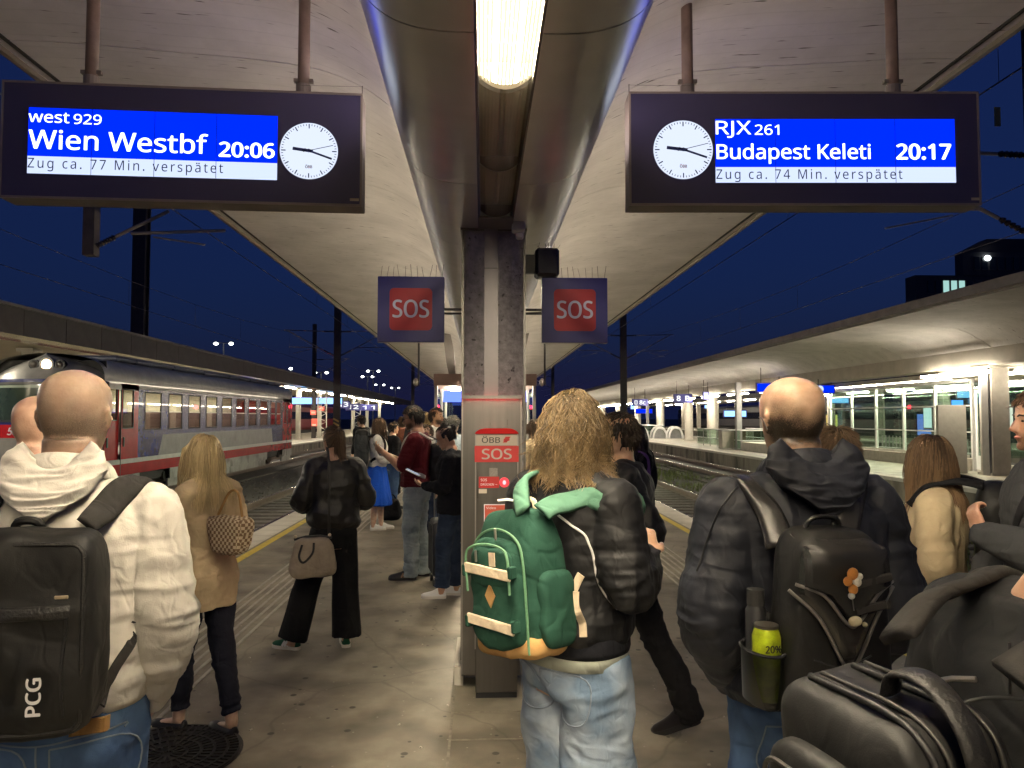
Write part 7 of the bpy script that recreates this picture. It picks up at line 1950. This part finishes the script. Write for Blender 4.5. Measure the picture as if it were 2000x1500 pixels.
MB().tube(xf(TB, [(-.03, .06, .225), (-.02, .06, .265), (.03, .06, .265), (.04, .06, .225)]), .009, 8, sub=4).build("grab_loop", webbing, B10)
ribbon(P10.bvh, [tuple(pix(P10, 1058, 1000, 2.30)), tuple(pix(P10, 1095, 978, 2.34)), tuple(pix(P10, 1150, 968, 2.36)), tuple(pix(P10, 1192, 990, 2.38)), (.225, .04, 1.42 * s10), (.19, .12, 1.36 * s10)], .062, .013, .004, wtab=(.07, .075, .066, .058, .055, .05), smooth=14).build("shoulder_strap", green_lt, B10, smooth=True)
ribbon(P10.bvh, [tuple(pix(P10, 1022, 1000, 2.30)), tuple(pix(P10, 1018, 965, 2.36)), tuple(pix(P10, 1022, 935, 2.45)), (-.12, .0, 1.52 * s10), (-.14, .10, 1.42 * s10)], .058, .013, .004, smooth=12).build("shoulder_strap", green_lt, B10, smooth=True)
ribbon(P10.bvh, [tuple(pix(P10, 1085, 1215, 2.35)), tuple(pix(P10, 1110, 1175, 2.35)), tuple(pix(P10, 1128, 1135, 2.35)), tuple(pix(P10, 1140, 1110, 2.40))], .026, .004, .010, 6).build("lower_strap", webbing, B10)
ribbon(P10.bvh, [tuple(pix(P10, 1124, 1155, 2.30)), tuple(pix(P10, 1124, 1185, 2.30)), tuple(pix(P10, 1135, 1215, 2.30)), tuple(pix(P10, 1138, 1245, 2.30))], .024, .004, .012, 6).build("strap_tail", webbing, B10)

# ================================================================== balding man with dark jacket (front right)
P13 = person("person in dark navy hooded jacket wearing a black backpack, front right", spot(1553, 2.04), 6, 1.835, tone=(.62, .42, .29), haircol=(.030, .021, .014), bald=(.150, 1.15, .075), voxel=.0064, wide=1.02, head=(-2, -3, 0),
             arms={'l': ((-.262, -.045, 1.165), (-.165, .06, .965)), 'r': ((.250, -.03, 1.165), (.19, .09, .965))}, legs={'l': (-.12, 0, 8), 'r': (.12, 0, -8)},
             top=dict(mat=nylon_navy, hem=.945, infl=.038, arm=.032, cuff=.6, cinch=.01, voxel=.0066, smooth=2, folds=JF), bottom=dict(mat=jean_mid, top=1.0, folds=PF, voxel=.009), shoes=dict(upper=black_m, sole=rubber_w), seed=71)
s13 = P13.s
draped_hood(P13, nylon_navy, 1.560, 1.415, .140, 11, .009)
ribbon(P13.bvh, [tuple(pix(P13, a, b, 1.92)) for a, b in ((1452, 930), (1420, 970), (1390, 1015), (1370, 1060), (1352, 1110))], .004, .003, .002, 6).build("sleeve_seam", black_m, P13.root)
MB().tube(xf(P13.Hm, [(-.088, .01, .125), (-.092, -.018, .118), (-.084, -.026, .09)]), .002, 6, sub=4).build("hearing_aid", alu, P13.root)
ol = [(-.06, .07), (.06, .07), (.06, -.06), (0, -.08), (-.06, -.06)]
patch(P13.bottom_bvh, (-.10, -.4, .84 * s13), (1, 0, 0), (0, 0, 1), ol, (0, 1, 0), .002, .003).build("back_pocket", jean_mid, P13.root, smooth=True, angle=50)
ribbon(P13.bottom_bvh, [(-.10 + a, -.3, .84 * s13 + b) for a, b in ol + ol[:1]], .004, .002, .006, 6, cast=(0, 1, 0)).build("seam", stitch, P13.root)
B13 = bag_root("backpack", P13, "black backpack with pointed flap, charms and side bottle on the navy jacket")
pb = M("black_tech_leather", (.024, .023, .022), .27, var=.12, scale=6, bump=.1, bscale=300)
c13 = np.array((-.075, -.265, 1.235))
def b13(p, v): return np.array((p[0] * (1 - .12 * v[2]), p[1], p[2]))
me = weld(blob(c13, (.245, .155, .43), 5, 16, b13), .0072, 2, [(.005, (6, 6, 6), 'n'), (.005, (10, 10, 10), 'r')], 12); link("main_body", me, pack_blk, B13, True); bv13 = BVHTree.FromPolygons([v.co for v in me.vertices], [p.vertices for p in me.polygons])
for w, zt, zb, off, th, nm in ((.128, .19, -.075, .010, .010, "lower_flap"), (.118, .205, .02, .022, .012, "top_flap")):
    ol = [(-w, zt), (w, zt), (w * 1.02, zt - .10), (w * .55, (zt + zb) / 2 - .03), (w * .12, zb), (-w * .12, zb), (-w * .55, (zt + zb) / 2 - .03), (-w * 1.02, zt - .10)]
    patch(bv13, (c13[0], -.8, c13[2]), (1, 0, 0), (0, 0, 1), ol, (0, 1, 0), off, th, 8).build(nm, pb, B13, smooth=True, angle=60)
    edge = [(c13[0] + a, -.8, c13[2] + b) for a, b in ol[2:]]
    pts = []
    for p in edge:
        h_ = bv13.ray_cast(Vector(p), Vector((0, 1, 0)))[0]; pts.append((p[0], (h_.y if h_ else c13[1] - .05) - off - .002, p[2]))
    MB().tube(pts, .0045, 6, sub=6).build("flap_piping", M("piping_grey", (.16, .15, .14), .3, var=0), B13, smooth=True)
yb = c13[1] - .115
for k, (zz, xx_) in enumerate(((.115, .045), (.055, .040))):
    MB().box((c13[0] + xx_, yb + .004, c13[2] + zz), (.10 - .02 * k, .008, .020), ry=-.18, bev=.003).build("webbing_loop", strap_gr, B13)
MB().tube([(c13[0] - .05, c13[1] + .02, c13[2] + .195), (c13[0] - .03, c13[1] + .01, c13[2] + .24), (c13[0] + .03, c13[1] + .01, c13[2] + .24), (c13[0] + .05, c13[1] + .02, c13[2] + .195)], [(.012, .006)] * 4, 8, sub=5).build("grab_handle", pb, B13, smooth=True)
for sd in (-1, 1):
    ribbon(P13.bvh, [(c13[0] + sd * .085, c13[1] + .055, 1.40), ((-.165 if sd < 0 else .065), -.165, 1.455 * s13), ((-.175 if sd < 0 else .135), -.08, 1.50 * s13), (sd * .175, .03, 1.49 * s13), (sd * .17, .13, 1.35 * s13)], .055, .012, .006, wtab=(.075, .066, .056, .05, .05), smooth=14).build("shoulder_strap", pb, B13, smooth=True)
    ribbon(P13.bvh, [(c13[0] + sd * .115, c13[1] + .05, 1.19), (sd * .17, -.16, 1.21), (sd * .22, -.03, 1.25)], .026, .004, .008).build("lower_strap", strap_gr, B13)
    for k in range(4):
        z = c13[2] - .06 - .035 * k
        MB().tube([(c13[0] - .09, yb + .02, z), (c13[0] - .02, yb + .012, z - .018), (c13[0] + .05, yb + .02, z + .004)], .0022, 5, sub=4).build("bungee_cord", black_m, B13) if sd < 0 else None
ch = empty("key_charm", tuple(P13.root.location), P13.root.rotation_euler[2], label="small orange and white charm pinned on the flap of the black backpack", cat="charm")
cc = np.array((c13[0] - .015, yb - .012, c13[2] + .125))
for dx, dz, r_, mt in ((0, .012, .014, "orange"), (-.012, -.004, .011, "orange"), (.010, -.006, .011, "white"), (0, -.022, .012, "orange"), (-.004, -.036, .008, "white"), (.016, .006, .008, "white")):
    MB().sphere(tuple(cc + (dx, -.004, dz)), (r_, .006, r_), 12, 8).build("bead", M("charm_" + mt, (.55, .22, .05) if mt == "orange" else (.8, .76, .7), .35, var=.2, scale=60), ch, smooth=True)
MB().tube([tuple(cc + (0, 0, -.04)), tuple(cc + (.004, 0, -.07))], .0015, 5).build("cord", alu, ch)
c2 = empty("shell_pin", tuple(P13.root.location), P13.root.rotation_euler[2], label="shiny cream pin low on the flap of the black backpack", cat="pin")
MB().sphere((c13[0] - .005, yb - .006, c13[2] + .03), (.017, .007, .012), 14, 10).build("shell", M("pin_cream", (.85, .75, .5), .2, metal=.3, var=.1), c2, smooth=True); MB().sphere((c13[0] + .018, yb - .006, c13[2] + .022), .006, 10, 8).build("bead", M("pin_cream", (.85, .75, .5)), c2)
bt = empty("drink_can", tuple(P13.root.location), P13.root.rotation_euler[2], label="yellow-green drink can in the mesh side pocket of the black backpack", cat="can")
cx_, cy_ = c13[0] - .155, c13[1] + .0
MB().tube([(cx_, cy_, 1.06), (cx_, cy_, 1.205), (cx_, cy_, 1.225)], [.033, .033, .027], 24).build("body", M("can_lime", (.42, .52, .02), .3, metal=.3, var=.5, scale=30), bt, smooth=True, angle=40); MB().cyl((cx_, cy_, 1.225), (cx_, cy_, 1.232), .028, n=24).build("rim", M("nickel", (.6, .55, .48)), bt)
lettering("print", "20%", (-.02, .02, 0, .016), black_m, bt, y=0, bold=.02).location = (cx_, cy_ - .0345, 1.175)
b2 = empty("black_bottle", tuple(P13.root.location), P13.root.rotation_euler[2], label="slim black bottle standing in the pocket behind the drink can", cat="bottle")
MB().tube([(cx_ + .005, cy_ + .062, 1.06), (cx_ + .005, cy_ + .062, 1.25), (cx_ + .005, cy_ + .062, 1.262)], [.025, .025, .018], 18).build("body", black_m, b2, smooth=True, angle=40); MB().cyl((cx_ + .005, cy_ + .062, 1.262), (cx_ + .005, cy_ + .062, 1.30), .021, n=18).build("cap", rubber_b, b2)
mesh_pk = glassmat("mesh_pocket", (.16, .17, .13), 1.2, .4, base=.03)
MB().tube([(cx_, cy_ + .02, 1.045), (cx_, cy_ + .02, 1.05), (cx_, cy_ + .02, 1.17)], [(.035, .06), (.042, .068), (.044, .07)], 28, cap=False).build("mesh_pocket", mesh_pk, B13, smooth=True)
MB().tube([(cx_ + .045 * math.cos(a), cy_ + .02 + .071 * math.sin(a), 1.17) for a in np.arange(25) * math.pi / 12], .004, 6).build("pocket_rim", black_cloth, B13)

# ================================================================== person behind him, woman with beige jacket, man in profile
P14 = person("person in grey jacket mostly hidden behind the navy hooded jacket", spot(1632, 3.7), 12, 1.665, tone=FAIR, voxel=.011, top=dict(mat=grey_jk, hem=.93, infl=.03, folds=CF), bottom=dict(mat=black_cloth), shoes=dict(upper=black_m, sole=rubber_b),
             hair=dict(name="short_brown_hair", col=(.03, .019, .011), tip=(.26, .17, .10), len=.085, kind='short', n=1700, steps=6, r=.0026, cap=1.05, lift=1.04), seed=73)
P15 = person("person in beige jacket wearing a large black backpack, turned left at right", spot(1822, 3.45), 52, 1.64, 'f', tone=PALE, voxel=.009, head=(6, -4, 0), arms={'l': ((-.245, -.02, 1.14), (-.14, .17, 1.09)), 'r': ((.24, .0, 1.14), (.10, .2, 1.10))},
             top=dict(mat=beige_jk, hem=.93, infl=.035, arm=.040, cuff=.6, collar=(.045, .064), voxel=.008, folds=JF), bottom=dict(mat=black_cloth, folds=PF), shoes=dict(upper=black_m, sole=rubber_b),
             hair=dict(name="chestnut_hair", col=(.026, .014, .009), tip=(.25, .155, .08), len=.46, kind='long', n=1900, steps=16, r=.0024, wave=.06, lift=1.045), seed=79)
B15 = bag_root("backpack", P15, "large soft black backpack worn over the beige jacket")
me = weld(blob((.02, -.27, 1.20), (.31, .20, .47), 4, 14), .009, 2, [(.014, (5, 5, 5), 'n'), (.010, (8, 8, 9), 'r')], 5); link("main_body", me, pack_blk, B15, True)
link("front_pocket", weld(blob((.02, -.375, 1.12), (.26, .07, .24), 4, 12), .009, 2, [(.008, (8, 8, 9), 'r')]), pack_blk, B15, True)
for sd in (-1, 1):
    ribbon(P15.bvh, [(sd * .08, -.20, 1.41), (sd * .11, -.08, 1.44), (sd * .13, .02, 1.43), (sd * .14, .10, 1.32)], .05, .012, .005, smooth=12).build("shoulder_strap", black_cloth, B15, smooth=True)
P16 = person("person in grey jacket in profile at the right picture edge gripping a strap", spot(2048, 2.9), 72, 1.83, tone=(.58, .34, .24), haircol=(.09, .05, .025), beard=.75, voxel=.0075, face=True, head=(0, -2, 0),
             arms={'l': ((-.25, .05, 1.14), (-.10, .27, 1.225), ((.35, .25, .9), (.3, -.9, .1), 1.1)), 'r': ((.26, .02, 1.15), (.2, .2, 1.0))}, top=dict(mat=grey_jk, hem=.93, infl=.032, arm=.026, collar=(.06, .068), folds=JF), bottom=dict(mat=jean_dark, folds=PF), shoes=dict(upper=black_m, sole=rubber_b),
             hair=hs_("hair_k11", (.04, .022, .012), (.16, .09, .05), ln=.045, n=900, r=.0035), seed=83)
B16 = bag_root("shoulder_bag", P16, "dark shoulder bag whose strap is gripped at the right picture edge", "bag")
ribbon(P16.bvh, [(-.12, -.02, 1.50), (-.13, .09, 1.42), (-.10, .16, 1.30), (-.06, .17, 1.18), (.02, .17, 1.02)], .035, .006, .004).build("strap", black_cloth, B16, smooth=True)
link("bag_body", weld(blob((.22, .10, .90), (.12, .30, .26), 5, 10), .012, 2, [(.006, (8, 8, 8), 'r')]), black_cloth, B16, True)

# ================================================================== man in charcoal top at the bottom right corner
P17 = person("person in charcoal ribbed-collar jacket cut off by the bottom right picture corner", spot(2066, 1.12), -76, 1.70, tone=FAIR, voxel=.0075, wide=1.08, head=(0, -38, 0), lean=(0, .05),
             arms={'r': ((.29, .03, 1.13), (.17, .24, 1.06)), 'l': ((-.29, .03, 1.13), (-.15, .24, 1.06))}, top=dict(mat=neop_m, hem=.93, infl=.034, arm=.034, voxel=.0075, smooth=4, folds=[(.006, (4, 4, 5), 'n'), (.004, (7, 7, 10), 'r')]), bottom=dict(mat=black_cloth), shoes=dict(upper=black_m, sole=rubber_b), hair=hs_("hair_k12", *DK), seed=89)
s17 = P17.s
rib = MB(); nr = 110
c0 = Vector((0, .035, 1.455 * s17))
for i, (h_, r_) in enumerate(((0, .098), (.02, .086), (.045, .080), (.070, .078), (.073, .074), (.05, .072))):
    rib_r = [(c0.x + (r_ + (.0016 if k % 2 and i < 4 else 0)) * math.cos(2 * math.pi * k / nr), c0.y + .35 * h_ + (r_ + (.0016 if k % 2 and i < 4 else 0)) * 1.05 * math.sin(2 * math.pi * k / nr), c0.z + h_ - .10 * (.098 - .0) * math.sin(2 * math.pi * k / nr)) for k in range(nr)]
    if i == 0: rings_c = []
    rings_c.append(rib_r)
MB().loft(rings_c, cap=False).build("ribbed_collar", cloth("charcoal_rib", (.035, .036, .038), .8, var=.1), P17.root)
seam_b = M("seam_black", (.010, .010, .011), .6, var=0)
ribbon(P17.bvh, [tuple(pix(P17, a, b, .95)) for a, b in ((1848, 1440), (1850, 1400), (1880, 1372), (1940, 1362), (1995, 1366))], .004, .002, .001, 6).build("armhole_seam", seam_b, P17.root)
ribbon(P17.bvh, [tuple(pix(P17, a, b, 1.0)) for a, b in ((1972, 1255), (1972, 1300), (1973, 1355))], .004, .002, .001, 6).build("shoulder_seam", seam_b, P17.root)
B17 = bag_root("backpack", P17, "large black travel backpack with leather side handle at the bottom right")
c17 = np.array((.0, -.325, 1.135)); Rm = Matrix.Translation(Vector(c17)) @ Matrix.Rotation(R(6), 4, 'X') @ Matrix.Scale(.87, 4)
me = weld(blob((0, 0, 0), (.31, .21, .46), 7, 18, None, Rm), .0072, 2, [(.004, (6, 6, 6), 'n'), (.004, (11, 11, 11), 'r')], 15); link("main_body", me, pack_blk, B17, True); bv17 = BVHTree.FromPolygons([v.co for v in me.vertices], [p.vertices for p in me.polygons])
link("rear_pocket", weld(blob((0, -.115, -.03), (.27, .06, .36), 5, 14, None, Rm), .0072, 2, [(.004, (10, 10, 10), 'r')]), pack_blk, B17, True)
for yy_ in (-.055, -.03, .035, .06):   # zips and piping running over the top and side
    pts = xf(Rm, [(-.10, yy_, .236), (.06, yy_, .240), (.13, yy_, .222), (.160, yy_, .17), (.162, yy_, .02), (.160, yy_, -.18)]); MB().tube(pts, .0036 if yy_ in (-.03, .06) else .0055, 6, sub=6).build("zip" if yy_ in (-.03, .06) else "piping", leather_blk if yy_ not in (-.03, .06) else M("zip_dark", (.05, .048, .045), .35, metal=.4, var=.2, scale=150), B17, smooth=True)
MB().tube(xf(Rm, [(a_ * .8, -.150, b_ * .8 - .03) for a_, _, b_ in edge_loop(None, 0, 0, .30, .38, 0, .05)]), .004, 6).build("pocket_zip", M("zip_dark", (.05, .048, .045)), B17)
hd_pts = xf(Rm, [(.02, -.0, .238), (.04, -.0, .275), (.10, -.0, .285), (.155, -.0, .245), (.176, -.0, .18), (.176, -.0, .10), (.172, -.0, .03)])
MB().tube(hd_pts, [(.019, .006)] * 7, 10, sub=6, ref=(1, 0, .4)).build("leather_handle", leather_blk, B17, smooth=True)
m = MB(); m.box((.174, 0, .055), (.012, .048, .085), bev=.006); m.v = xf(Rm, m.v); m.build("handle_tag", leather_blk, B17)
m = MB(); m.box((.1815, 0, .052), (.004, .034, .062), bev=.005); m.v = xf(Rm, m.v); m.build("tag_plate", M("tag_rubber", (.03, .029, .028), .35, var=0), B17)
m = MB(); m.add([(.1842, 0, .075), (.1842, .010, .060), (.1842, 0, .045), (.1842, -.010, .060)], [(0, 1, 2, 3)]); m.v = xf(Rm, m.v); m.build("tag_emblem", M("emblem_grey", (.07, .068, .065), .3, var=0), B17)
MB().tube(xf(Rm, [(.03, .062, .245), (.07, .075, .262), (.10, .09, .268)]), .004, 6).build("zip_pull", M("nickel", (.6, .55, .48)), B17)
for sd in (-1, 1):
    ribbon(P17.bvh, [(sd * .10, -.22, 1.37), (sd * .125, -.12, 1.43), (sd * .145, -.01, 1.455), (sd * .15, .09, 1.42), (sd * .155, .15, 1.28)], .062, .016, .005, wtab=(.075, .07, .064, .06, .055), smooth=14).build("shoulder_strap", strap_gr, B17, smooth=True)

# small litter on the paving
lt = MB()
for k_ in range(70):
    x, y = random.uniform(-2.6, 2.6), random.uniform(3.4, 11); a = random.random() * 3.14; L_ = random.uniform(.008, .022)
    lt.box((x, y, .004), (L_, .007, .006), rz=a)
o = lt.build("litter", M("litter_pale", (.55, .5, .42), .8, var=.3, scale=3)); o["kind"] = "stuff"; o["label"] = "tiny pale cigarette ends and scraps scattered on the paving"; o["category"] = "litter"
